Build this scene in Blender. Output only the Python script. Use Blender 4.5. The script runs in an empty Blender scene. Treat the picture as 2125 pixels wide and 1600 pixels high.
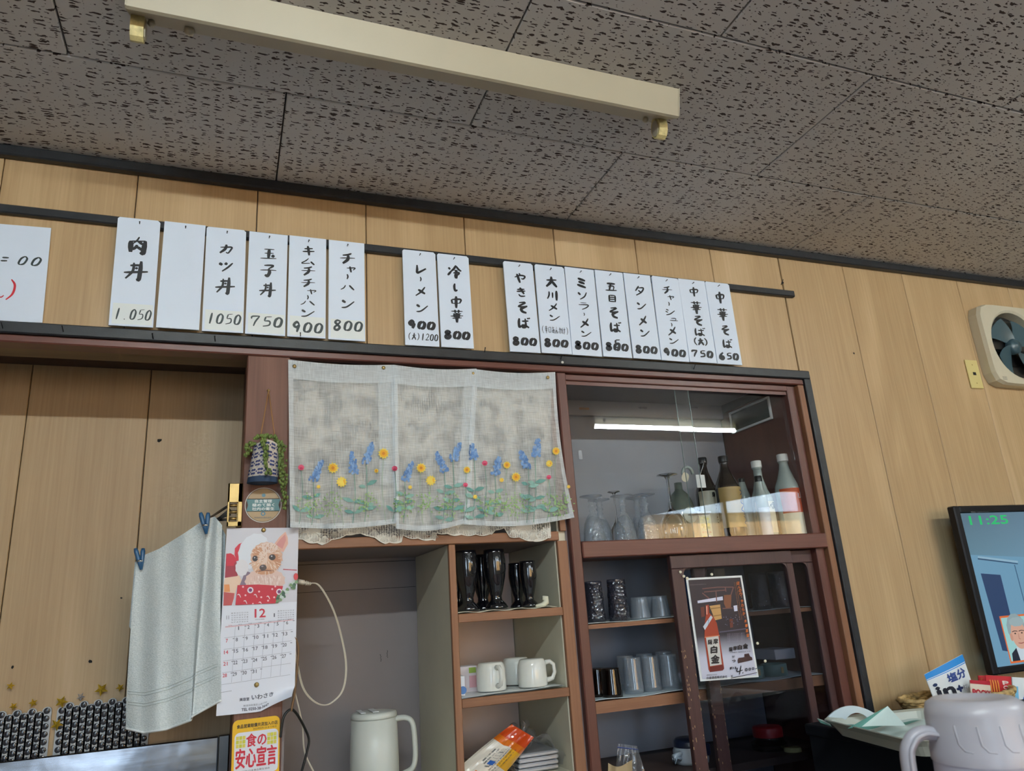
import bpy, math, random
from mathutils import Vector, Matrix
random.seed(7)
PI = math.pi
sc = bpy.context.scene
COL = sc.collection

# ------------------------------------------------------------------ camera
F = 1526.35
yaw, pitch, roll = .3772, .2951, -.069
cy, sy, cp, sp = math.cos(yaw), math.sin(yaw), math.cos(pitch), math.sin(pitch)
fw = Vector((sy*cp, cy*cp, sp)); rt = Vector((cy, -sy, 0)); up = rt.cross(fw)
rt, up = math.cos(roll)*rt + math.sin(roll)*up, -math.sin(roll)*rt + math.cos(roll)*up
CAM = Vector((0, -1.9414, 1.15))
cam = bpy.data.cameras.new('camera')
camo = bpy.data.objects.new('camera', cam); COL.objects.link(camo)
m = Matrix((( rt.x, up.x, -fw.x, CAM.x), (rt.y, up.y, -fw.y, CAM.y), (rt.z, up.z, -fw.z, CAM.z), (0, 0, 0, 1)))
camo.matrix_world = m
cam.sensor_width = 36; cam.sensor_fit = 'HORIZONTAL'; cam.lens = F*36/2125
cam.clip_start = .02
cam.dof.use_dof = True; cam.dof.focus_distance = 2.05; cam.dof.aperture_fstop = 7.5
sc.camera = camo

# ------------------------------------------------------------------ light
w = bpy.data.worlds.new('world'); sc.world = w; w.use_nodes = True
bg = w.node_tree.nodes['Background']
bg.inputs[0].default_value = (.62, .80, 1.0, 1); bg.inputs[1].default_value = 9.0
sun = bpy.data.lights.new('sun', 'SUN'); sun.energy = 30; sun.angle = .01; sun.color = (1, .93, .82)
suno = bpy.data.objects.new('sun', sun); COL.objects.link(suno)
suno.rotation_euler = (math.radians(38), 0, math.radians(170)); suno.location = (0, 6, 6)
suno.rotation_euler = Vector((.15, -.55, -.8)).to_track_quat('-Z', 'Y').to_euler()
WINS = [(-1.2, -.4, .08, 2.0), (.6, 3.0, .6, 2.05), (3.75, 5.8, 1.5, 2.2)]       # windows of the rear wall: x0, x1, z0, z1
YR = -4.3
for (a, b, c, d) in WINS:
    l = bpy.data.lights.new('window_portal', 'AREA'); l.shape = 'RECTANGLE'; l.size = b-a; l.size_y = d-c
    l.cycles.is_portal = True
    o = bpy.data.objects.new('window_portal', l); COL.objects.link(o)
    o.location = ((a+b)/2, YR-.16, (c+d)/2); o.rotation_euler = Vector((0, 1, 0)).to_track_quat('-Z', 'Z').to_euler()
TUBE = 210.0
vs = sc.view_settings
sc.display_settings.display_device = 'sRGB'
vs.view_transform = 'Standard'; vs.look = 'None'; vs.gamma = 1; vs.use_curve_mapping = False
vs.exposure = 0.0
sc.cycles.use_denoising = True
sc.cycles.max_bounces = 12; sc.cycles.transparent_max_bounces = 24
sc.cycles.sample_clamp_indirect = 6
sc.cycles.caustics_refractive = True; sc.cycles.caustics_reflective = False

# ------------------------------------------------------------------ projections used to measure the place
def ray(x, y): return fw + rt*((x-1062.5)/F) - up*((y-800)/F)
def at(x, y, Y=0.):
    d = ray(x, y); return CAM + d*((Y-CAM.y)/d.y)
def atz(x, y, Z):
    d = ray(x, y); return CAM + d*((Z-CAM.z)/d.z)

# ------------------------------------------------------------------ materials
def nt(name):
    mt = bpy.data.materials.new(name); mt.use_nodes = True
    t = mt.node_tree; b = t.nodes['Principled BSDF']
    return mt, t, b
def N(t, kind, **kw):
    n = t.nodes.new(kind)
    for k, v in kw.items():
        if k.startswith('i_'): n.inputs[k[2:].replace('_', ' ')].default_value = v
        else: setattr(n, k, v)
    return n
def ramp(t, fac, stops):
    r = N(t, 'ShaderNodeValToRGB'); e = r.color_ramp.elements
    while len(e) < len(stops): e.new(.5)
    for q, (p, c) in zip(e, stops): q.position = p; q.color = (*c, 1) if len(c) == 3 else c
    t.links.new(fac, r.inputs[0]); return r.outputs[0]
def L3(r, g, b):                                    # sRGB 0-255 -> linear
    f = lambda v: (v/255/12.92) if v/255 <= .04045 else ((v/255+.055)/1.055)**2.4
    return (f(r), f(g), f(b))
def plain(name, rgb, rough=.5, metal=0, spec=.5, noise=0, nscale=8, bump=0, bscale=60, coat=0, alpha=None, trans=0):
    mt, t, b = nt(name)
    b.inputs['Roughness'].default_value = rough; b.inputs['Metallic'].default_value = metal
    b.inputs['Specular IOR Level'].default_value = spec; b.inputs['Coat Weight'].default_value = coat
    b.inputs['Transmission Weight'].default_value = trans
    b.inputs['Base Color'].default_value = (*rgb, 1)
    geo = N(t, 'ShaderNodeNewGeometry')
    if noise:
        n = N(t, 'ShaderNodeTexNoise', i_Scale=nscale, i_Detail=6.0, i_Roughness=.6)
        t.links.new(geo.outputs['Position'], n.inputs['Vector'])
        lo = tuple(c*(1-noise) for c in rgb); hi = tuple(min(1, c*(1+noise)) for c in rgb)
        t.links.new(ramp(t, n.outputs[0], [(.3, lo), (.7, hi)]), b.inputs['Base Color'])
    if bump:
        n = N(t, 'ShaderNodeTexNoise', i_Scale=bscale, i_Detail=4.0)
        t.links.new(geo.outputs['Position'], n.inputs['Vector'])
        bp = N(t, 'ShaderNodeBump', i_Strength=bump, i_Distance=.002)
        t.links.new(n.outputs[0], bp.inputs['Height']); t.links.new(bp.outputs[0], b.inputs['Normal'])
    if alpha is not None: b.inputs['Alpha'].default_value = alpha
    return mt
def wood(name, dark, mid, light, rough=.42, stretch=(9, 9, .9), streak=1.0, perobj=.12, fleck=0):
    mt, t, b = nt(name)
    geo = N(t, 'ShaderNodeNewGeometry'); oi = N(t, 'ShaderNodeObjectInfo')
    mp = N(t, 'ShaderNodeMapping'); mp.inputs['Scale'].default_value = stretch
    add = N(t, 'ShaderNodeVectorMath', operation='MULTIPLY_ADD')
    comb = N(t, 'ShaderNodeCombineXYZ'); 
    for k in range(3): t.links.new(oi.outputs['Random'], comb.inputs[k])
    add.inputs[1].default_value = (3, 3, 7)
    t.links.new(comb.outputs[0], add.inputs[0]); t.links.new(geo.outputs['Position'], add.inputs[2])
    t.links.new(add.outputs[0], mp.inputs['Vector'])
    n1 = N(t, 'ShaderNodeTexNoise', i_Scale=1.0, i_Detail=3.0, i_Roughness=.5, i_Distortion=.6)
    t.links.new(mp.outputs[0], n1.inputs['Vector'])
    wv = N(t, 'ShaderNodeMath', operation='MULTIPLY'); wv.inputs[1].default_value = 9.0
    t.links.new(n1.outputs[0], wv.inputs[0])
    sn = N(t, 'ShaderNodeMath', operation='SINE'); t.links.new(wv.outputs[0], sn.inputs[0])
    mp2 = N(t, 'ShaderNodeMapping'); mp2.inputs['Scale'].default_value = tuple(s*(22 if s > 3 else 3) for s in stretch)
    t.links.new(geo.outputs['Position'], mp2.inputs['Vector'])
    n2 = N(t, 'ShaderNodeTexNoise', i_Scale=1.0, i_Detail=5.0, i_Roughness=.7)
    t.links.new(mp2.outputs[0], n2.inputs['Vector'])
    a = N(t, 'ShaderNodeMath', operation='MULTIPLY_ADD'); a.inputs[1].default_value = .15*streak; t.links.new(sn.outputs[0], a.inputs[0])
    n2s = N(t, 'ShaderNodeMath', operation='MULTIPLY_ADD'); n2s.inputs[1].default_value = .5; n2s.inputs[2].default_value = .25
    t.links.new(n2.outputs[0], n2s.inputs[0]); t.links.new(n2s.outputs[0], a.inputs[2])
    a2 = N(t, 'ShaderNodeMath', operation='MULTIPLY_ADD'); a2.inputs[1].default_value = perobj
    t.links.new(oi.outputs['Random'], a2.inputs[0]); t.links.new(a.outputs[0], a2.inputs[2])
    c = ramp(t, a2.outputs[0], [(.28, dark), (.52, mid), (.8, light)])
    if fleck:
        n3 = N(t, 'ShaderNodeTexNoise', i_Scale=38.0, i_Detail=2.0); t.links.new(geo.outputs['Position'], n3.inputs['Vector'])
        fk = ramp(t, n3.outputs[0], [(.22, (0, 0, 0)), (.27, (1, 1, 1))])
        mx = N(t, 'ShaderNodeMix', data_type='RGBA'); t.links.new(fk, mx.inputs[0])
        mx.inputs[6].default_value = (.03, .015, .01, 1); t.links.new(c, mx.inputs[7]); c = mx.outputs[2]
    t.links.new(c, b.inputs['Base Color'])
    b.inputs['Roughness'].default_value = rough
    bp = N(t, 'ShaderNodeBump', i_Strength=.12, i_Distance=.001)
    t.links.new(n2.outputs[0], bp.inputs['Height']); t.links.new(bp.outputs[0], b.inputs['Normal'])
    return mt
M = {}
M['panel'] = wood('wood_panel', (.42, .275, .135), (.56, .385, .205), (.67, .48, .28), rough=.42, perobj=.10, stretch=(6, 6, .75))
M['panel_in'] = wood('alcove_panel', (.44, .30, .16), (.55, .39, .22), (.63, .46, .28), rough=.5, perobj=.08, stretch=(6, 6, .75))
M['brown'] = wood('brown_post_wood', (.115, .048, .032), (.18, .078, .052), (.23, .11, .075), rough=.6, fleck=1)
M['maroon'] = wood('maroon_frame_wood', (.105, .036, .026), (.155, .055, .04), (.19, .075, .055), rough=.36, stretch=(2, 9, 9), fleck=0)
M['maroonv'] = wood('maroon_upright_wood', (.10, .036, .027), (.145, .052, .038), (.18, .07, .05), rough=.38)
M['door'] = wood('dark_door_wood', (.05, .022, .022), (.075, .034, .032), (.10, .05, .045), rough=.38, fleck=0)
M['cedar'] = wood('shelf_edge_wood', (.20, .085, .04), (.29, .13, .065), (.36, .18, .095), rough=.5, stretch=(2, 9, 9))
M['cedarv'] = wood('shelf_upright_wood', (.20, .085, .04), (.29, .13, .065), (.36, .18, .095), rough=.5)
M['soffit'] = wood('soffit_wood', (.14, .095, .055), (.19, .13, .08), (.23, .165, .10), rough=.6, stretch=(1, 9, 9))
M['darkwood'] = plain('dark_inner_wood', (.055, .034, .028), .6, noise=.2)
M['black'] = plain('black_painted_wood', (.014, .016, .020), .45, noise=.35, nscale=30, bump=.25, bscale=90)
M['cream'] = plain('cream_board', (.68, .64, .50), .55, noise=.06, nscale=4)
M['mauve'] = plain('mauve_board', (.24, .205, .205), .6, noise=.05, nscale=5)
M['pinkboard'] = plain('pinkish_back_board', (.80, .61, .53), .6, noise=.04, nscale=5)
M['cabback'] = plain('grey_back_board', (.33, .34, .385), .6, noise=.06, nscale=6)
M['white'] = plain('white_plastic', (.78, .80, .80), .35)
M['paper'] = plain('white_sign_board', (.74, .83, .97), .5, noise=.02, nscale=6)
M['tape'] = plain('price_paper', (.80, .85, .86), .55)
M['ink'] = plain('black_ink', (.008, .009, .014), .5)
M['inkgrey'] = plain('grey_marker_ink', (.03, .045, .05), .5)
M['redink'] = plain('red_ink', (.62, .02, .04), .5)
M['nail'] = plain('dark_nail', (.03, .03, .035), .35, metal=1)
M['brass'] = plain('brass', (.46, .33, .14), .48, metal=1, noise=.15, nscale=20)
M['steel'] = plain('steel', (.55, .56, .57), .22, metal=1)
M['darksteel'] = plain('dark_steel_rod', (.18, .18, .18), .3, metal=1)
M['lampbody'] = plain('cream_enamel', (.42, .37, .27), .4, noise=.05, nscale=3)
M['lampold'] = plain('yellowed_plastic', (.62, .52, .24), .35, noise=.3, nscale=60)
M['lampscrew'] = plain('lamp_knob', (.45, .40, .30), .3, metal=.4)
M['hole'] = plain('dark_hole', (.01, .008, .006), .8)
M['blueplastic'] = plain('blue_plastic', (.03, .11, .24), .35)
M['blackgloss'] = plain('black_glossy_glass', (.004, .004, .006), .07, coat=1, bump=.5, bscale=45)
M['ceramic'] = plain('white_ceramic', (.78, .78, .72), .16, coat=.4)
M['pitcher'] = plain('off_white_plastic', (.66, .68, .62), .35)
M['cord'] = plain('cream_cord', (.62, .56, .46), .45)
M['blackcord'] = plain('black_cord', (.01, .01, .01), .4)
M['browncord'] = plain('brown_cord', (.20, .11, .05), .5)
M['green'] = plain('succulent_green', (.14, .20, .045), .5, noise=.35, nscale=90)
M['potbase'] = plain('navy_cloth', (.02, .045, .10), .8)
M['string'] = plain('jute_string', (.38, .19, .07), .8)
M['gold'] = plain('gold_foil', (.85, .58, .06), .28, metal=.7)
M['silver'] = plain('silver_foil', (.8, .8, .85), .25, metal=.7)
M['tile'] = plain('dark_glossy_tile', (.030, .030, .038), .14, coat=.5, noise=.15, nscale=40)
M['grout'] = plain('grey_tile_sheet', (.50, .53, .56), .6)
M['floor'] = plain('floor_tiles', (.30, .27, .24), .5, noise=.2, nscale=2)
M['plaster'] = plain('pale_plaster', (.50, .47, .42), .8, noise=.04, nscale=2)
M['alu'] = plain('aluminium', (.5, .5, .5), .35, metal=1)
M['fanbody'] = plain('fan_cream_enamel', (.62, .56, .42), .3, noise=.05, nscale=8)
M['fanblade'] = plain('fan_blue_grey', (.055, .10, .12), .35)
M['plate'] = plain('yellowed_outlet', (.70, .58, .24), .35)
M['tvblack'] = plain('black_tv_plastic', (.008, .008, .010), .42, spec=.3)
M['cardboard'] = plain('kraft_paper', (.45, .33, .18), .7)
M['wicker'] = plain('wicker', (.50, .34, .14), .6, noise=.4, nscale=70)
M['traymat'] = plain('pale_green_tray', (.42, .44, .38), .35)
M['teal'] = plain('teal_enamel', (.14, .27, .25), .35)
M['redlid'] = plain('red_lid', (.35, .015, .02), .35)
M['navylid'] = plain('navy_lid', (.012, .018, .045), .3)
M['paleblue'] = plain('pale_blue_enamel', (.42, .48, .55), .3)
M['yellowish'] = plain('yellow_green_cup', (.52, .50, .24), .4)
M['yellow'] = plain('yellow_box', (.80, .62, .02), .5)
M['bluebox'] = plain('blue_box', (.08, .20, .48), .5)
M['beigebox'] = plain('beige_box', (.50, .40, .26), .6)
M['whitebox'] = plain('white_box', (.72, .74, .80), .5)
M['shelfpaper'] = plain('pale_shelf_cloth', (.62, .68, .66), .8, bump=.6, bscale=200)
M['creamcloth'] = plain('cream_shelf_cloth', (.72, .70, .55), .8, bump=.4, bscale=120)
M['brownbottle'] = plain('brown_bottle_glass', (.016, .009, .006), .06, coat=1)
M['frostbottle'] = plain('frosted_bottle', (.40, .46, .44), .22, coat=.3)
M['whitecap'] = plain('white_cap', (.80, .80, .78), .35)
M['darkcap'] = plain('dark_cap', (.03, .03, .03), .3, metal=.5)
M['goldlabel'] = plain('gold_label', (.42, .29, .11), .45)
M['creamlabel'] = plain('cream_label', (.74, .68, .52), .5)
M['redlabel'] = plain('orange_red_label', (.60, .10, .03), .5)
M['greenglow'] = None

def glassmat(name, tint=(1, 1, 1), ior=1.45, rough=0.):
    mt, t, b = nt(name)
    b.inputs['Base Color'].default_value = (*tint, 1); b.inputs['Transmission Weight'].default_value = 1
    b.inputs['Roughness'].default_value = rough; b.inputs['IOR'].default_value = ior
    return mt
def thin(name, tint=(1, 1, 1), boost=0., rough=0., ior=1.5):      # thin pane: lets light straight through, mirrors by Fresnel
    mt = bpy.data.materials.new(name); mt.use_nodes = True; t = mt.node_tree; t.nodes.clear()
    o = N(t, 'ShaderNodeOutputMaterial'); mx = N(t, 'ShaderNodeMixShader')
    tr = N(t, 'ShaderNodeBsdfTransparent'); tr.inputs[0].default_value = (*tint, 1)
    gl = N(t, 'ShaderNodeBsdfGlossy'); gl.inputs['Roughness'].default_value = rough
    fr = N(t, 'ShaderNodeFresnel'); gg = N(t, 'ShaderNodeNewGeometry'); io = N(t, 'ShaderNodeMapRange')
    io.inputs[3].default_value = ior; io.inputs[4].default_value = 1/ior
    t.links.new(gg.outputs['Backfacing'], io.inputs[0]); t.links.new(io.outputs[0], fr.inputs[0]); ad = N(t, 'ShaderNodeMath', operation='ADD'); ad.inputs[1].default_value = boost
    t.links.new(fr.outputs[0], ad.inputs[0]); t.links.new(ad.outputs[0], mx.inputs[0])
    t.links.new(tr.outputs[0], mx.inputs[1]); t.links.new(gl.outputs[0], mx.inputs[2]); t.links.new(mx.outputs[0], o.inputs[0])
    return mt
M['pane'] = thin('window_glass', (.97, .98, .98))
M['pane2'] = thin('dusty_door_glass', (.84, .85, .88), boost=.01, rough=.02)
M['goblet'] = glassmat('clear_crystal', (.97, .98, 1), 1.5)
M['tumbler'] = None
M['smoke'] = thin('smoked_glass', (.45, .36, .30), boost=.05, rough=.05)
M['bluegl'] = None
M['film'] = thin('clear_plastic_film', (.90, .90, .92), boost=.16, rough=.08)
M['sealfilm'] = thin('clear_sticker_film', (.92, .93, .95), boost=.03, rough=.2)

def milky(name, tint, dif, fac, rough=.12, bumpsc=0):     # clear glass wall that also scatters a little
    mt = thin(name, tint, boost=.07, rough=rough); t = mt.node_tree
    o = [n for n in t.nodes if n.type == 'OUTPUT_MATERIAL'][0]; src = o.inputs[0].links[0].from_socket
    d = N(t, 'ShaderNodeBsdfDiffuse'); d.inputs[0].default_value = (*dif, 1); mx = N(t, 'ShaderNodeMixShader'); mx.inputs[0].default_value = fac
    t.links.new(src, mx.inputs[1]); t.links.new(d.outputs[0], mx.inputs[2]); t.links.new(mx.outputs[0], o.inputs[0])
    if bumpsc:
        geo = N(t, 'ShaderNodeNewGeometry'); n = N(t, 'ShaderNodeTexVoronoi', i_Scale=float(bumpsc)); t.links.new(geo.outputs['Position'], n.inputs['Vector'])
        bp = N(t, 'ShaderNodeBump', i_Strength=1.0, i_Distance=.003); t.links.new(n.outputs[0], bp.inputs['Height'])
        for q in t.nodes:
            if q.type == 'BSDF_GLOSSY': t.links.new(bp.outputs[0], q.inputs['Normal'])
    return mt
M['tumbler'] = milky('tumbler_glass', (.93, .95, .97), (.70, .78, .86), .13)
M['film'] = milky('clear_plastic_film', (.93, .93, .95), (.8, .8, .84), .10, .08, 55)
M['cutglass'] = milky('cut_crystal', (.90, .93, .97), (.72, .77, .82), .14, .04, 130)
M['bluegl'] = milky('dark_textured_glass', (.50, .51, .58), (.20, .20, .26), .10, .05, 110)
def sheer(name, dens, col=(.82, .86, .88), weave=True, sc_=700.):
    mt = bpy.data.materials.new(name); mt.use_nodes = True; t = mt.node_tree; t.nodes.clear()
    o = N(t, 'ShaderNodeOutputMaterial'); mx = N(t, 'ShaderNodeMixShader'); m2 = N(t, 'ShaderNodeMixShader')
    tr = N(t, 'ShaderNodeBsdfTransparent'); df = N(t, 'ShaderNodeBsdfDiffuse'); tl = N(t, 'ShaderNodeBsdfTranslucent')
    df.inputs[0].default_value = (*col, 1); tl.inputs[0].default_value = (*col, 1); m2.inputs[0].default_value = .35
    t.links.new(df.outputs[0], m2.inputs[1]); t.links.new(tl.outputs[0], m2.inputs[2])
    t.links.new(tr.outputs[0], mx.inputs[1]); t.links.new(m2.outputs[0], mx.inputs[2]); t.links.new(mx.outputs[0], o.inputs[0])
    geo = N(t, 'ShaderNodeNewGeometry')
    outs = []
    for s in ((sc_, 8, 30), (30, 8, sc_)):
        mp = N(t, 'ShaderNodeMapping'); mp.inputs['Scale'].default_value = s
        t.links.new(geo.outputs['Position'], mp.inputs['Vector'])
        n = N(t, 'ShaderNodeTexNoise', i_Scale=1.0, i_Detail=2.0); t.links.new(mp.outputs[0], n.inputs['Vector']); outs.append(n.outputs[0])
    ad = N(t, 'ShaderNodeMath', operation='ADD'); t.links.new(outs[0], ad.inputs[0]); t.links.new(outs[1], ad.inputs[1])
    mr = N(t, 'ShaderNodeMapRange'); mr.inputs[1].default_value = .7; mr.inputs[2].default_value = 1.3
    mr.inputs[3].default_value = max(0, dens-.22); mr.inputs[4].default_value = min(1, dens+.22)
    t.links.new(ad.outputs[0], mr.inputs[0]); t.links.new(mr.outputs[0], mx.inputs[0])
    return mt
M['sheer'] = sheer('sheer_linen', .52)
M['hem'] = sheer('folded_linen', .84, (.86, .91, .94))
def lacemat():
    mt = bpy.data.materials.new('lace'); mt.use_nodes = True; t = mt.node_tree; t.nodes.clear()
    o = N(t, 'ShaderNodeOutputMaterial'); mx = N(t, 'ShaderNodeMixShader')
    tr = N(t, 'ShaderNodeBsdfTransparent'); df = N(t, 'ShaderNodeBsdfDiffuse'); df.inputs[0].default_value = (.80, .76, .68, 1)
    geo = N(t, 'ShaderNodeNewGeometry')
    mp = N(t, 'ShaderNodeMapping'); mp.inputs['Scale'].default_value = (150, 0, 330)
    t.links.new(geo.outputs['Position'], mp.inputs['Vector'])
    v = N(t, 'ShaderNodeTexVoronoi', i_Scale=1.0, i_Randomness=.25); t.links.new(mp.outputs[0], v.inputs['Vector'])
    n = N(t, 'ShaderNodeTexNoise', i_Scale=26.0, i_Detail=1.0); t.links.new(geo.outputs['Position'], n.inputs['Vector'])
    th = N(t, 'ShaderNodeMapRange'); th.inputs[1].default_value = .42; th.inputs[2].default_value = .58
    th.inputs[3].default_value = .48; th.inputs[4].default_value = .10
    t.links.new(n.outputs[0], th.inputs[0])
    g = N(t, 'ShaderNodeMath', operation='GREATER_THAN'); t.links.new(v.outputs['Distance'], g.inputs[0]); t.links.new(th.outputs[0], g.inputs[1])
    ml = N(t, 'ShaderNodeMath', operation='MULTIPLY_ADD'); ml.inputs[1].default_value = .78; ml.inputs[2].default_value = .12
    t.links.new(g.outputs[0], ml.inputs[0]); t.links.new(ml.outputs[0], mx.inputs[0])
    t.links.new(tr.outputs[0], mx.inputs[1]); t.links.new(df.outputs[0], mx.inputs[2]); t.links.new(mx.outputs[0], o.inputs[0])
    return mt
M['lace'] = lacemat()
def printmat(name, rough=.5, emit=0, coat=0):
    mt, t, b = nt(name)
    a = N(t, 'ShaderNodeVertexColor', layer_name='Col'); t.links.new(a.outputs[0], b.inputs['Base Color'])
    b.inputs['Roughness'].default_value = rough; b.inputs['Coat Weight'].default_value = coat
    if emit:
        t.links.new(a.outputs[0], b.inputs['Emission Color']); b.inputs['Emission Strength'].default_value = emit
        b.inputs['Base Color'].default_value = (.01, .01, .01, 1)
        for l in list(b.inputs['Base Color'].links): t.links.remove(l)
    return mt
M['print'] = printmat('printed_paper', .42)
M['printcloth'] = printmat('printed_cloth', .85)
M['screen'] = printmat('lit_screen', .2, emit=1.0)
def terry():
    mt, t, b = nt('white_terry')
    geo = N(t, 'ShaderNodeNewGeometry'); mp = N(t, 'ShaderNodeMapping'); mp.inputs['Scale'].default_value = (260, 260, 420)
    t.links.new(geo.outputs['Position'], mp.inputs['Vector'])
    n = N(t, 'ShaderNodeTexNoise', i_Scale=1.0, i_Detail=3.0, i_Roughness=.6); t.links.new(mp.outputs[0], n.inputs['Vector'])
    t.links.new(ramp(t, n.outputs[0], [(.3, (.60, .68, .69)), (.65, (.80, .86, .87))]), b.inputs['Base Color'])
    bp = N(t, 'ShaderNodeBump', i_Strength=.7, i_Distance=.002); t.links.new(n.outputs[0], bp.inputs['Height']); t.links.new(bp.outputs[0], b.inputs['Normal'])
    b.inputs['Roughness'].default_value = .95
    return mt
M['terry'] = terry()
def ceilmat():
    mt, t, b = nt('fissured_ceiling_board')
    geo = N(t, 'ShaderNodeNewGeometry'); oi = N(t, 'ShaderNodeObjectInfo')
    comb = N(t, 'ShaderNodeCombineXYZ'); t.links.new(oi.outputs['Random'], comb.inputs[0]); t.links.new(oi.outputs['Random'], comb.inputs[1])
    add = N(t, 'ShaderNodeVectorMath', operation='MULTIPLY_ADD'); add.inputs[1].default_value = (5, 3, 0)
    t.links.new(comb.outputs[0], add.inputs[0]); t.links.new(geo.outputs['Position'], add.inputs[2])
    def nz(scale, detail, dist, thr, wid):
        mp = N(t, 'ShaderNodeMapping'); mp.inputs['Scale'].default_value = scale
        t.links.new(add.outputs[0], mp.inputs['Vector'])
        n = N(t, 'ShaderNodeTexNoise', i_Scale=1.0, i_Detail=detail, i_Roughness=.55, i_Distortion=dist)
        t.links.new(mp.outputs[0], n.inputs['Vector'])
        return ramp(t, n.outputs[0], [(thr, (0, 0, 0)), (thr+wid, (1, 1, 1))])
    dn = N(t, 'ShaderNodeTexNoise', i_Scale=55.0, i_Detail=2.0); t.links.new(add.outputs[0], dn.inputs['Vector'])
    def cells(scale, amp, lo, hi, keep):
        wob = N(t, 'ShaderNodeVectorMath', operation='MULTIPLY_ADD'); wob.inputs[1].default_value = (amp*1.5, amp, 0)
        t.links.new(dn.outputs['Color'], wob.inputs[0]); t.links.new(add.outputs[0], wob.inputs[2])
        mp = N(t, 'ShaderNodeMapping'); mp.inputs['Scale'].default_value = scale
        t.links.new(wob.outputs[0], mp.inputs['Vector'])
        v = N(t, 'ShaderNodeTexVoronoi', i_Scale=1.0, voronoi_dimensions='2D'); t.links.new(mp.outputs[0], v.inputs['Vector'])
        sx = N(t, 'ShaderNodeSeparateColor'); t.links.new(v.outputs['Color'], sx.inputs[0])
        mr = N(t, 'ShaderNodeMapRange'); mr.inputs[1].default_value = keep; mr.inputs[2].default_value = 1; mr.inputs[3].default_value = lo; mr.inputs[4].default_value = hi; mr.clamp = False
        t.links.new(sx.outputs[0], mr.inputs[0])
        lt = N(t, 'ShaderNodeMath', operation='LESS_THAN'); t.links.new(v.outputs['Distance'], lt.inputs[0]); t.links.new(mr.outputs[0], lt.inputs[1])
        return lt.outputs[0]
    a = cells((34, 135, 1), .014, .08, .37, .42)
    d = cells((60, 90, 1), .004, .04, .165, .45)
    mx = N(t, 'ShaderNodeMath', operation='MAXIMUM'); t.links.new(a, mx.inputs[0]); t.links.new(d, mx.inputs[1])
    big = N(t, 'ShaderNodeTexNoise', i_Scale=1.6, i_Detail=3.0); t.links.new(geo.outputs['Position'], big.inputs['Vector'])
    base = ramp(t, big.outputs[0], [(.3, CEIL_D), (.7, CEIL_L)])
    mix = N(t, 'ShaderNodeMix', data_type='RGBA'); t.links.new(mx.outputs[0], mix.inputs[0]); t.links.new(base, mix.inputs[6])
    mix.inputs[7].default_value = (.045, .026, .022, 1)
    t.links.new(mix.outputs[2], b.inputs['Base Color']); b.inputs['Roughness'].default_value = .8
    inv = N(t, 'ShaderNodeMath', operation='SUBTRACT'); inv.inputs[0].default_value = 1; t.links.new(mx.outputs[0], inv.inputs[1])
    bp = N(t, 'ShaderNodeBump', i_Strength=.5, i_Distance=.002); t.links.new(inv.outputs[0], bp.inputs['Height']); t.links.new(bp.outputs[0], b.inputs['Normal'])
    return mt
CEIL_D, CEIL_L = (.50, .48, .47), (.60, .58, .565)
M['ceil'] = ceilmat()
def emis(name, col, s):
    mt, t, b = nt(name); b.inputs['Emission Color'].default_value = (*col, 1); b.inputs['Emission Strength'].default_value = s
    b.inputs['Base Color'].default_value = (.8, .8, .8, 1); return mt
M['tube'] = emis('lit_tube', (.86, .97, 1.0), TUBE)

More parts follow.
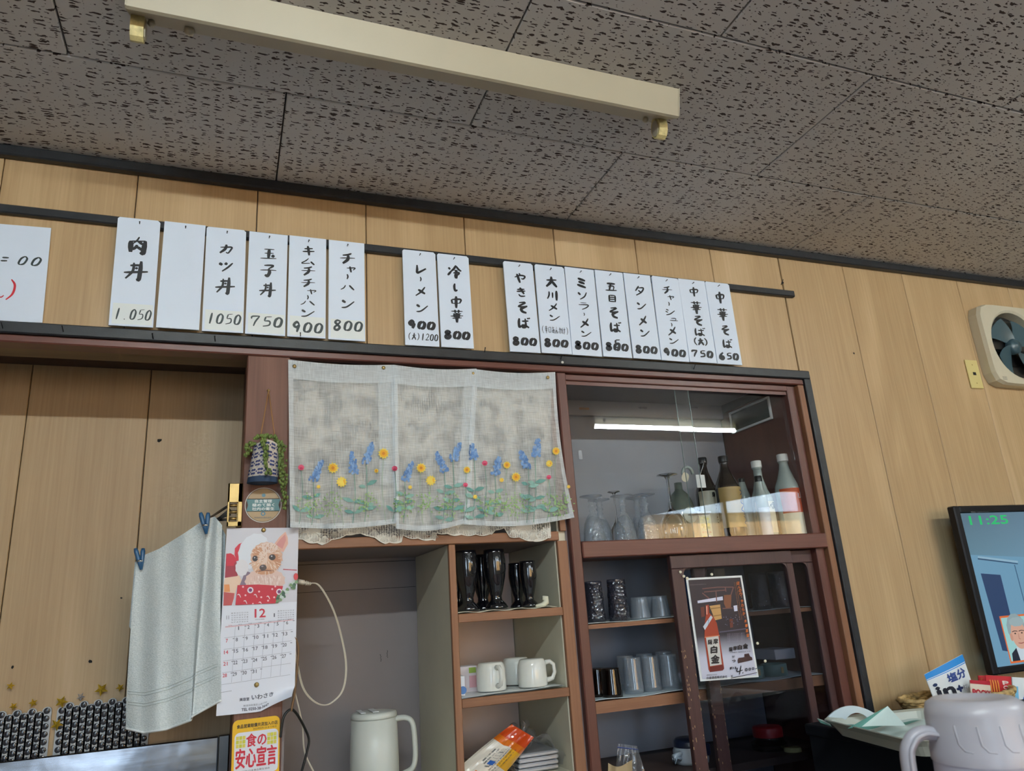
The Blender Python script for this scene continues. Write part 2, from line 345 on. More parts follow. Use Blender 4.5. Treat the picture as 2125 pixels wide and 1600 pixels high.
# ------------------------------------------------------------------ mesh helpers
class MB:
    def __init__(s): s.v = []; s.f = []; s.c = []; s.cur = None; s.sm = []; s.smooth = False
    def add(s, vs, fs, col=None):
        k = len(s.v); s.v += [tuple(p) for p in vs]
        for f in fs: s.f.append(tuple(i+k for i in f)); s.c.append(col if col is not None else s.cur); s.sm.append(s.smooth)
        return s
    def box(s, x0, x1, y0, y1, z0, z1, bev=0.):
        if x0 > x1: x0, x1 = x1, x0
        if y0 > y1: y0, y1 = y1, y0
        if z0 > z1: z0, z1 = z1, z0
        b = min(bev, (x1-x0)*.45, (y1-y0)*.45, (z1-z0)*.45)
        if b <= 0:
            v = [(x, y, z) for x in (x0, x1) for y in (y0, y1) for z in (z0, z1)]
            return s.add(v, [(0, 1, 3, 2), (4, 6, 7, 5), (0, 4, 5, 1), (2, 3, 7, 6), (0, 2, 6, 4), (1, 5, 7, 3)])
        v = []; idx = {}
        X, Y, Z = (x0, x1), (y0, y1), (z0, z1); sg = (1, -1)
        for i in (0, 1):
            for j in (0, 1):
                for k in (0, 1):
                    for a in range(3):
                        p = [X[i]+sg[i]*b*(a != 0), Y[j]+sg[j]*b*(a != 1), Z[k]+sg[k]*b*(a != 2)]
                        idx[(i, j, k, a)] = len(v); v.append(p)
        f = []
        q = [(0, 0), (1, 0), (1, 1), (0, 1)]
        for e in (0, 1):
            o = q if e else q[::-1]
            f.append([idx[(e, a, c, 0)] for a, c in o])
            f.append([idx[(a, e, c, 1)] for a, c in o[::-1]])
            f.append([idx[(a, c, e, 2)] for a, c in o])
        for a in (0, 1):
            for c in (0, 1):
                f.append([idx[(a, c, 0, 0)], idx[(a, c, 0, 1)], idx[(a, c, 1, 1)], idx[(a, c, 1, 0)]])
                f.append([idx[(a, 0, c, 0)], idx[(a, 1, c, 0)], idx[(a, 1, c, 2)], idx[(a, 0, c, 2)]])
                f.append([idx[(0, a, c, 1)], idx[(1, a, c, 1)], idx[(1, a, c, 2)], idx[(0, a, c, 2)]])
                for k in (0, 1): pass
        for i in (0, 1):
            for j in (0, 1):
                for k in (0, 1): f.append([idx[(i, j, k, a)] for a in range(3)])
        return s.add(v, f)
    def prism(s, poly, d):                                # planar polygon of 3D points extruded by vector d
        n = len(poly); d = Vector(d); v = [Vector(p) for p in poly]; v += [p+d for p in v]
        return s.add(v, [tuple(range(n)), tuple(range(2*n-1, n-1, -1))] + [(i, i+n, (i+1) % n+n, (i+1) % n) for i in range(n)])
    def grid(s, fn, nu, nv, col=None):
        v = [fn(i/nu, j/nv) for j in range(nv+1) for i in range(nu+1)]
        f = [(j*(nu+1)+i, j*(nu+1)+i+1, (j+1)*(nu+1)+i+1, (j+1)*(nu+1)+i) for j in range(nv) for i in range(nu)]
        return s.add(v, f, col)
    def lathe(s, prof, c=(0, 0, 0), n=24, mod=None, a0=0, a1=2*PI, axis='z'):
        v = []; full = abs(a1-a0-2*PI) < 1e-6; m_ = n if full else n+1
        for k, (r, z) in enumerate(prof):
            for i in range(m_):
                a = a0+(a1-a0)*i/n; rr = r*(mod(a, z) if mod else 1)
                p = (rr*math.cos(a), rr*math.sin(a), z) if axis == 'z' else ((rr*math.cos(a), z, rr*math.sin(a)) if axis == 'y' else (z, rr*math.cos(a), rr*math.sin(a)))
                v.append((c[0]+p[0], c[1]+p[1], c[2]+p[2]))
        f = []
        for k in range(len(prof)-1):
            for i in range(n if full else n):
                j = (i+1) % m_; f.append((k*m_+i, k*m_+j, (k+1)*m_+j, (k+1)*m_+i))
        o = s.smooth; s.smooth = True; s.add(v, f); s.smooth = o; return s
    def tube(s, pts, r, n=8, flat=None, closed=False):
        pts = [Vector(p) for p in pts]; v = []
        prev = None
        for i, p in enumerate(pts):
            t = (pts[min(i+1, len(pts)-1)]-pts[max(i-1, 0)]).normalized()
            ref = Vector((0, 0, 1)) if abs(t.z) < .9 else Vector((0, 1, 0))
            a = t.cross(ref).normalized() if prev is None else (prev - t*prev.dot(t)).normalized()
            prev = a; b = t.cross(a)
            rr = r[i] if isinstance(r, (list, tuple)) else r
            for k in range(n):
                th = 2*PI*k/n; v.append(p+a*(rr*math.cos(th))+b*(rr*math.sin(th)*(flat or 1)))
        f = [(i*n+k, i*n+(k+1) % n, (i+1)*n+(k+1) % n, (i+1)*n+k) for i in range(len(pts)-1) for k in range(n)]
        f += [tuple(range(n-1, -1, -1)), tuple((len(pts)-1)*n+k for k in range(n))]
        o = s.smooth; s.smooth = True; s.add(v, f); s.smooth = o; return s
    def ball(s, c, r, n=8, sz=(1, 1, 1)):
        prof = [(max(1e-5, math.sin(PI*i/n)), -math.cos(PI*i/n)) for i in range(n+1)]
        v = []; m_ = n+2
        for (a, z) in prof:
            for i in range(m_):
                th = 2*PI*i/m_; v.append((c[0]+r*sz[0]*a*math.cos(th), c[1]+r*sz[1]*a*math.sin(th), c[2]+r*sz[2]*z))
        f = [(k*m_+i, k*m_+(i+1) % m_, (k+1)*m_+(i+1) % m_, (k+1)*m_+i) for k in range(n) for i in range(m_)]
        o = s.smooth; s.smooth = True; s.add(v, f); s.smooth = o; return s
def wloc(p):
    v = Vector((0, 0, 0))
    while p: v += p.location; p = p.parent
    return v
def tag(o, label=None, cat=None, group=None, kind=None):
    if label: o['label'] = label
    if cat: o['category'] = cat
    if group: o['group'] = group
    if kind: o['kind'] = kind
    return o
def part(name, mb, mat, parent=None, label=None, kind=None, origin=None):
    off = wloc(parent)
    o0 = Vector(origin) if origin is not None else off
    me = bpy.data.meshes.new(name)
    me.from_pydata([(p[0]-o0.x, p[1]-o0.y, p[2]-o0.z) for p in mb.v], [], mb.f)
    me.materials.append(M[mat] if isinstance(mat, str) else mat)
    if any(mb.sm): me.polygons.foreach_set('use_smooth', mb.sm)
    if any(c is not None for c in mb.c):
        ca = me.color_attributes.new('Col', 'FLOAT_COLOR', 'CORNER')
        for pl in me.polygons:
            c = mb.c[pl.index]
            for q, li in enumerate(pl.loop_indices):
                cc = c[q] if (c and isinstance(c[0], tuple)) else (c or (1, 1, 1)); ca.data[li].color = (*cc, 1)
    me.validate(); me.update()
    o = bpy.data.objects.new(name, me); COL.objects.link(o)
    if parent: o.parent = parent; o.location = o0-off
    else: o.location = o0
    if label: o['label'] = label
    if kind: o['kind'] = kind
    return o
def single(name, mb, mat, label, cat, group=None, kind=None):
    c = Vector((sum(p[0] for p in mb.v)/len(mb.v), sum(p[1] for p in mb.v)/len(mb.v), min(p[2] for p in mb.v)))
    o = part(name, mb, mat, None, origin=c); tag(o, label, cat, group, kind); return o
def thing(name, loc, label, cat, group=None):
    o = bpy.data.objects.new(name, None); COL.objects.link(o); o.location = loc; o.empty_display_size = .05
    return tag(o, label, cat, group)
def struct(name, mb, mat): return part(name, mb, mat, None, kind='structure')
def sroot(name, loc=(0, 0, 0)):
    o = bpy.data.objects.new(name, None); COL.objects.link(o); o.location = loc; o['kind'] = 'structure'; return o
def copy_tree(o, parent=None):
    c = o.copy(); COL.objects.link(c); c.parent = parent
    for ch in list(o.children): copy_tree(ch, c)
    return c
def again(proto, loc, label, rz=0, scale=None):
    c = copy_tree(proto); c.location = loc; c.rotation_euler = (0, 0, rz); c['label'] = label
    if scale: c.scale = scale
    return c

# ---- frames: a flat surface with origin, right, up
class Plane:
    def __init__(s, o, r, u): s.o = Vector(o); s.r = Vector(r); s.u = Vector(u); s.n = s.r.cross(s.u).normalized()
    def __call__(s, x, y, h=0): return s.o+s.r*x+s.u*y+s.n*h
def quadplane(tl, tr, br, bl, Y):
    a, b, c, d = at(*tl, Y), at(*tr, Y), at(*br, Y), at(*bl, Y)
    cen = (a+b+c+d)/4; u = ((a+b)-(c+d))/2; h = u.length; u.normalize()
    r = ((b+c)-(a+d))/2; r = (r-u*r.dot(u)); wd = r.length; r.normalize()
    return Plane(cen-r*wd/2+u*h/2, r*wd, u*h), wd, h          # (0..1, 0..-1) coordinates, metric sizes
_txt = {}
def text2d(body):
    if body in _txt: return _txt[body]
    c = bpy.data.curves.new('t', 'FONT'); c.body = body; c.resolution_u = 2
    o = bpy.data.objects.new('t', c); COL.objects.link(o)
    dg = bpy.context.evaluated_depsgraph_get(); me = bpy.data.meshes.new_from_object(o.evaluated_get(dg))
    vs_ = [(p.co.x, p.co.y) for p in me.vertices]; fs = [tuple(p.vertices) for p in me.polygons]
    bpy.data.objects.remove(o); bpy.data.curves.remove(c); bpy.data.meshes.remove(me)
    _txt[body] = (vs_, fs); return _txt[body]
def puttext(mb, body, pl, x, y, wd, hg, h=.0004, col=None, align='c', bold=0):
    """text fitted in a box wd x hg centred (or left) at x,y of the surface, metric units along pl axes"""
    vs_, fs = text2d(body)
    if not vs_: return
    x0 = min(v[0] for v in vs_); x1 = max(v[0] for v in vs_); y0 = min(v[1] for v in vs_); y1 = max(v[1] for v in vs_)
    sx = wd/(x1-x0) if wd else hg/(y1-y0); s_y = hg/(y1-y0)
    ox = x - ((x0+x1)/2*sx if align == 'c' else x0*sx)
    offs = [(0, 0)] if not bold else [(-bold, 0), (bold, 0), (0, bold), (0, -bold)]
    for k, (bx, by) in enumerate(offs):
        mb.add([pl(ox+v[0]*sx+bx, y+(v[1]-(y0+y1)/2)*s_y+by, h+k*.00003) for v in vs_], fs, col)
def poly(mb, pl, pts, h, col):
    mb.k = getattr(mb, 'k', 0)+1; h += mb.k*5e-6
    mb.add([pl(x, y, h) for x, y in pts], [tuple(range(len(pts)))], col)
def ell(mb, pl, x, y, rx, ry, h, col, n=16, rot=0, jag=0):
    ps = []
    for i in range(n):
        a = 2*PI*i/n; k = 1+(jag if i % 2 else 0)
        px, py = rx*k*math.cos(a), ry*k*math.sin(a)
        ps.append((x+px*math.cos(rot)-py*math.sin(rot), y+px*math.sin(rot)+py*math.cos(rot)))
    poly(mb, pl, ps, h, col)
def stroke(mb, pl, pts, w, h, col=None, taper=(.5, .6), steps=5):
    """brush stroke: smooth ribbon along pts (surface coordinates)"""
    P_ = [Vector((p[0], p[1])) for p in pts]
    if len(P_) == 2: P_ = [P_[0], (P_[0]+P_[1])/2, P_[1]]
    Q = []
    for i in range(len(P_)-1):
        p0, p1, p2, p3 = P_[max(i-1, 0)], P_[i], P_[i+1], P_[min(i+2, len(P_)-1)]
        for k in range(steps):
            t = k/steps; Q.append(.5*((2*p1)+(p2-p0)*t+(2*p0-5*p1+4*p2-p3)*t*t+(3*p1-p0-3*p2+p3)*t**3))
    Q.append(P_[-1]); n = len(Q); v = []
    for i, q in enumerate(Q):
        d = Q[min(i+1, n-1)]-Q[max(i-1, 0)]
        d = d.normalized() if d.length else Vector((1, 0)); nn = Vector((-d.y, d.x)); t = i/(n-1)
        ww = w*(taper[0]+(1-taper[0])*min(1, t*4) if t < .5 else taper[1]+(1-taper[1])*min(1, (1-t)*2.6))
        v += [pl(*(q+nn*ww/2), h), pl(*(q-nn*ww/2), h)]
    mb.add(v, [(2*i, 2*i+1, 2*i+3, 2*i+2) for i in range(n-1)], col)

# brush writing: strokes on a 100 x 100 square, y down; a leading b or t makes the stroke bold or thin
G = {
'肉': 'b15 25,17 55,20 88;t15 27,50 25,80 20;b80 20,78 60,76 90,64 84;t50 0,42 20,26 40;48 24,58 32,70 42;46 46,40 60,28 74;46 58,58 64,74 76',
'丼': '0 66,50 60,100 54;22 28,70 22;36 12,36 55,10 96;b66 2,67 50,66 98,58 92;46 36,54 44',
'カ': '12 34,50 28,80 26,72 60,60 86,48 78;b46 2,42 45,12 90',
'ツ': 'b8 28,28 42;b42 22,56 36;88 18,62 60,30 98',
'玉': 't22 14,78 10;t26 48,76 42;t6 92,50 88,94 84;b50 10,50 88;b66 60,82 72',
'子': '25 12,75 8,50 38;b50 38,58 65,48 98,34 88;t6 54,50 48,94 46',
'キ': '22 34,76 24;12 64,88 52;b42 2,50 50,56 98',
'ム': '50 6,32 45,8 84,60 74;b64 50,90 94',
'チ': '72 6,50 20,20 28;t6 54,50 48,94 44;b52 22,52 60,24 98',
'ャ': '12 42,82 30,66 62;b38 14,52 96',
'ー': 'b46 8,52 50,48 94',
'ハ': '36 20,26 60,6 88;b60 18,76 50,94 82',
'ン': 'b12 20,36 40;12 92,46 82,92 24',
'レ': 'b25 6,27 50,28 88,50 76,90 38',
'メ': '76 6,50 55,12 96;b28 36,78 72',
'冷': '8 20,20 34;4 78,28 46;60 0,45 28,26 46;60 4,78 28,98 40;50 42,72 40;42 58,82 54,66 76;b60 62,62 98',
'し': 'b46 2,42 40,50 80,66 70',
'中': '16 30,22 64;18 30,84 24,76 58;t22 62,78 56;b50 0,50 50,52 98',
'華': 't8 14,92 10;36 2,38 26;64 0,62 24;t22 34,82 28;t4 52,96 44;30 34,32 60;68 30,66 60;t18 68,86 60;b50 24,50 60,52 98',
'や': '8 46,50 25,90 30,78 56,60 54;44 4,52 24;b26 12,50 96',
'き': '18 26,78 18;14 46,84 36;b40 4,74 68;30 72,46 92,82 88',
'そ': '24 12,74 8,18 46,90 38;b88 38,42 62,50 86,82 96',
'ば': 'b16 12,12 50,16 92,28 78;36 38,88 32;b62 12,66 80,45 92,40 78,62 76,92 94;80 4,86 16;92 2,99 12',
'大': '10 38,92 30;b50 2,46 50,8 96;b52 42,94 94',
'川': '22 15,22 50,8 88;50 22,50 76;b82 4,82 98',
'ミ': 'b24 10,80 28;b28 42,76 56;b18 72,84 94',
'ソ': 'b14 18,34 44;84 8,66 60,30 96',
'ラ': 't25 12,75 10;12 38,88 34,72 70,38 96',
'五': 'b15 10,85 8;25 42,72 38,68 86;b48 10,34 88;2 92,98 84',
'目': 'b25 8,25 94;25 10,75 8;b75 8,75 94;25 36,75 34;25 62,75 60;25 90,75 88',
'タ': '45 4,14 56;40 24,86 20,65 65,18 99;38 48,64 68',
'シ': '16 15,38 28;10 44,32 56;14 94,50 76,92 24',
'ュ': '22 42,72 36,68 80;6 84,96 78',
'辛': '50 0,50 14;18 18,82 16;34 24,40 40;66 22,60 40;8 46,92 42;20 66,80 62;50 44,50 100',
'口': '20 20,22 86;20 22,80 20,76 84;22 82,78 82',
'あ': '20 22,80 18;45 4,44 60,56 90;66 34,40 84,16 72,40 48,84 52,84 80,62 96',
'ん': '50 4,10 94,38 55,52 60,56 90,92 62',
'か': '8 36,62 30,60 84,44 86;38 6,14 90;76 22,94 50',
'け': '16 12,12 88,22 76;38 36,92 32;68 6,68 60,50 98',
'(': '70 0,42 30,42 70,70 100', ')': '30 0,58 30,58 70,30 100',
'0': 'b52 5,24 30,20 78,40 94;b40 94,72 80,80 30,52 5', '1': 'b52 2,44 98', '.': 'b45 90,50 98',
'2': '20 26,50 5,80 25,55 60,14 92;14 92,90 86', '5': '34 8,26 44;26 46,74 46,76 80,20 94;t34 8,88 3',
'6': 'b66 2,26 45,24 84,55 96,76 74,55 56,26 72', '7': '12 34,16 12,82 6;82 6,52 55,40 98',
'8': 'b76 14,42 4,24 24,50 46,74 70,55 94,28 88,26 66,50 46,76 14', '9': 'b70 28,44 6,20 34,44 54,72 28;b72 28,64 60,58 98',
':': 'b20 30,80 28;b20 74,80 70', 'L': '50 0,30 70,95 78'}
def glyph(mb, ch, pl, cx, cyy, sw, sh, h, col=None, lean=0, wt=.12):
    for st in G[ch].split(';'):
        k = 1.
        if st[0] == 'b': k = 1.6; st = st[1:]
        elif st[0] == 't': k = .55; st = st[1:]
        pts = [tuple(float(a) for a in p.split()) for p in st.split(',')]
        q = [(cx+(x-50)/100*sw+(50-y)/100*sh*lean, cyy+(50-y)/100*sh) for x, y in pts]
        stroke(mb, pl, q, wt*k*min(sw, sh), h+random.random()*.00008, col)

# ================================================================== THE ROOM
ZC = 2.357
PX0, PP = -.2666, .3043
XL, XR = -2.4, 6.3
# --- ceiling of fissured boards in running bond
ceil = sroot('ceiling', (0, 0, ZC))
part('ceiling_slab', MB().box(XL-.1, XR+.1, YR-.1, .55, ZC+.014, ZC+.12), 'darkwood', ceil)
rows = [0, -.4014] + [-.4014-.455*k for k in range(1, 10)]
tile_me = {}
for r in range(len(rows)-1):
    y1, y0 = rows[r], max(rows[r+1], YR)
    if y1-y0 < .02: continue
    off = .0852 if r % 2 == 0 else -.3671
    k0 = math.floor((XL-off)/.91)
    for k in range(k0, k0+12):
        a, b = max(off+.91*k, XL), min(off+.91*(k+1), XR)
        if b-a < .02: continue
        g = .0019
        key = (round(b-a, 3), round(y1-y0, 3))
        o = None
        if key not in tile_me:
            mb = MB().box(g, b-a-g, g, (y1-y0)-g, 0, .0135, .0022)
            o = part('ceiling_tile', mb, 'ceil', ceil, origin=(0, 0, 0)); tile_me[key] = o.data
        else:
            o = bpy.data.objects.new('ceiling_tile', tile_me[key]); COL.objects.link(o); o.parent = ceil
        o.location = (a, y0, 0)
# --- back wall: vertical panels; above the opening and at the right full height
def panels(name_parent, xa, xb, z0, z1, y, mat, off, thick=.012, pitch=PP):
    k = math.floor((xa-off)/pitch)
    while off+k*pitch < xb-.001:
        a, b = max(xa, off+k*pitch), min(xb, off+(k+1)*pitch); k += 1
        if b-a < .01: continue
        part('wall_panel', MB().box(a+.0012, b-.0012, y, y+thick, z0, z1, .0018), mat, name_parent, origin=((a+b)/2, y, z0))
wb = sroot('wall_back', (0, 0, 0))
panels(wb, XL, 1.86, 1.866, ZC-.001, 0, 'panel', PX0)
panels(wb, 1.86, XR, 0, ZC-.001, 0, 'panel', PX0)
part('wall_core', MB().box(XL, 1.80, .013, .03, 1.90, ZC).box(1.86, XR, .013, .05, 0, ZC), 'darkwood', wb)
wa = sroot('wall_alcove', (0, .38, 0))
panels(wa, XL, .03, .3, 1.93, .38, 'panel_in', -.54-PP*3, pitch=.3045)
part('wall_core', MB().box(XL, .03, .393, .42, 0, 1.95), 'darkwood', wa)
struct('wall_kitchen', MB().box(XL, 2.2, .45, .5, 0, ZC).box(1.834, 1.858, .031, .45, 0, ZC).box(XL, 1.834, .401, .45, 1.95, ZC).box(XL, 1.834, .031, .40, 1.945, ZC-.01).box(XL, 1.834, .401, .45, 0, .05), 'darkwood')  # unseen shell added behind the back wall to block outside light leaks
# --- trims
struct('trim_1', MB().box(XL, XR, -.026, .0, ZC-.030, ZC-.0005, .004), 'black')
struct('trim_2', MB().box(XL, 1.886, -.022, .0, 1.852, 1.882, .003).box(1.858, 1.886, -.022, 0, 0, 1.8525, .003), 'black')
# maroon head rail, soffit of the opening
struct('trim_3', MB().box(XL, 1.857, -.014, .035, 1.832, 1.8515, .003), 'maroon')
struct('trim_4', MB().box(XL, .028, .0355, .112, 1.838, 1.90), 'soffit')
struct('trim_5', MB().box(XL, .03, .113, .379, 1.905, 1.94), 'darkwood')
# picture rail batten that carries the signs
pr = thing('picture_rail', (.6, 0, 2.168), 'long thin black batten nailed across the wood panelling that the menu signs hang from', 'rail')
part('batten', MB().box(XL+.1, 1.893, -.018, -.0005, 2.168, 2.192, .003), 'black', pr)
# --- posts and jambs of the opening
post = sroot('trim_6', (.08, 0, 0))
part('post', MB().box(.028, .1355, -.012, .10, .3, 1.8315, .003), 'brown', post)
part('post_edge', MB().box(.028, .040, .101, .379, .3, 1.90), 'brown', post)
struct('trim_7', MB().box(.913, .944, -.010, .05, .3, 1.831, .003), 'maroonv')                     # mullion
struct('trim_8', MB().box(1.832, 1.857, -.012, .03, .3, 1.831, .002), 'cedarv')                   # right jamb
struct('trim_9', MB().box(1.797, 1.831, .006, .39, .3, 1.831, .002), 'maroonv')                   # cabinet's right side
# --- room shell behind the camera
struct('floor', MB().box(XL, XR, YR-.1, .6, -.1, 0), 'floor')
struct('wall_left', MB().box(XL-.12, XL, YR-.1, .6, 0, ZC+.014), 'plaster')
struct('wall_right', MB().box(XR, XR+.12, YR-.1, .6, 0, ZC+.014), 'plaster')
rw = MB(); xs = [XL] + [v for w_ in WINS for v in w_[:2]] + [XR]
for i in range(0, len(xs), 2): rw.box(xs[i], xs[i+1], YR-.15, YR, 0, ZC+.014)
for (a, b, c, d) in WINS: rw.box(a, b, YR-.15, YR, 0, c).box(a, b, YR-.15, YR, d, ZC+.014)
struct('wall_rear', rw, 'plaster')
for i, (a, b, c, d) in enumerate(WINS):
    wn = sroot('window_%d' % (i+1), ((a+b)/2, YR-.08, c))
    fr = MB(); t_ = .03
    fr.box(a, b, YR-.10, YR-.05, c, c+t_).box(a, b, YR-.10, YR-.05, d-t_, d).box(a, a+t_, YR-.10, YR-.05, c, d).box(b-t_, b, YR-.10, YR-.05, c, d)
    nm = (1, 4, 2)[i]
    for k in range(1, nm): xx = a+(b-a)*k/nm; fr.box(xx-.018, xx+.018, YR-.10, YR-.05, c, d)
    part('window_frame', fr, 'alu', wn)
    part('pane', MB().box(a+t_, b-t_, YR-.078, YR-.074, c+t_, d-t_), 'pane', wn)
part('window_valance', MB().prism([(3.76, YR-.045, 2.2), (5.79, YR-.045, 2.2), (3.76, YR-.045, 1.93)], (0, .01, 0)), 'darkwood', wn)  # unseen wedge added to slant the window's reflection in the cabinet glass
M['tanwall'] = plain('sunlit_tan_render', (.62, .36, .14), .8, noise=.06)
M['whitewall'] = plain('white_awning', (.72, .80, .88), .6)
M['asphalt'] = plain('asphalt', (.10, .10, .11), .9, noise=.1)
nb = thing('neighbour_wall', (4.5, -8.2, 0), 'sunlit tan rendered wall with white awning seen mirrored in the cabinet glass', 'wall')
part('rendered_wall', MB().box(1, 11, -8.3, -8.1, -.1, 2.42), 'tanwall', nb)
part('awning', MB().prism([(1, -8.1, 2.42), (1, -8.0, 2.42), (1, -8.1, 3.3)], (10, 0, 0)), 'whitewall', nb)
tag(part('street', MB().box(-12, 16, -20, YR-.2, -.2, -.1), 'asphalt'), kind='structure')

# ================================================================== CEILING LAMPS
def lamp(x0, x1, y, lit, label, flip=1, first=True):
    t = thing('fluorescent_fixture', ((x0+x1)/2, y, ZC), label, 'ceiling lamp')
    prof = [(-.072*flip, ZC-.001), (-.055*flip, ZC-.069), (-.048*flip, ZC-.071), (.063*flip, ZC-.001)]
    mb = MB().prism([(x0, y+a, b) for a, b in prof], (x1-x0, 0, 0))
    part('housing', mb, 'lampbody', t)
    part('end_cap', MB().prism([(x0-.003, y+a*1.02, b) for a, b in prof], (.0028, 0, 0)), 'lampbody', t)
    part('end_cap', MB().prism([(x1+.0002, y+a*1.02, b) for a, b in prof], (.0028, 0, 0)), 'lampbody', t)
    for xs_ in (x0+.001, x1-.025):
        sk = MB(); n = 12; cyy, cz = y+.010*flip, ZC-.060
        o_ = [(.020*math.cos(a), .032*math.sin(a)) for a in [PI*2*i/n for i in range(n)]]
        sk.prism([(xs_, cyy+p, cz+q) for p, q in o_], (.024, 0, 0))
        s_ = part('lamp_socket', sk, 'lampold', t)
        ins = xs_+(.0245 if xs_ < (x0+x1)/2 else -.0025)
        part('socket_face', MB().prism([(ins, cyy+p*.7, cz-.004+q*.7) for p, q in o_], (.002, 0, 0)), 'lampscrew', s_)
    for xx, rr in ((x0+.035, .008), (x0+.105, .011), (x1-.05, .008)):
        part('knob', MB().ball((xx, y+.012*flip, ZC-.041), rr, 6), 'lampscrew', t)
    if lit:
        part('tube', MB().tube([(x0+.03, y+.008, ZC-.078), (x1-.03, y+.008, ZC-.078)], .0145, 12), 'tube', t)
    return t
lamp(-.222, .997, -.608, False, 'cream batten light fixture without tubes on the fissured ceiling above the menu signs')
lamp(2.22, 3.42, -2.28, True, 'lit fluorescent batten on the ceiling mirrored in the cabinet glass')
lamp(-.6, .6, -2.28, True, 'lit fluorescent batten on the ceiling above the seat')

# ================================================================== MENU SIGNS
S = [
 ('肉丼', [(.26, .17, '肉'), (.49, .18, '丼')], '1.050', .895, 1, (245, 449.6), (333, 458.5), (317.7, 679.5), (225, 674.5), 'reading niku-don in two large characters, priced 1.050'),
 ('', [], '', 0, 0, (341.3, 458.5), (427, 468), (412.5, 685), (324, 678.6), 'completely blank'),
 ('カツ丼', [(.21, .10, 'カ'), (.375, .11, 'ツ'), (.56, .16, '丼')], '1050', .88, 1, (429, 470.5), (511, 477.5), (504.5, 691), (418.8, 686.5), 'reading katsu-don, priced 1050'),
 ('玉', [(.21, .12, '玉'), (.375, .12, '子'), (.56, .14, '丼')], '750', .875, 1, (517.8, 479.6), (597.3, 488.6), (591.5, 697), (508.4, 692.5), 'reading tamago-don, priced 750'),
 ('キ', [(.14, .10, 'キ'), (.25, .07, 'ム'), (.345, .10, 'チ'), (.465, .09, 'チ'), (.55, .06, 'ャ'), (.61, .05, 'ー'), (.665, .06, 'ハ'), (.765, .085, 'ン')], '900', .905, 1, (601, 488), (677, 496.5), (675.4, 702.5), (595.8, 697.7), 'reading kimchi fried rice, priced 900'),
 ('チ', [(.175, .12, 'チ'), (.285, .075, 'ャ'), (.365, .06, 'ー'), (.475, .07, 'ハ'), (.64, .10, 'ン')], '800', .86, 1, (682.5, 497), (756, 505.5), (758, 709), (681.5, 703), 'reading fried rice, priced 800'),
 ('レ', [(.20, .10, 'レ'), (.305, .055, 'ー'), (.435, .11, 'メ'), (.61, .10, 'ン')], '900', .79, 0, (835.5, 517), (902.8, 524.5), (912.5, 719), (840.6, 716.3), 'reading remen, priced 900 and large 1200'),
 ('冷', [(.19, .15, '冷'), (.365, .10, 'し'), (.52, .13, '中'), (.67, .14, '華')], '800', .87, 0, (907, 525), (972, 533), (983.6, 723.5), (916, 719.6), 'reading chilled noodles, priced 800'),
 ('や', [(.18, .12, 'や'), (.34, .11, 'き'), (.51, .13, 'そ'), (.68, .12, 'ば')], '800', .885, 0, (1044, 541), (1105, 548), (1122, 733), (1058.7, 728.6), 'reading yakisoba, priced 800'),
 ('大', [(.19, .13, '大'), (.345, .12, '川'), (.48, .10, 'メ'), (.60, .08, 'ン')], '800', .885, 0, (1109, 547), (1170, 555.5), (1187, 735.5), (1124.8, 732), 'with a small bracketed line of writing above the price 800'),
 ('ミ', [(.17, .12, 'ミ'), (.32, .10, 'ソ'), (.44, .09, 'ラ'), (.535, .04, 'ー'), (.635, .12, 'メ'), (.755, .08, 'ン')], '800', .89, 0, (1172, 553.7), (1231.5, 560), (1250, 740), (1188, 736), 'reading miso ramen, priced 800'),
 ('五', [(.19, .10, '五'), (.325, .09, '目'), (.49, .13, 'そ'), (.655, .12, 'ば')], '800', .885, 0, (1234, 560), (1291.5, 566), (1312, 743.5), (1252.7, 739), 'with its price 800 overwritten by a 5'),
 ('タ', [(.20, .12, 'タ'), (.38, .10, 'ン'), (.555, .13, 'メ'), (.70, .10, 'ン')], '800', .895, 0, (1293.8, 566), (1348.7, 572), (1372, 747), (1314.9, 742.5), 'reading tanmen, priced 800'),
 ('チ', [(.155, .10, 'チ'), (.245, .07, 'ャ'), (.325, .055, 'ー'), (.425, .085, 'シ'), (.505, .06, 'ュ'), (.575, .05, 'ー'), (.65, .12, 'メ'), (.765, .08, 'ン')], '900', .905, 0, (1352.3, 572.8), (1407, 577.7), (1431, 751), (1373.3, 747.5), 'reading chashu-men, priced 900'),
 ('中', [(.15, .12, '中'), (.345, .16, '華'), (.50, .12, 'そ'), (.635, .10, 'ば')], '750', .90, 0, (1407.6, 578), (1461.5, 583.5), (1488.2, 754), (1431.8, 750.5), 'reading large chuka soba, priced 750'),
 ('中', [(.19, .15, '中'), (.40, .16, '華'), (.59, .12, 'そ'), (.75, .11, 'ば')], '650', .905, 0, (1463.5, 584), (1511.9, 589), (1541, 758), (1489, 754), 'reading chuka soba, priced 650, rightmost of all'),
]
YS = -.026
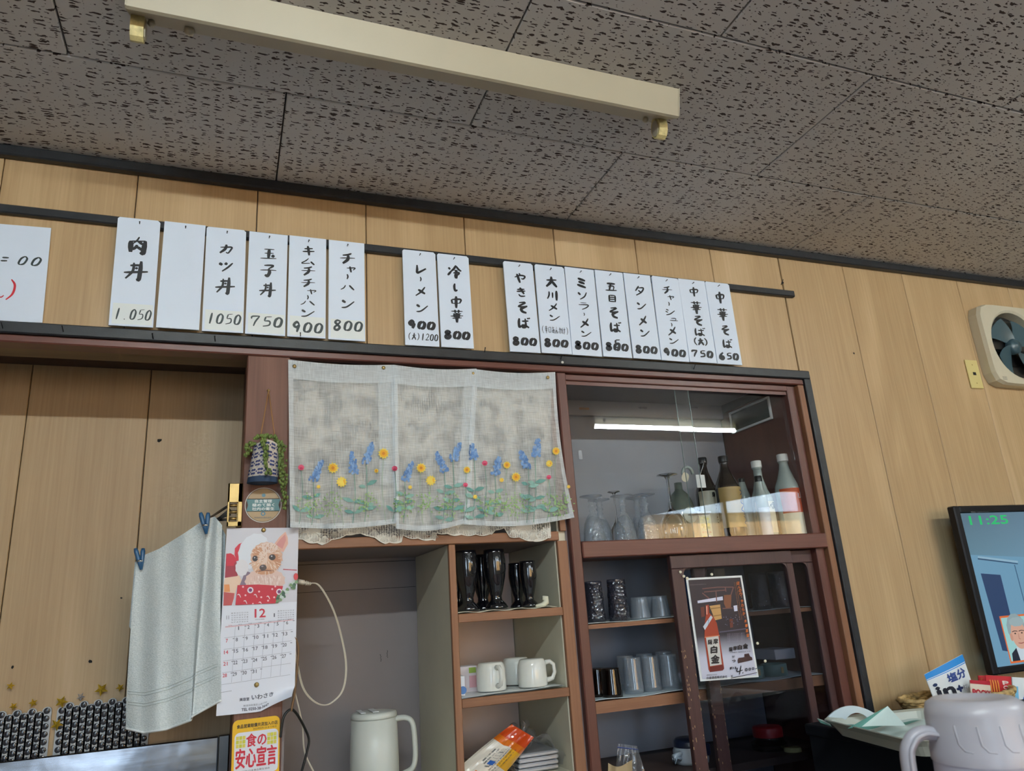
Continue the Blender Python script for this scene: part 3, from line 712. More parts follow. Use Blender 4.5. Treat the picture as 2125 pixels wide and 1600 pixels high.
for i, (nm, chars, price, pv, lab, tl, tr, br, bl, desc) in enumerate(S):
    pl, wd, hg = quadplane(tl, tr, br, bl, YS)
    Pm = Plane(pl.o, pl.r.normalized(), pl.u.normalized())
    c0 = Pm(wd/2, 0)
    t = thing('menu_sign', Pm(wd/2, -hg), 'white menu board ' + desc if nm else 'blank white menu board without writing, second from the left of the row', 'sign', 'menu boards hanging in a row')
    cut = .006
    rnd = i in (0, 2, 6, 7, 8, 9, 13, 15)
    out = [(0, -hg), (wd, -hg), (wd, -cut if rnd else 0), (wd-(cut if rnd else 0), 0), (cut*.7 if rnd else 0, 0), (0, -cut*.7 if rnd else 0)] if rnd else [(0, -hg), (wd, -hg), (wd, 0), (0, 0)]
    part('board', MB().prism([Pm(x, y, 0) for x, y in out], -Pm.n*.005), 'paper', t)
    part('nail', MB().tube([Pm(wd*.52, -.013, .008), Pm(wd*.5, -.017, -.016)], .0011, 6).ball(Pm(wd*.52, -.013, .008), .0019, 4), 'nail', t)
    if lab:
        part('price_paper', MB().add([Pm(wd*.06, -hg*.985, .0003), Pm(wd*.97, -hg*.985, .0003), Pm(wd*.97, -hg*.80, .0003), Pm(wd*.06, -hg*.80, .0003)], [(0, 1, 2, 3)]), 'tape', t)
    if not nm: continue
    mb = MB()
    for v, s_, ch in chars:
        sw = min(hg*s_, wd*.62) if ch not in 'ー' else wd*.4
        if ch == 'ー': sw = wd*.35
        if ch in 'ャュ': dx = .10
        else: dx = 0
        if ch in 'キムチラミ目五玉' or ch == '子': sw = min(wd*.5, hg*s_*1.3)
        sw = max(sw, wd*.42)*(.78 if ch in 'ャュ' else 1)
        glyph(mb, ch, Pm, wd*(.52+dx), -hg*v, sw, hg*s_, .0006, lean=.06, wt=.155 if ch != '丼' else .12)
    part('brush_writing', mb, 'ink', t)
    mb = MB(); n = len(price); pw = wd*.84; x0 = wd*.5-pw/2
    if lab: x0 = wd*.1; pw = wd*.86
    for k, ch in enumerate(price):
        cw = pw/n; glyph(mb, ch, Pm, x0+cw*(k+.5), -hg*pv, cw*(.95 if ch != '.' else .5), hg*(.105 if lab else .082), .0009, lean=.12, wt=.16 if lab else .26)
    if i == 6:
        for k, ch in enumerate('(大)1200'):
            cw = wd*.92/7; glyph(mb, ch, Pm, wd*.06+cw*(k+.5), -hg*.91, cw*(1.0), hg*.075, .0009, wt=.17, lean=.1)
    if i == 9:
        for k, ch in enumerate('(辛口あんかけ)'):
            cw = wd*.94/8; glyph(mb, ch, Pm, wd*.03+cw*(k+.5), -hg*(.742), cw*1.0, hg*.085, .0009, wt=.13)
    if i == 11: glyph(mb, '5', Pm, wd*.52, -hg*.85, wd*.28, hg*.10, .0011, wt=.22)
    if i == 14:
        for k, ch in enumerate('(大)'): glyph(mb, ch, Pm, wd*(.3+.2*k), -hg*.755, wd*.24, hg*.09, .0009, wt=.2)
    part('price_writing', mb, 'inkgrey' if lab else 'ink', t)
# large notice cut by the left edge
pl, wd, hg = quadplane((-165, 449), (108.5, 475.3), (85, 672.5), (-190, 655), -.012)
Pm = Plane(pl.o, pl.r.normalized(), pl.u.normalized())
t = thing('notice_sheet', Pm(wd/2, -hg), 'large white paper notice with handwritten hours and red writing at the far left', 'notice')
part('sheet', MB().prism([Pm(0, 0), Pm(0, -hg), Pm(wd, -hg), Pm(wd, 0)], -Pm.n*.002), 'paper', t)
mb = MB()
q = lambda x, y: tuple(((at(x, y, -.012)-Pm.o).dot(Pm.r), (at(x, y, -.012)-Pm.o).dot(Pm.u)))
for ch, x, y, w_, h_ in ((':', 10, 538, .022, .02), ('0', 48, 541, .022, .026), ('0', 76, 543, .024, .026), ('1', -60, 532, .02, .03), ('4', 0, 0, 0, 0)):
    if ch in G and w_: u_, v_ = q(x, y); glyph(mb, ch, Pm, u_, v_, w_, h_, .0006, lean=.3, wt=.13)
part('black_writing', mb, 'inkgrey', t)
mb = MB(); stroke(mb, Pm, [q(24, 580), q(31, 592), q(26, 610), q(12, 622)], .005, .0006, taper=(.5, .5)); stroke(mb, Pm, [q(-20, 610), q(0, 617), q(8, 613)], .003, .0008)
part('red_writing', mb, 'redink', t)
# nails along the black trims
NL = [' at the far left edge above the alcove', ' above the alcove, second from the left', ' below the blank menu board', ' below the katsu-don menu board', ' above the pearl push pin', ' above the display cabinet right of the menu boards', ' rail end right of the last menu board', ' below the kimchi fried rice board', ' below the gap right of the chilled noodles board']
for (x, y) in ((6, 680), (132, 687), (318, 702), (447, 707), (1164, 745), (1440, 765), (1622, 588), (624, 700), (1006, 730)):
    p = at(x, y, -.022)
    single('nail', MB().tube([p+Vector((-.002, -.012, .008)), p+Vector((0, .004, -.004))], .0012, 6).ball(p+Vector((-.002, -.012, .008)), .002, 4), 'nail',
           'short dark nail in the black trim'+NL.pop(0), 'nail', 'nails in the black trims')
p = at(1167, 752, -.024)
single('push_pin', MB().ball(p, .0045, 8).tube([p, p+Vector((0, .012, 0))], .0012, 6), 'ceramic', 'small pearl-white push pin in the black trim above the curtain', 'pin')

# ================================================================== STAINS AND KNOT HOLES ON PANELS (real pits)
def pit(x, y, Y, r, label):
    p = at(x, y, Y); mb = MB()
    pts = [(r*(.6+.5*random.random())*math.cos(a), r*1.1*(.5+.6*random.random())*math.sin(a)) for a in [i*PI/5 for i in range(10)]]
    mb.prism([(p.x+a, Y-.0006, p.z+b) for a, b in pts][::-1], (0, .0005, 0))
    single('knot_hole', mb, 'hole', label, 'hole')
pit(331, 914, .379, .007, 'dark knot hole with a smudge high in the alcove panelling')
pit(26, 1384, .379, .004, 'small dark hole low at the left of the alcove panelling')
pit(187, 1373, .379, .005, 'small dark hole low in the alcove panelling left of the towel')
pit(252, 1241, .379, .003, 'tiny dark dot in the alcove panelling beside the towel')
pit(1772, 733, -.0002, .004, 'small dark screw hole in the panelling right of the picture rail')
pit(1624, 587, -.0002, .006, 'dark scuff mark on the panel seam above the end of the black rail')
pit(1677, 790, -.0002, .005, 'small dark scuff beside the corner of the black frame')

# ================================================================== ALCOVE: tile sheets, stars, steel
YT = .372
col = math.sqrt(3)/2
def tilesheet(x0, x1, ztop, label, slope=0, steps=None):
    t = thing('tile_sheet', ((x0+x1)/2, YT, .87), label, 'tiles')
    pit_, dia = .0182, .0146
    proto = None; k = 0; back = MB(); x = x0+dia/2
    mb0 = MB().lathe([(dia/2, -.0005), (dia/2, .0012)], n=14, axis='y').lathe([(dia/2, .0012), (dia*.40, .0021), (dia*.2, .0026), (.00001, .0028)], n=14, axis='y')
    mb0.v = [(a, -b, c) for a, b, c in mb0.v]
    cx = []
    while x < x1-dia/3:
        zz = ztop(x) - (0 if k % 2 else pit_/2)
        top = zz
        while zz > .868:
            if proto is None: proto = part('tile', mb0, 'tile', t, origin=(0, 0, 0)); o = proto
            else:
                o = bpy.data.objects.new('tile', proto.data); COL.objects.link(o); o.parent = t
            o.location = Vector((x, YT-.001, zz))-t.location
            zz -= pit_
        # scalloped backing strip
        r_ = dia/2+.002
        back.prism([(x+r_*math.cos(a)*1.12, YT, top+r_*math.sin(a)) for a in [PI*i/8 for i in range(9)]] + [(x-r_*1.12, YT, .862), (x+r_*1.12, YT, .862)], (0, .003, 0))
        x += pit_*.89; k += 1
    part('backing', back, 'grout', t)
tilesheet(-.66, -.392, lambda x: .983+.0*x, 'left sheet of round dark glossy penny tiles, ending at the gold star')
tilesheet(-.384, -.165, lambda x: .983+.006 if x < -.20 else .92, 'right sheet of round dark glossy penny tiles, beside the towel')
STARS = [(21, 1424, 6.5, 'gold', 'small gold star sticker at the far left above the tiles'), (27, 1466, 6.5, 'gold', 'small gold star on the top edge of the tiles, leftmost'),
 (68, 1459, 7, 'gold', 'small gold star on the top edge of the left tile sheet'), (117, 1504, 10, 'gold', 'gold star on the joint between the two tile sheets'),
 (127, 1457, 10, 'gold', 'gold star at the top of the joint between the tile sheets'), (167, 1446, 7, 'silver', 'small silver star above the tiles'),
 (210, 1431, 11, 'gold', 'largest gold star above the right tile sheet'), (249, 1427, 7, 'gold', 'small gold star left of the towel hem')]
for x, y, r_, mt, lb in STARS:
    p = at(x, y, .362); r_ = r_*.00155; rot = random.random(); mb = MB()
    pts = [((r_ if i % 2 == 0 else r_*.42)*math.sin(rot+i*PI/5), (r_ if i % 2 == 0 else r_*.42)*math.cos(rot+i*PI/5)) for i in range(10)]
    v = [(p.x+a, .366, p.z+b) for a, b in pts]+[(p.x, .3615, p.z), (p.x, .368, p.z)]
    mb.add(v, [(i, (i+1) % 10, 10) for i in range(10)]+[((i+1) % 10, i, 11) for i in range(10)])
    o = single('star_sticker', mb, mt, lb, 'star', 'star decorations on the alcove wall')
    if mt == 'gold' : pass
def brushed():
    mt, t, b = nt('brushed_steel_sheet')
    b.inputs['Metallic'].default_value = 1; b.inputs['Base Color'].default_value = (.50, .53, .58, 1)
    geo = N(t, 'ShaderNodeNewGeometry'); mp = N(t, 'ShaderNodeMapping'); mp.inputs['Scale'].default_value = (3, 3, 60)
    t.links.new(geo.outputs['Position'], mp.inputs['Vector'])
    n = N(t, 'ShaderNodeTexNoise', i_Scale=3.0, i_Detail=4.0); t.links.new(mp.outputs[0], n.inputs['Vector'])
    mr = N(t, 'ShaderNodeMapRange'); mr.inputs[3].default_value = .10; mr.inputs[4].default_value = .26
    t.links.new(n.outputs[0], mr.inputs[0]); t.links.new(mr.outputs[0], b.inputs['Roughness'])
    n2 = N(t, 'ShaderNodeTexNoise', i_Scale=9.0); t.links.new(geo.outputs['Position'], n2.inputs['Vector'])
    bp = N(t, 'ShaderNodeBump', i_Strength=.25, i_Distance=.01); t.links.new(n2.outputs[0], bp.inputs['Height']); t.links.new(bp.outputs[0], b.inputs['Normal'])
    return mt
M['brushed'] = brushed()
bs = thing('steel_backsplash', (-.5, .36, .4), 'stainless steel backsplash sheet with a folded top edge below the penny tiles', 'backsplash')
part('sheet', MB().box(-1.6, .0, .350, .362, .4, .879, .003), 'brushed', bs)
part('edge_strip', MB().box(.0005, .027, .346, .362, .4, .881, .002), 'darksteel', bs)

# ================================================================== ON THE POST
YP = -.0125
# hanging planter
pn = at(557, 812, YP)
t = thing('hanging_planter', (pn.x, -.04, 1.485), 'small hanging patterned cloth pot with trailing green succulent strings on the wooden post', 'planter')
a, b, c, d = at(528, 918, -.045), at(580, 922, -.045), at(512, 1000, -.045), at(576, 1006, -.045)
xc0, zc0, rt0 = (a.x+b.x)/2, (a.z+b.z)/2, (b.x-a.x)/2
xc1, zc1, rt1 = (c.x+d.x)/2, (c.z+d.z)/2, (d.x-c.x)/2
def potring(u, v):
    ang = 2*PI*u; xc = xc0+(xc1-xc0)*v; z = zc0+(zc1-zc0)*v; r = rt0+(rt1-rt0)*v
    return (xc+r*math.cos(ang), -.047+r*.75*math.sin(ang), z+.004*math.sin(ang*3)*(1-v))
def potpat():
    mt, t_, b_ = nt('blue_flower_print_cloth')
    geo = N(t_, 'ShaderNodeNewGeometry'); mp = N(t_, 'ShaderNodeMapping'); mp.inputs['Scale'].default_value = (38, 14, 38)
    t_.links.new(geo.outputs['Position'], mp.inputs['Vector'])
    v = N(t_, 'ShaderNodeTexVoronoi', i_Scale=1.0, i_Randomness=.1, feature='DISTANCE_TO_EDGE'); t_.links.new(mp.outputs[0], v.inputs['Vector'])
    v2 = N(t_, 'ShaderNodeTexVoronoi', i_Scale=2.4, i_Randomness=.15); t_.links.new(mp.outputs[0], v2.inputs['Vector'])
    r2 = ramp(t_, v2.outputs['Distance'], [(.30, (.03, .05, .14)), (.36, (.62, .55, .46))])
    r1 = ramp(t_, v.outputs['Distance'], [(.03, (1, 1, 1)), (.05, (0, 0, 0))])
    mx = N(t_, 'ShaderNodeMix', data_type='RGBA'); t_.links.new(r1, mx.inputs[0]); t_.links.new(r2, mx.inputs[6]); mx.inputs[7].default_value = (.66, .60, .52, 1)
    t_.links.new(mx.outputs[2], b_.inputs['Base Color']); b_.inputs['Roughness'].default_value = .9
    return mt
M['potpat'] = potpat()
mb = MB(); mb.smooth = True; mb.grid(lambda u, v: potring(u, v*.86), 24, 8); part('pot', mb, plain('pot_linen', (.60, .54, .48), .9, bump=.3, bscale=300), t)
pm_ = MB(); nv_ = L3(58, 66, 112)
class PotS:
    def __call__(s, x, y, h=0):
        p_ = Vector(potring(x, y)); c_ = Vector((xc0+(xc1-xc0)*y, -.047, p_.z)); d_ = (p_-c_).normalized(); return p_+d_*(.0006+h)
ps_ = PotS()
for iy in range(4):
    for ix in range(-3, 4):
        cu, cv = .75+ix*.082+(.041 if iy % 2 else 0), .12+iy*.21
        for k_ in range(4):
            a_ = PI/4+k_*PI/2; ell(pm_, ps_, cu+.020*math.cos(a_), cv+.062*math.sin(a_), .017, .030, 0, nv_, 8, rot=0)
        ell(pm_, ps_, cu+.041, cv, .009, .022, 0, nv_, 7); pm_.add([ps_(cu-.012, cv+.098, 0), ps_(cu+.012, cv+.098, 0), ps_(cu+.012, cv+.106, 0), ps_(cu-.012, cv+.106, 0)], [(0, 1, 2, 3)], nv_)
pm_.v = [tuple(q_) for q_ in pm_.v]
part('flower_print', pm_, 'printcloth', t)
mb = MB(); mb.smooth = True; mb.grid(lambda u, v: potring(u, .86+v*.14), 24, 2)
mb.add([potring(i/24, 1) for i in range(24)], [tuple(range(24))]); part('pot_base', mb, 'potbase', t)
mb = MB(); top = Vector((pn.x, -.02, pn.z))
for px_, py_ in ((541, 905), (571, 912)):
    e = at(px_, py_, -.045); mb.tube([top, e, e+Vector((0, 0, -.02))], .0013, 6)
part('hanging_string', mb, 'string', t)
part('tack', MB().ball((pn.x, -.016, pn.z+.001), .004, 6), 'brass', t)
def vine(pts, n, spread):
    mb = MB(); P_ = [Vector(p) for p in pts]
    for k in range(n):
        s_ = k/(n-1)*(len(P_)-1); i = min(int(s_), len(P_)-2); q_ = P_[i].lerp(P_[i+1], s_-i)
        o_ = Vector(((random.random()-.5)*2*spread, (random.random()-.7)*spread, (random.random()-.5)*.007))
        mb.ball(q_+o_, .0029+.0013*random.random(), 5, (1, 1, 1.25))
    mb.tube(P_, .0009, 4)
    return mb
VV = [[(528, 918, -.06), (516, 925, -.055), (514, 945, -.05)], [(545, 910, -.07), (552, 935, -.085), (557, 985, -.083)], [(575, 912, -.05), (588, 930, -.045), (590, 990, -.04), (592, 1055, -.035)],
      [(580, 915, -.06), (583, 960, -.07), (584, 1010, -.06)], [(532, 908, -.05), (550, 904, -.05), (572, 908, -.05)]]
for pts, n, s_ in zip(VV, (26, 34, 64, 36, 34), (.008, .006, .007, .006, .006)):
    part('succulent_string', vine([at(*p) for p in pts], n, s_), 'green', t)
# round clear sticker
c = at(546.5, 1048, YP-.001)
t = thing('round_sticker', c, 'round transparent hygiene sticker with a teal band of white characters on the post', 'sticker')
Pm = Plane((c.x, YP-.0006, c.z), (1, 0, 0), (0, 0, 1)); R_ = .0435
part('clear_disc', MB().lathe([(R_, 0), (R_, .0004), (.00001, .0005)], c=(c.x, YP-.0010, c.z), n=32, axis='y'), 'sealfilm', t)
mb = MB()
n = 40
for r0, r1, cc in ((R_*.955, R_, (.55, .52, .46)),):
    for i in range(n):
        a0, a1 = 2*PI*i/n, 2*PI*(i+1)/n
        mb.add([Pm(r0*math.cos(a0), r0*math.sin(a0), .001), Pm(r1*math.cos(a0), r1*math.sin(a0), .001), Pm(r1*math.cos(a1), r1*math.sin(a1), .001), Pm(r0*math.cos(a1), r0*math.sin(a1), .001)], [(0, 1, 2, 3)], cc)
tan = (.42, .29, .15)
for s_ in (1, -1):
    poly(mb, Pm, [(R_*.93*math.cos(a), s_*R_*.93*math.sin(a)) for a in [PI*(.13+.74*i/14) for i in range(15)]], .0007, tan)
poly(mb, Pm, [(-.040, .0145), (.040, .0145), (.036, 0), (.040, -.0150), (-.040, -.0150), (-.036, 0)], .0012, (.07, .20, .22))
for k, s_ in enumerate(('自主管理', '極めて築く', '社内の衛生')):
    puttext(mb, s_, Pm, 0, .0095-.0095*k, .052 if k else .040, .0078, .0016, (.75, .80, .80), bold=.0002)
ell(mb, Pm, 0, .024, .0045, .0045, .0012, (.09, .22, .28)); ell(mb, Pm, 0, -.0215, .0055, .0055, .0012, (.06, .20, .30))
ell(mb, Pm, 0, -.0215, .003, .003, .0014, tan)
puttext(mb, '新潟県食品衛生協会', Pm, 0, -.031, .040, .004, .0012, (.08, .12, .16))
part('printed_design', mb, 'print', t)

# calendar
def calS(px, py): return at(px, py, YP-.004)
TL, TR, ML, MR = calS(471, 1096), calS(620, 1095), calS(461, 1257), calS(616, 1250)
t = thing('wall_calendar', calS(530, 1480), 'hanging December calendar with a puppy in a santa hat, pinned to the post', 'calendar')
def bil(tl, tr, bl, br):
    def f(x, y, h=0):            # x 0..1, y 0..-1
        v = -y; p = (tl*(1-x)+tr*x)*(1-v)+(bl*(1-x)+br*x)*v
        return p+Vector((0, -h, 0))
    return f
BL_, BR_ = calS(448.5, 1486), calS(611, 1470)
pic = bil(TL, TR, ML, MR)
mb = MB()
def curl(u, v):
    p = bil(ML, MR, BL_, BR_)(u, -v)
    k = max(0, (u-.55)/.45)*max(0, (v-.80)/.20)
    return p+Vector((-.010*k, -.045*k*k, .030*k))
sheet = MB(); sheet.smooth = True; sheet.grid(lambda u, v: pic(u, -v), 2, 2); sheet.grid(curl, 16, 24)
part('calendar_sheet', sheet, plain('calendar_paper', (.78, .81, .90), .45), t)
H = .0006
W_ = 1/1.54            # photo pixel helper: crop 2000px wide = 300 px
def cpx(x, y):          # coordinates of the zoomed crop of the picture -> picture uv
    X, Y = 420+x*.15, 1060+y*.15
    v = (Y-1095.5)/(1253.5-1095.5); l = 471-10*v; r = 620-4*v
    return ((X-l)/(r-l), -max(0, min(1, v)))
def cp_(pts, col, h): poly(mb, pic, [cpx(*p) for p in pts], h, col)
def ce(x, y, rx, ry, col, h, n=18, jag=0, rot=0):
    ps = []
    for i in range(n):
        a = 2*PI*i/n; k = 1+(jag if i % 2 else 0); ex, ey = rx*k*math.cos(a), ry*k*math.sin(a)
        ps.append((x+ex*math.cos(rot)-ey*math.sin(rot), y+ex*math.sin(rot)+ey*math.cos(rot)))
    cp_(ps, col, h)
red, dred = L3(205, 30, 60), L3(160, 40, 60)
cp_([(342, 238), (1333, 238), (1305, 1280), (287, 1315)], L3(212, 212, 222), H)
cp_([(330, 590), (400, 590), (440, 640), (500, 800), (480, 900), (310, 920)], dred, H*1.5)
cp_([(310, 910), (500, 890), (560, 1000), (470, 1060), (400, 1310), (290, 1312), (295, 1000)], L3(238, 205, 180), H*1.4)
cp_([(300, 1010), (370, 1010), (380, 1110), (300, 1110)], L3(232, 150, 90), H*1.8)
cp_([(295, 1110), (440, 1130), (430, 1200), (400, 1310), (288, 1312)], L3(190, 80, 80), H*1.9)
cp_([(590, 830), (680, 870), (560, 1080), (500, 1050)], L3(130, 110, 130), H*2)
cp_([(440, 610), (445, 520), (500, 460), (580, 430), (665, 402), (650, 440), (600, 500), (560, 600), (535, 715), (470, 690)], red, H*2.4)
cp_([(330, 600), (380, 585), (430, 610), (480, 690), (440, 720), (430, 760), (330, 760)], red, H*2.2)
ce(700, 560, 190, 250, L3(225, 230, 240), H*2.6, 26, .05, .5)
ce(540, 790, 85, 110, L3(228, 226, 232), H*2.75, 20, .08)
cp_([(1110, 825), (1305, 838), (1300, 1020), (1180, 1000)], L3(215, 212, 225), H*2.1)
cp_([(1110, 820), (1305, 838), (1305, 850), (1110, 834)], L3(180, 60, 80), H*2.2)
ce(860, 980, 270, 170, L3(225, 195, 185), H*2.8, 30, .06)                       # chest
cp_([(985, 470), (1060, 370), (1145, 292), (1175, 380), (1180, 470), (1110, 590), (1010, 520)], L3(225, 175, 160), H*3.1)   # ear
cp_([(1010, 480), (1070, 400), (1140, 330), (1150, 420), (1100, 540)], L3(212, 145, 140), H*3.2)
ce(880, 650, 215, 205, L3(218, 178, 155), H*3.4, 36, .05)                        # head
ce(900, 520, 130, 70, L3(232, 210, 200), H*3.6, 24, .1)
ce(760, 600, 70, 90, L3(205, 150, 115), H*3.6, 18, .1); ce(985, 720, 90, 110, L3(200, 140, 105), H*3.6, 18, .1)
ce(850, 780, 165, 105, L3(222, 180, 150), H*3.8, 30, .05)
ce(830, 660, 60, 90, L3(235, 210, 195), H*3.9, 18, .08)
ce(860, 850, 130, 40, L3(205, 150, 115), H*4.0, 22, .1)
ce(720, 668, 38, 40, L3(50, 42, 48), H*4.2); ce(958, 655, 46, 42, L3(45, 38, 42), H*4.2)
ce(714, 656, 10, 10, L3(200, 200, 210), H*4.5, 8); ce(950, 640, 11, 11, L3(200, 200, 210), H*4.5, 8)
ce(830, 795, 50, 42, L3(70, 58, 60), H*4.3); ce(820, 778, 18, 10, L3(150, 140, 145), H*4.6, 10)
stroke(mb, lambda x, y, h=0: pic(*cpx(x, y), h), [(740, 850), (850, 835), (990, 845)], 12, H*4.5, L3(110, 70, 60))
for k in range(260):
    a = random.random()*2*PI; q_ = random.random()**.5; fx, fy = 870+205*q_*math.cos(a), 670+190*q_*math.sin(a)
    if (abs(fx-720) < 48 or abs(fx-958) < 55) and abs(fy-660) < 48 or (abs(fx-830) < 62 and abs(fy-795) < 50): continue
    d_ = random.choice([L3(232, 200, 178), L3(215, 170, 140), L3(240, 222, 208), L3(200, 150, 118)])
    ln = random.uniform(25, 55); ca, sa = math.cos(a*.5+1.2), math.sin(a)
    stroke(mb, lambda x, y, h=0: pic(*cpx(x, y), h), [(fx, fy), (fx+ln*.5*math.cos(a), fy+ln*.5*math.sin(a)+4), (fx+ln*math.cos(a), fy+ln*math.sin(a)+10)], 9, H*4.0+k*3e-6, d_, taper=(.8, .2))
for k in range(120):
    fx, fy = random.uniform(640, 1080), random.uniform(900, 1010); stroke(mb, lambda x, y, h=0: pic(*cpx(x, y), h), [(fx, fy), (fx+random.uniform(-14, 14), fy+45)], 10, H*3.0+k*3e-6, random.choice([L3(232, 205, 196), L3(214, 182, 172), L3(240, 222, 216)]), taper=(.8, .2))
cp_([(480, 1025), (760, 1025), (1110, 1060), (1040, 1290), (450, 1312)], L3(200, 35, 60), H*4.8)   # box
for x, y in ((655, 1098), (1055, 1135)): ce(x, y, 42, 42, L3(235, 220, 230), H*5.1); ce(x, y, 24, 24, L3(120, 50, 110), H*5.3)
for x, y in ((555, 1050), (775, 1122), (588, 1165), (805, 1200), (958, 1095), (985, 1208), (690, 1285), (900, 1250), (1000, 1060)): ce(x, y, 14, 14, L3(245, 190, 200), H*5.2, 8)
for x, y in ((500, 1170), (900, 1210), (725, 1180), (585, 1258), (790, 1285)): stroke(mb, lambda a, b_, h=0: pic(*cpx(a, b_), h), [(x-22, y-14), (x+2, y-20), (x+24, y+22)], 12, H*5.2, L3(240, 220, 225))
for k in range(34):
    a = random.random(); x, y = 1010+a*290, 1270-a*260+random.uniform(-45, 45); ce(x, y, 24, 20, random.choice([L3(80, 120, 90), L3(60, 95, 80), L3(200, 215, 210), L3(120, 150, 110)]), H*(5.4+k*.02), 7, .3)
ce(1290, 935, 32, 50, L3(215, 70, 80), H*6.2)
part('puppy_picture', mb, 'print', t)
mb = MB(); low = lambda x, y, h=0: curl(x, -y)+Vector((0, -h, 0))
D_ = 1486-1253
def lp(X, Y):            # photo px -> uv of the lower sheet
    v = (Y-1253.5)/(1478-1253.5); l = 461-12.5*v; r = 616-5*v; return ((X-l)/(r-l), -v)
lowp = lambda X, Y, h=0: low(*lp(X, Y), h)
class PP_:                # surface in photo pixels, y flipped so text stands upright
    def __call__(s, x, y, h=0): return lowp(x, -y, h)
pp = PP_()
dk, rd = L3(95, 98, 112), L3(205, 70, 90)
puttext(mb, '12', pp, 538.5, -1273, 22, 18, H, L3(205, 45, 70), bold=.5)
for bx, mon in ((494, '11'), (590, '1')):
    puttext(mb, mon, pp, bx-22, -1279, 5 if mon == '11' else 2.2, 8, H, dk)
    for r_ in range(5):
        for c_ in range(7): puttext(mb, str(8+(r_*7+c_) % 20), pp, bx-13+c_*5.2, -(1270+r_*4.8+(.6-c_*.05)), 3.2, 2.4, H, dk)
puttext(mb, 'DECEMBER', pp, 538, -1286.5, 19, 1.8, H, dk)
for c_, dn in enumerate(('SUN', 'MON', 'TUE', 'WED', 'THU', 'FRI', 'SAT')): puttext(mb, dn, pp, 477+c_*20.4, -(1296-c_*.9), 7, 2.2, H, rd if c_ == 0 else dk)
poly(mb, pp, [(467, -1300), (608, -1292), (608, -1290.5), (467, -1298.5)], H, L3(225, 170, 180))
for d_ in range(1, 32):
    c_, r_ = d_ % 7, d_//7
    X = 471.5+c_*20.2-r_*1.4+(2.5 if r_ == 0 else 0); Y = 1304+r_*23.6-c_*1.2
    puttext(mb, str(d_), pp, X, -Y, (4.0 if d_ < 10 else 8.4) if d_ != 1 else 1.6, 7.4, H, rd if c_ == 0 else dk, bold=.15)
    for q_ in (0,): poly(mb, pp, [(X+12, -Y+3), (X+16, -Y+3), (X+16, -Y+4.2), (X+12, -Y+4.2)], H, dk)
lg = L3(170, 172, 185)
for r_ in range(6):
    Y0, Y1 = 1296+r_*23.8+2, 1296+r_*23.8-7
    poly(mb, pp, [(467-r_*1.6, -Y0), (607-r_*1., -Y1), (607-r_*1., -Y1+.7), (467-r_*1.6, -Y0+.7)], H, lg)
for c_ in range(1, 7):
    X0 = 467+c_*20.2; poly(mb, pp, [(X0, -1300+c_), (X0+.6, -1300+c_), (X0-7.4, -1415+c_*1.2), (X0-8, -1415+c_*1.2)], H, lg)
puttext(mb, '美容室', pp, 506, -1450, 20, 6.5, H, dk, bold=.2)
puttext(mb, 'いわさき', pp, 544, -1447.5, 46, 10, H, dk, bold=.35)
puttext(mb, '新潟市秋葉区山谷1752', pp, 529, -1463, 50, 4, H, dk)
puttext(mb, 'TEL 0250-38-3647', pp, 529, -1470.5, 58, 5.5, H, dk, bold=.3)
poly(mb, pp, [(452, -1433), (480, -1431), (480, -1430.2), (452, -1432.2)], H, L3(150, 150, 165))
part('printed_dates', mb, 'print', t)
for (x, y) in ((547, 1100), (532.5, 1421)):
    p = at(x, y, YP-.006); part('thumb_tack', MB().ball(p, .0055, 8, (1, .6, 1)), 'brass', t)
# yellow food-safety sticker
pl, wd, hg = quadplane((482, 1493), (582, 1487), (578, 1622), (480, 1628), YP-.0012)
Pm = Plane(pl.o, pl.r.normalized(), pl.u.normalized())
t = thing('food_safety_sticker', Pm(wd/2, -hg), 'yellow and white sticker with large red characters low on the post under the calendar', 'sticker')
mb = MB()
def rrect(x0, y0, x1, y1, r_, k=5):
    ps = []
    for cx_, cy_, a0 in ((x1-r_, y1-r_, 0), (x0+r_, y1-r_, PI/2), (x0+r_, y0+r_, PI), (x1-r_, y0+r_, 1.5*PI)):
        for i in range(k+1): a = a0+PI/2*i/k; ps.append((cx_+r_*math.cos(a), cy_+r_*math.sin(a)))
    return ps
mb.prism([Pm(x, y, 0) for x, y in rrect(0, -hg, wd, 0, .012)], -Pm.n*.0006); 
part('backing', mb, plain('yellow_sticker', L3(238, 186, 30), .4), t)
mb = MB()
poly(mb, Pm, rrect(wd*.05, -hg*.86, wd*.97, -hg*.20, .010), .0003, L3(228, 230, 240))
puttext(mb, '食品営業賠償共済加入の店', Pm, wd*.52, -hg*.105, wd*.86, hg*.062, .0004, L3(50, 40, 25), bold=.0002)
puttext(mb, '2023年8月1日まで有効', Pm, wd*.68, -hg*.165, wd*.5, hg*.03, .0004, L3(50, 40, 25))
for gx in range(3):
    for gy in range(3):
        for b0 in (.08, .735): poly(mb, Pm, [(wd*(b0+.068*gx), -hg*(.255+.062*gy)), (wd*(b0+.06+.068*gx), -hg*(.255+.062*gy)), (wd*(b0+.06+.068*gx), -hg*(.31+.062*gy)), (wd*(b0+.068*gx), -hg*(.31+.062*gy))], .0005, L3(205, 205, 60) if (gx+gy) % 2 else L3(222, 208, 90))
rr = L3(205, 40, 62)
puttext(mb, '食の', Pm, wd*.505, -hg*.335, wd*.42, hg*.20, .0006, rr, bold=.0007)
puttext(mb, '安心宣言', Pm, wd*.51, -hg*.60, wd*.85, hg*.30, .0008, rr, bold=.0009)
puttext(mb, '(公社)日本食品衛生協会', Pm, wd*.5, -hg*.80, wd*.6, hg*.035, .0006, L3(60, 55, 60))
part('printed_design', mb, 'print', t)

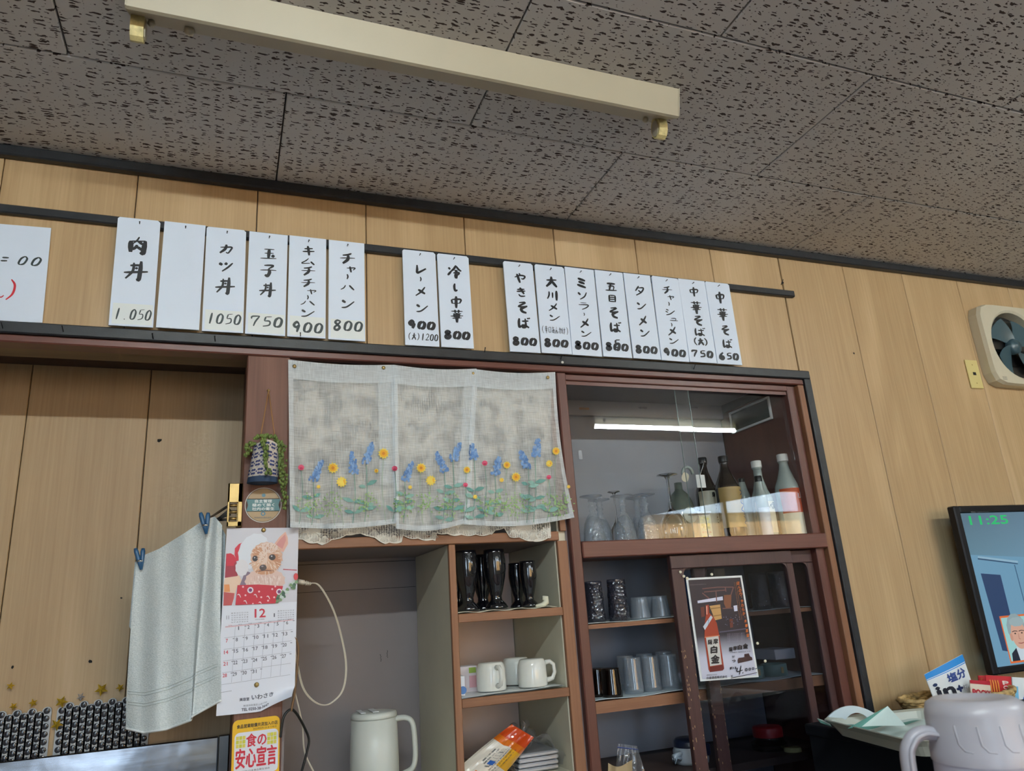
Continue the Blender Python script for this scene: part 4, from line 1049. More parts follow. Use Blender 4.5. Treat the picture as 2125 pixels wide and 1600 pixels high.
# ================================================================== TOWEL RACK
t = thing('towel_rack', (.012, -.03, 1.39), 'brass wall bracket with fanned dark metal towel arms on the left edge of the post', 'rack')
a, b = at(474, 1003, -.03), at(501, 1092, -.03)
mb = MB(); x0, x1, z1, z0 = a.x, b.x, a.z, b.z
mb.box(x0, x1, -.030, -.024, z0, z0+.012, .001).box(x0, x1, -.030, -.024, z0+.058, z1, .001).box(x1-.010, x1, -.030, -.024, z0, z1, .001).box(x0, x0+.005, -.030, -.024, z0, z1, .001)
mb.box(x1-.012, x1, -.024, .02, z0, z1, .001)
part('bracket', mb, 'brass', t)
pk = MB()
for k in range(3): pk.tube([(x0+.006, -.020, z0+.02+.016*k), (x1-.01, -.020, z0+.02+.016*k)], .004, 8)
part('hinge', pk, 'brass', t)
ENDS = [(418, 1080, .10), (426, 1085, .07), (434, 1092, .04), (430, 1078, .12)]
for k, (ex, ey, eY) in enumerate(ENDS):
    s0 = Vector((x0+.006, -.018, z0+.018+.012*k))
    e = at(ex, ey, eY)
    part('arm', MB().tube([s0, s0.lerp(e, .5), e], .0032, 8), 'darksteel', t)
# towel: front and back layers draped over the arms
def towelY(px): return .14 - .14*max(0, min(1, (px-265)/195))
Ltop = [(285, 1166), (330, 1140), (380, 1112), (430, 1082), (461, 1094)]
def edge(pts, u):
    s_ = u*(len(pts)-1); i = min(int(s_), len(pts)-2); f = s_-i
    return (pts[i][0]*(1-f)+pts[i+1][0]*f, pts[i][1]*(1-f)+pts[i+1][1]*f)
TOPE = [(284, 1158), (330, 1139), (380, 1108), (425, 1078), (446, 1072), (461, 1090)]
BOTE = [(264, 1514), (300, 1523), (345, 1516), (395, 1497), (396, 1489), (456, 1456)]
t = thing('hand_towel', at(350, 1515, .06), 'white terry towel hanging folded from the rack with blue pegs in the alcove', 'towel')
def tow(u, v, d=0):
    a = edge(TOPE, u); b = edge(BOTE, u); v2 = v
    px_ = a[0]*(1-v2)+b[0]*v2 - 10*math.sin(PI*v)*(1-u)**2*0.6 + 3*math.sin(v*5+u*3)*v; py_ = a[1]*(1-v2)+b[1]*v2
    Yw = towelY(a[0]*(1-v)+b[0]*v) + .006*math.sin(u*12+1.6*v)*(.3+.7*v) + .003*math.sin(u*27-4*v) - .030*v + d
    return at(px_, py_, Yw)
mb = MB(); mb.smooth = True; mb.grid(lambda u, v: tow(u, v), 60, 80); mb.grid(lambda u, v: tow(u, v, .006), 60, 80)
part('front_fold', mb, 'terry', t)
mb = MB(); mb.smooth = True
TB = [(280, 1166), (330, 1141), (380, 1110), (425, 1080), (450, 1074), (468, 1110)]
BB = [(268, 1300), (330, 1420), (395, 1440), (430, 1440), (456, 1430), (462, 1400)]
def tow2(u, v):
    a = edge(TB, u); b = edge(BB, u); px_ = a[0]*(1-v)+b[0]*v; py_ = a[1]*(1-v)+b[1]*v
    return at(px_, py_, towelY(px_)+.02+.006*math.sin(u*17))
mb.grid(tow2, 30, 20); part('back_fold', mb, 'terry', t)
mb = MB()
for vv in (.775, .79, .835, .85): mb.tube([tow(.02+.96*i/60, vv-.0*i, -.0012) for i in range(61)], .0012, 5)
part('woven_band', mb, plain('woven_white', (.66, .73, .74), .9), t)
mb = MB(); mb.tube([tow(i/60, .993, -.001) for i in range(61)], .0022, 6); part('hem', mb, plain('hem_white', (.84, .89, .90), .9), t)
PEG = [(424, 1064, .005, 'blue clothes peg holding the towel near the brass bracket'), (289, 1138, .115, 'blue clothes peg holding the far left corner of the towel')]
for x, y, Y, lb in PEG:
    t = thing('clothes_peg', at(x, y+30, Y), lb, 'peg', 'blue clothes pegs')
    for dx, ang in ((-8, -.30), (8, -.02)):
        p0 = at(x+dx, y, Y); p1 = at(x+4, y+44, Y-.004)
        part('peg_half', MB().tube([p0, p0.lerp(p1, .15), p0.lerp(p1, .6), p1], [.0038, .0055, .0048, .003], 8, flat=.9), 'blueplastic', t)
    q_ = at(x+2, y+26, Y-.004); part('spring', MB().tube([q_+Vector((-.006, 0, 0)), q_+Vector((.006, 0, 0))], .0035, 8), 'steel', t)

# ================================================================== NICHE (open shelves behind the curtain)
un = thing('shelf_unit', (.5, .2, .30), 'built-in open shelf unit with cream partition and reddish wooden edges below the curtain', 'shelf unit')
part('back_board', MB().box(.136, .905, .390, .40, .30, 1.90), 'mauve', un)
part('back_board', MB().box(.572, .868, .384, .3895, .30, 1.328), 'pinkboard', un, label='pinkish back board of the right bays')
part('top_board', MB().box(.136, .90, .008, .39, 1.8315, 1.845), 'darkwood', un)
part('left_side', MB().box(.1358, .142, .002, .39, .3, 1.83), 'mauve', un)
part('right_side', MB().box(.8705, .880, .012, .39, .3, 1.328), 'cream', un)
part('right_side', MB().box(.8805, .905, .012, .39, .3, 1.83), 'cream', un)
part('beam', MB().box(.143, .8795, -.003, .018, 1.3285, 1.3545, .002), 'cedar', un)
part('ceiling_board', MB().box(.143, .870, .0185, .389, 1.3285, 1.338), 'mauve', un)
part('partition', MB().box(.555, .5712, .012, .3835, .3, 1.3275), 'cream', un)
part('partition_edge', MB().box(.554, .5725, -.002, .0115, .3, 1.3275, .0015), 'cedarv', un)
part('stile', MB().box(.8735, .904, -.002, .0115, .3, 1.3275, .0015), 'cedarv', un)
part('upper_stile', MB().box(.885, .904, -.002, .0115, 1.355, 1.831, .0015), 'cedarv', un)
for z in (1.147, .940, .735):
    sh = part('shelf', MB().box(.5728, .870, .012, .3838, z-.020, z), 'cream', un)
    part('shelf_edge', MB().box(.5728, .8732, -.0015, .0118, z-.021, z+.001, .0015), 'cedar', sh)
part('niche_floor', MB().box(.143, .554, .012, .389, .66, .68), 'cream', un)
part('board_joint', MB().box(.143, .554, .3888, .3898, 1.238, 1.2392).box(.143, .554, .3888, .3898, 1.318, 1.3195), 'hole', un)

# ---- curtain (noren) with printed meadow, lace behind
def nY(px): return -.030-.0
tn = thing('half_curtain', (.53, -.02, 1.385), 'sheer white half curtain in three panels printed with blue, yellow and pink meadow flowers', 'curtain')
PAN = [((598, 746), (819, 757), (602, 1094), (826, 1083), 0.000, 0), ((817, 757), (989, 765), (822, 1097), (967, 1085), -.004, 1), ((985, 766), (1152, 772), (963, 1088), (1192, 1074), .004, 2)]
def gy(px, py, k):
    v = max(0, (py-760)/330); return -.022 - .018*v - .010*v*math.sin(px*.055+k*1.3) - .006*v*math.sin(px*.13+k) + PAN[k][4]
def nor(k, u, v, dy=0):
    tl, tr, bl, br, o_, _ = PAN[k]
    sag = 6*math.sin(PI*u)*(1-v)*.8 + (10*math.sin(PI*u) if k != 0 else 8*math.sin(PI*u*.9))*v
    bow = (-8 if k == 2 else 0)*math.sin(PI*v)*(u)
    px_ = (tl[0]*(1-u)+tr[0]*u)*(1-v)+(bl[0]*(1-u)+br[0]*u)*v + bow; py_ = (tl[1]*(1-u)+tr[1]*u)*(1-v)+(bl[1]*(1-u)+br[1]*u)*v+sag
    return at(px_, py_, gy(px_, py_, k)+dy)
for k in range(3):
    mb = MB(); mb.smooth = True; mb.grid(lambda u, v: nor(k, u, v), 40, 40)
    cl = part('curtain_panel', mb, 'sheer', tn)
    mb = MB(); mb.smooth = True; mb.grid(lambda u, v: nor(k, u, v*.105, -.0012), 30, 4); part('heading_band', mb, 'hem', cl)
    mb = MB(); mb.smooth = True; mb.grid(lambda u, v: nor(k, u, .968+v*.032, -.0015), 40, 2)
    mb.grid(lambda u, v: nor(k, u*.045, v, -.0018), 2, 40)
    mb.grid(lambda u, v: nor(k, .965+u*.035, v, -.0018), 2, 40)
    mb.grid(lambda u, v: nor(k, u, .098+v*.014, -.0022), 30, 1); part('stitched_hem', mb, 'hem', cl)
# the doubled, whiter strips where panels overlap
for k, u0 in ((0, .84), (1, .86)):
    mb = MB(); mb.smooth = True; mb.grid(lambda u, v: nor(k, u0+(1-u0)*u, v*.75*(1 if u > .5 else 1), .0015), 6, 30); part('fold', mb, 'hem', tn)
for (x, y) in ((611, 760), (796, 763), (982, 775), (1137, 783)):
    p = at(x, y, -.026); part('thumb_tack', MB().ball(p, .0052, 8, (1, .6, 1)), 'brass', tn)
mb = MB()
class CP:
    def __call__(s, x, y, h=0):
        k = 0 if x < 820 else (1 if x < 975 else 2)
        return at(x, -y, gy(x, -y, k)-.0035-h)
cpn = CP()
blues = [L3(112, 150, 205), L3(128, 166, 214), L3(98, 135, 190), L3(150, 180, 220)]
SP = [(650, 997, 668, 957), (735, 982, 730, 940), (760, 960, 772, 920), (840, 997, 855, 960), (922, 978, 907, 940), (940, 955, 954, 920), (984, 952, 980, 922), (1027, 985, 1036, 950), (1096, 970, 1080, 937), (1110, 947, 1117, 912)]
YE = [(691, 971, 12), (709, 1000, 12), (796, 941, 12), (661, 1010, 4.5), (874, 971, 11), (894, 997, 11.5), (969, 975, 8), (1052, 965, 8.5), (1071, 990, 10.5), (1154, 936, 9), (1140, 962, 8), (986, 1031, 5), (1041, 996, 5), (851, 1011, 4.5), (781, 977, 5), (1180, 1010, 4)]
PKF = [(625, 970, 6.5), (819, 972, 6), (1006, 961, 6), (966, 1006, 5), (1139, 990, 5)]
teal = [L3(135, 178, 170), L3(115, 165, 158), L3(150, 190, 180)]
def bot_y(x): return 1088+ (4*math.sin(x*.03)) - (x-600)*.015
def leaf(x, y, dx, dy, w_, col, h):
    L = math.hypot(dx, dy); nx, ny = -dy/L, dx/L
    pts = [(x, y)]+[(x+dx*t_+nx*w_*math.sin(PI*t_), y+dy*t_+ny*w_*math.sin(PI*t_)) for t_ in (.2, .4, .6, .8)]+[(x+dx, y+dy)]+[(x+dx*t_-nx*w_*math.sin(PI*t_), y+dy*t_-ny*w_*math.sin(PI*t_)) for t_ in (.8, .6, .4, .2)]
    poly(mb, cpn, [(a, -b) for a, b in pts], h, col)
hh = 0.0
for i, (x, y, x2, y2) in enumerate(SP):
    b_ = bot_y(x); stroke(mb, cpn, [(x, -y), (x+2, -(y+b_)/2), (x-3, -b_)], 1.3, .0001, L3(105, 150, 135), taper=(1, 1))
    for k in range(64):
        t_ = k/63; wv_ = 8.5*(1-t_)**.55+1.5
        px_, py_ = x+(x2-x)*t_+random.uniform(-wv_, wv_), y+(y2-y)*t_+random.uniform(-2, 2)
        ell(mb, cpn, px_, -py_, 2.6, 3.2, .0002+k*.00001, random.choice(blues), 6)
    for ly, s_ in ((random.uniform(1000, 1030), 1), (random.uniform(1030, 1058), -1), (random.uniform(1055, 1078), 1)):
        if ly < y+22: continue
        leaf(x, ly+random.uniform(-4, 4), s_*random.uniform(18, 26), -random.uniform(4, 12), 4.5, random.choice(teal), .0002); leaf(x, ly, -s_*random.uniform(14, 22), -random.uniform(2, 8), 4, random.choice(teal), .00022)
for x, y, r_ in YE:
    b_ = bot_y(x)
    if r_ > 6: stroke(mb, cpn, [(x, -y), (x-3, -(y+b_)/2), (x+4, -b_)], 1.0, .0001, L3(150, 175, 150), taper=(1, 1))
    ell(mb, cpn, x, -y, r_, r_, .0004, L3(240, 215, 100), 22, jag=-.28); ell(mb, cpn, x, -y, r_*.6, r_*.6, .0005, L3(240, 180, 60), 14, jag=.15); ell(mb, cpn, x, -y, r_*.28, r_*.28, .0006, L3(215, 140, 60), 8)
for x, y, r_ in PKF:
    b_ = bot_y(x); stroke(mb, cpn, [(x, -y), (x+3, -(y+b_)/2), (x-4, -b_)], 1.2, .0001, L3(110, 150, 135), taper=(1, 1))
    ell(mb, cpn, x, -y, r_, r_*.9, .0004, L3(220, 95, 125), 10); ell(mb, cpn, x, -y-2, r_*.6, r_*.4, .0005, L3(190, 60, 95), 8)
    leaf(x-2, 1062, 24, -10, 5, teal[0], .0003); leaf(x-2, 1062, -16, -14, 4, teal[1], .0003)
for cx_ in (640, 690, 760, 840, 885, 935, 1015, 1045, 1075, 1150, 1165):
    for k in range(46):
        a, r_ = random.uniform(0, 2*PI), random.uniform(3, 30); ell(mb, cpn, cx_+r_*math.cos(a), -(1048-r_*math.sin(a)*.9), 2.4, 1.3, .00015, random.choice([L3(150, 185, 120), L3(165, 200, 140), L3(130, 170, 105)]), 6, rot=a)
part('meadow_print', mb, 'printcloth', tn)
# lace curtain behind: scalloped bottom
tl_ = thing('lace_curtain', (.53, .0, 1.33), 'old cream lace curtain with a scalloped edge peeking out below the printed half curtain', 'curtain')
LB = [(603, 1112), (640, 1124), (668, 1129), (700, 1116), (738, 1106), (765, 1110), (800, 1127), (833, 1124), (836, 1112), (868, 1118), (903, 1121), (906, 1104), (925, 1108), (955, 1110), (1020, 1109), (1028, 1098), (1046, 1096), (1058, 1112), (1085, 1117), (1108, 1124), (1142, 1116)]
def lbot(px_):
    for i in range(len(LB)-1):
        if LB[i][0] <= px_ <= LB[i+1][0]:
            f = (px_-LB[i][0])/(LB[i+1][0]-LB[i][0]); return LB[i][1]*(1-f)+LB[i+1][1]*f + 3.2*abs(math.sin(px_*.105))-1
    return 1110
def lac(u, v):
    px_ = 603+(1143-603)*u; b_ = lbot(px_); t_ = 790+14*u; py_ = t_*(1-v)+b_*v
    return at(px_, py_, -.006-.003*math.sin(px_*.09)*v)
mb = MB(); mb.smooth = True; mb.grid(lac, 270, 30); part('lace_cloth', mb, 'lace', tl_)
M['lacethread'] = plain('lace_thread', (.82, .78, .70), .8)
mb = MB(); mb.tube([lac(i/540, 1) for i in range(541)], .0011, 5)
for i in range(0, 26):            # fan motifs on the edge
    px_ = 612+i*20.6; b_ = lbot(px_)
    for a in range(-3, 4): mb.tube([at(px_+a*.8, b_-16, -.009), at(px_+a*2.9, b_-2-abs(a), -.009)], .0006, 4)
    mb.tube([at(px_+9*math.cos(q_), b_-17+4-8*math.sin(q_), -.009) for q_ in [PI*j/8 for j in range(9)]], .0007, 4)
part('edge_motif', mb, 'lacethread', tl_)
mb = MB()
for (cx_, cy_) in ((695, 985), (760, 975), (830, 900), (875, 895), (915, 975), (975, 900), (1035, 920), (1095, 905), (1100, 975)):     # bow motifs
    for s_ in (-1, 1):
        mb.tube([at(cx_+s_*(9-9*math.cos(q_)), cy_-7*math.sin(q_)-s_*1, -.0095) for q_ in [2*PI*j/12 for j in range(13)]], .0008, 4)
for k in range(5):
    x0_ = 620+k*108; mb.tube([at(x0_+54-54*math.cos(PI*j/16)*1., 935+46*math.sin(PI*j/16), -.0095) for j in range(17)], .0011, 4)
part('bow_motif', mb, 'lacethread', tl_)

# ---- cloths, vases, mugs
def cloth(name, x0, x1, y0, y1, z, amp, mat, label):
    mb = MB(); mb.smooth = True
    f = lambda u, v, d=0: (x0+(x1-x0)*u, y0+(y1-y0)*v, z+d+amp*(.5+.5*math.sin(u*23+v*5))*(1 if v < .2 else .3)+.0015)
    mb.grid(lambda u, v: f(u, v), 40, 10); mb.grid(lambda u, v: f(u, v, -.0012), 40, 1)
    mb.add([f(i/40, 0) for i in range(41)]+[f(i/40, 0, -.0012) for i in range(41)], [(i, i+1, i+42, i+41) for i in range(40)])
    return single(name, mb, mat, label, 'cloth')
cloth('shelf_cloth', .574, .86, .008, .34, 1.148, .004, 'creamcloth', 'cream cloth under the black vases on the upper open shelf')
mb = MB(); p = at(1132, 1250, .03); mb.tube([(p.x-.03, .03, 1.155), (p.x-.008, .03, 1.157), (p.x+.002, .03, 1.164), (p.x+.002, .03, 1.174), (p.x-.008, .03, 1.176)], [.004, .007, .009, .009, .006], 10)
single('rolled_cloth', mb, 'creamcloth', 'curled cream end of rolled cloth at the right end of the upper open shelf', 'cloth')
def mkvase(s):
    t = thing('boot_glass', (0, 0, 0), '', 'glass', 'black drinking glasses on the upper open shelf')
    pr_ = [(.00001, 0), (.030, 0), (.031, .006), (.026, .014), (.016, .024), (.015, .034), (.020, .050), (.027, .080), (.031, .105), (.031, .125), (.029, .150), (.0285, .158), (.026, .158), (.027, .10), (.012, .045), (.00001, .04)]
    mb = MB().lathe([(r*s, z*s) for r, z in pr_], n=28, mod=lambda a, z: 1+.02*math.cos(a*9)*(.4 if z > .05*s else 0))
    part('bowl', mb, 'blackgloss', t, origin=(0, 0, 0))
    emb = MB()
    emb.tube([(.030*s*math.cos(-1.2+.33*math.cos(q_)), .030*s*math.sin(-1.2+.33*math.cos(q_)), .105*s+.013*s*math.sin(q_)) for q_ in [2*PI*j/18 for j in range(19)]], .0012*s, 5)
    part('crest', emb, 'blackgloss', t, origin=(0, 0, 0), label='raised round crest on the glass')
    return t
v0 = mkvase(1.0)
V = [(at(972, 1265, .06), 1.02, 'tall black flared glass, leftmost in front on the upper open shelf'), (at(1031, 1262, .06), 1.02, 'tall black flared glass with a big round crest, second in front on its shelf'),
     (at(950, 1262, .14), 1.02, 'tall black glass half hidden by the partition, far left on its shelf'), (at(1003, 1255, .15), .98, 'tall black glass standing behind and between the two front ones'),
     (at(1100, 1255, .07), .80, 'shorter black glass with a shield crest at the right on the upper open shelf'), (at(1076, 1250, .14), .80, 'shorter black glass second from the right, behind the shield-crested one')]
for i, (p, s_, lb) in enumerate(V):
    o = v0 if i == 0 else copy_tree(v0)
    o.location = (p.x, p.y, 1.1535); o.scale = (s_, s_, s_); o['label'] = lb; o.rotation_euler.z = (-.1, .1, .4, .9, 0, .5)[i]
# mugs
def mkmug():
    t = thing('mug', (0, 0, 0), '', 'mug', 'white mugs on the middle open shelf')
    pr_ = [(.00001, 0), (.038, 0), (.0395, .003), (.040, .02), (.0385, .055), (.034, .068), (.030, .0705), (.00001, .071)]
    part('body', MB().lathe(pr_, n=32), 'ceramic', t, origin=(0, 0, 0))
    hd = [(.037, 0, .058), (.050, 0, .060), (.060, 0, .052), (.062, 0, .032), (.055, 0, .017), (.038, 0, .013)]
    part('handle', MB().tube(hd, [.007, .006, .0055, .0055, .006, .0075], 10), 'ceramic', t, origin=(0, 0, 0))
    return t
m0 = mkmug()
for i, (x, y, Y, rz, lb) in enumerate(((1020, 1420, .07, -1.45, 'white mug upside down with its handle facing the room, left on the middle open shelf'), (1073, 1418, .17, 1.8, 'white mug with no handle showing, between the other two mugs'),
        (1106, 1417, .06, -.25, 'white mug with its handle at the right, rightmost on the middle open shelf'))):
    p = at(x, y, Y); o = m0 if i == 0 else copy_tree(m0); o.location = (p.x, Y, .9475); o.rotation_euler.z = rz; o['label'] = lb
# paper pads under mugs
t = thing('paper_sheets', (.70, .1, .941), 'loose stack of white paper sheets under the mugs on the middle open shelf', 'paper')
for k, (x0, x1, r_) in enumerate(((.575, .72, .0), (.60, .865, .006), (.63, .862, .010))):
    mb = MB(); mb.grid(lambda u, v: (x0+(x1-x0)*u, .003+.24*v, .9415+.0012*k+r_*u*.3*(1-v)+.001*math.sin(9*u)), 12, 4); part('sheet', mb, 'white', t)
p = at(967, 1425, .09)
t = thing('small_box', (p.x, .09, .943), 'small white box with a dark blue oval, left of the white mugs', 'box')
part('carton', MB().box(.578, .598, .05, .11, .9435, .992, .001), 'whitebox', t)
part('blue_oval', MB().lathe([(.010, 0), (.00001, .0004)], c=(.592, .0494, .957), n=16, axis='y'), 'bluebox', t)
t = thing('small_box', (.62, .14, .943), 'pale pink box with a green patch behind the small white box', 'box')
part('carton', MB().box(.600, .655, .12, .17, .9435, 1.010, .001), plain('pale_pink_card', (.66, .58, .60), .5), t)
part('green_patch', MB().box(.632, .652, .1190, .1198, .992, 1.006), plain('green_print', (.28, .38, .06), .5), t)
part('pink_patch', MB().box(.632, .652, .1190, .1198, .955, .985), plain('pink_print', (.62, .33, .36), .5), t)
# bottom shelf: snack bag and plastic-wrapped packs
def bagS(tl, tr, bl, br, Y, puff):
    def f(u, v, h=0):
        a = (tl[0]*(1-u)+tr[0]*u)*(1-v)+(bl[0]*(1-u)+br[0]*u)*v; b_ = (tl[1]*(1-u)+tr[1]*u)*(1-v)+(bl[1]*(1-u)+br[1]*u)*v
        return at(a, b_, Y - puff*(math.sin(PI*u)**.6)*(math.sin(PI*min(1, v*1.02))**.6) + .002*math.sin(u*20)*math.sin(v*17) - h)
    return f
bg_ = bagS((1058, 1500), (1110, 1518), (955, 1585), (1000, 1640), .06, .020)
# bag runs from its orange sealed end (upper right) down to the lower left
def bagf(u, v, h=0):    # u across, v along
    top = [(1062, 1503), (1108, 1530)]; bot = [(945, 1600), (1005, 1650)]
    a = (top[0][0]*(1-u)+top[1][0]*u)*(1-v)+(bot[0][0]*(1-u)+bot[1][0]*u)*v; b_ = (top[0][1]*(1-u)+top[1][1]*u)*(1-v)+(bot[0][1]*(1-u)+bot[1][1]*u)*v
    pf = .024*math.sin(PI*u)**.7*min(1, v*3)**.8
    return at(a-4*math.sin(PI*v)*(1 if u < .5 else -1), b_, .045-pf+.0015*math.sin(u*16+v*9)-h)
t = thing('snack_bag', (.68, .06, .736), 'crumpled orange, yellow and white printed food bag leaning on the bottom open shelf', 'bag')
mb = MB(); mb.smooth = True
nU, nV = 16, 40
def bcol(u, v):
    if v < .20: return L3(200, 70, 25)
    if v < .28: return L3(215, 110, 30)
    if u > .62 and v < .6: return L3(235, 175, 40)
    if v > .78 and u > .35: return L3(238, 130, 25)
    return L3(225, 215, 200)
for i in range(nU):
    for j in range(nV):
        q4 = [(i/nU, j/nV), ((i+1)/nU, j/nV), ((i+1)/nU, (j+1)/nV), (i/nU, (j+1)/nV)]
        mb.add([bagf(*q_) for q_ in q4], [(0, 1, 2, 3)], bcol(*q4[0]))
part('printed_film', mb, printmat('glossy_bag_print', .22, coat=.5), t)
mb = MB(); mb.grid(lambda u, v: bagf(u, v, -.026 if 0 else -.02), 8, 12); part('back_film', mb, 'film', t)
mb = MB(); S1 = lambda x, y, h=0: bagf(y, x, h+.0006)
class BS:
    def __call__(s, x, y, h=0): return bagf(max(0, min(1, .5+y)), max(0, 1-x), h+.0007)
for k in range(6):
    puttext(mb, ('電子レンジ調理可能です', 'そのまま温める時は皿に', '開封後はお早めに', '移してください', '保存方法', '要冷蔵')[k], BS(), .48, .26-.085*k, .50-.05*k, .05, 0, None)
part('small_print', mb, 'inkgrey', t)
mb = MB(); poly(mb, BS(), [(.36, -.02), (.43, -.02), (.43, .06), (.36, .06)], .0004, L3(30, 90, 170)); poly(mb, BS(), [(.15, .1), (.2, .1), (.2, .2), (.15, .2)], .0004, L3(170, 30, 80))
part('blue_mark', mb, 'print', t)
t = thing('wrapped_trays', (.80, .12, .736), 'stack of silver foil trays in crinkled clear plastic on the bottom open shelf', 'package')
for k in range(4):
    mb = MB().box(.735+.002*k, .852+.001*k, .06, .22, .738+.012*k, .748+.012*k, .003); part('foil_tray', mb, plain('foil', (.55, .57, .62), .35, metal=.6, bump=.5, bscale=120) if k == 0 else t.children[0].data.materials[0], t)
mb = MB(); mb.smooth = True
def filmf(u, v):
    a = PI*u; r_ = .066*(1+.08*math.sin(a*7+v*9)+.05*math.sin(v*23+a*3)); 
    return (.796+r_*math.cos(a)*1.05, .05+.19*v, .742+r_*1.15*math.sin(a)+.012*math.sin(v*13+a*5)*math.sin(a))
mb.grid(filmf, 40, 30); part('plastic_film', mb, 'film', t)
mb = MB(); mb.smooth = True
mb.grid(lambda u, v: (.765+.03*u*(1-.5*v)+.005*math.sin(v*9), .10+.02*math.sin(u*6+v*5), .800+.055*v+.008*math.sin(u*9)), 10, 10); part('film_tail', mb, 'film', t)

def spl(pts, n=10):
    P_ = [Vector(q_) for q_ in pts]; Q = []
    for i in range(len(P_)-1):
        p0, p1, p2, p3 = P_[max(i-1, 0)], P_[i], P_[i+1], P_[min(i+2, len(P_)-1)]
        for k in range(n):
            t_ = k/n; Q.append(.5*((2*p1)+(p2-p0)*t_+(2*p0-5*p1+4*p2-p3)*t_*t_+(3*p1-p0-3*p2+p3)*t_**3))
    return Q+[P_[-1]]
for x, y, lb in ((790, 1366, 'short dark scuff on the grey niche back board, left one'), (804, 1358, 'taller dark scuff on the grey niche back board, right one')):
    p = at(x, y, .3898); mb = MB()
    for k in range(7): zz_ = p.z+.010-.003*k; xx_ = p.x+random.uniform(-.0015, .0015); mb.box(xx_-.0011, xx_+.0011, .3892, .3897, zz_-.0009, zz_+.0009)
    single('scuff_mark', mb, 'hole', lb, 'mark', kind='stuff')
# ---- white pitcher
p = (at(725, 1485, .17)+at(832, 1480, .17))/2
t = thing('pitcher', (p.x, .19, .6805), 'off-white lidded thermal pitcher with a side handle standing in the niche', 'pitcher')
R_ = .062; zt = .915
part('body', MB().lathe([(.00001, .681), (R_*1.0, .681), (R_*1.02, .69), (R_*1.02, .80), (R_*.97, zt-.016), (R_*.9, zt-.016)], c=(p.x, .19, 0), n=40), 'pitcher', t)
part('lid', MB().lathe([(R_*.90, zt-.0155), (R_*.985, zt-.0150), (R_*.985, zt-.010), (R_*.95, zt-.002), (R_*.80, zt), (.00001, zt+.0005)], c=(p.x, .19, 0), n=40), 'pitcher', t)
part('lid_ridge', MB().box(p.x-.042, p.x-.028, .152, .228, zt+.0012, zt+.0035, .001).box(p.x-.010, p.x+.006, .152, .228, zt+.0012, zt+.0035, .001), 'white', t)
hx = p.x+R_*.93
part('handle', MB().tube(spl([(hx-.010, .17, zt-.022), (hx+.018, .157, zt-.020), (hx+.034, .152, zt-.030), (hx+.040, .15, zt-.055), (hx+.042, .15, .80), (hx+.032, .15, .772), (hx+.002, .165, .757)], 8), .0088, 12, flat=.8), 'pitcher', t)
# ---- cords
t = thing('power_cord', at(640, 1500, .03), 'cream power cord looping down from a plug beside the calendar', 'cord')
c1 = spl([at(x, y, Y) for x, y, Y in ((640, 1211, .03), (662, 1215, .04), (690, 1262, .06), (708, 1320, .08), (718, 1380, .08), (712, 1430, .07), (690, 1457, .06), (668, 1463, .05), (645, 1450, .04), (628, 1425, .03), (617, 1380, .02), (610, 1340, .015))])
part('cable', MB().tube([q_+Vector((-.0012, 0, 0)) for q_ in c1], .0014, 8).tube([q_+Vector((.0013, 0, 0)) for q_ in c1], .0014, 8), 'cord', t)
c2 = spl([at(x, y, Y) for x, y, Y in ((612, 1438, .02), (620, 1470, .03), (628, 1510, .04), (632, 1560, .05), (650, 1600, .06), (665, 1625, .06))])
part('cable', MB().tube(c2, .0021, 8), 'cord', t)
a = at(618, 1207, .02); b = at(645, 1212, .03)
part('plug', MB().tube([a, a.lerp(b, .45), a.lerp(b, .5), b], [.008, .008, .005, .0035], 10, flat=.8), 'cord', t)
part('plug_ribs', MB().tube([a.lerp(b, .60), a.lerp(b, .66)], .0058, 10).tube([a.lerp(b, .74), a.lerp(b, .80)], .0052, 10).tube([a.lerp(b, .88), a.lerp(b, .94)], .0046, 10), 'cord', t)
t = thing('black_cord', at(600, 1600, .02), 'black cable looping out below the calendar and down the niche side', 'cord')
c3 = spl([at(x, y, Y) for x, y, Y in ((582, 1530, -.02), (588, 1490, -.02), (602, 1473, -.015), (615, 1480, .0), (632, 1510, .03), (641, 1535, .04), (637, 1560, .04), (625, 1605, .04))])
part('cable', MB().tube(c3, .0030, 8), 'blackcord', t)
t = thing('brown_cord', at(612, 1450, .0), 'thin brown cable hanging beside the right edge of the calendar', 'cord')
part('cable', MB().tube(spl([at(x, y, -.014) for x, y in ((612, 1322), (619, 1345), (616, 1390), (611, 1440), (604, 1476))]), .0028, 8), 'browncord', t)

# ================================================================== GLASS CABINET
cb = thing('wall_cabinet', (1.38, .2, .30), 'built-in dark red wooden cabinet with glass-fronted top shelf and sliding lower doors', 'cabinet')
part('back_board', MB().box(.945, 1.796, .392, .40, .3, 1.90), 'cabback', cb)
part('top_board', MB().box(.945, 1.796, .031, .391, 1.862, 1.875), 'mauve', cb)
part('top_strip', MB().box(.945, 1.796, .372, .391, 1.806, 1.8615), plain('pale_strip', (.42, .40, .42), .5), cb)
part('left_side', MB().box(.9055, .9125, .012, .39, .3, 1.83), 'mauve', cb)
part('upper_track', MB().box(.9445, 1.796, .004, .05, 1.812, 1.8312, .002).box(.9445, 1.796, .012, .018, 1.800, 1.812), 'maroon', cb)
part('sill', MB().box(.9445, 1.8315, -.014, .045, 1.276, 1.323, .003), 'maroon', cb)
part('display_shelf', MB().box(.9445, 1.796, .0455, .391, 1.290, 1.309), 'cedar', cb)
part('front_pane', MB().box(.9445, 1.394, .0140, .0165, 1.318, 1.822), 'pane', cb)
part('rear_pane', MB().box(1.350, 1.796, .0245, .0270, 1.318, 1.822), 'pane', cb)
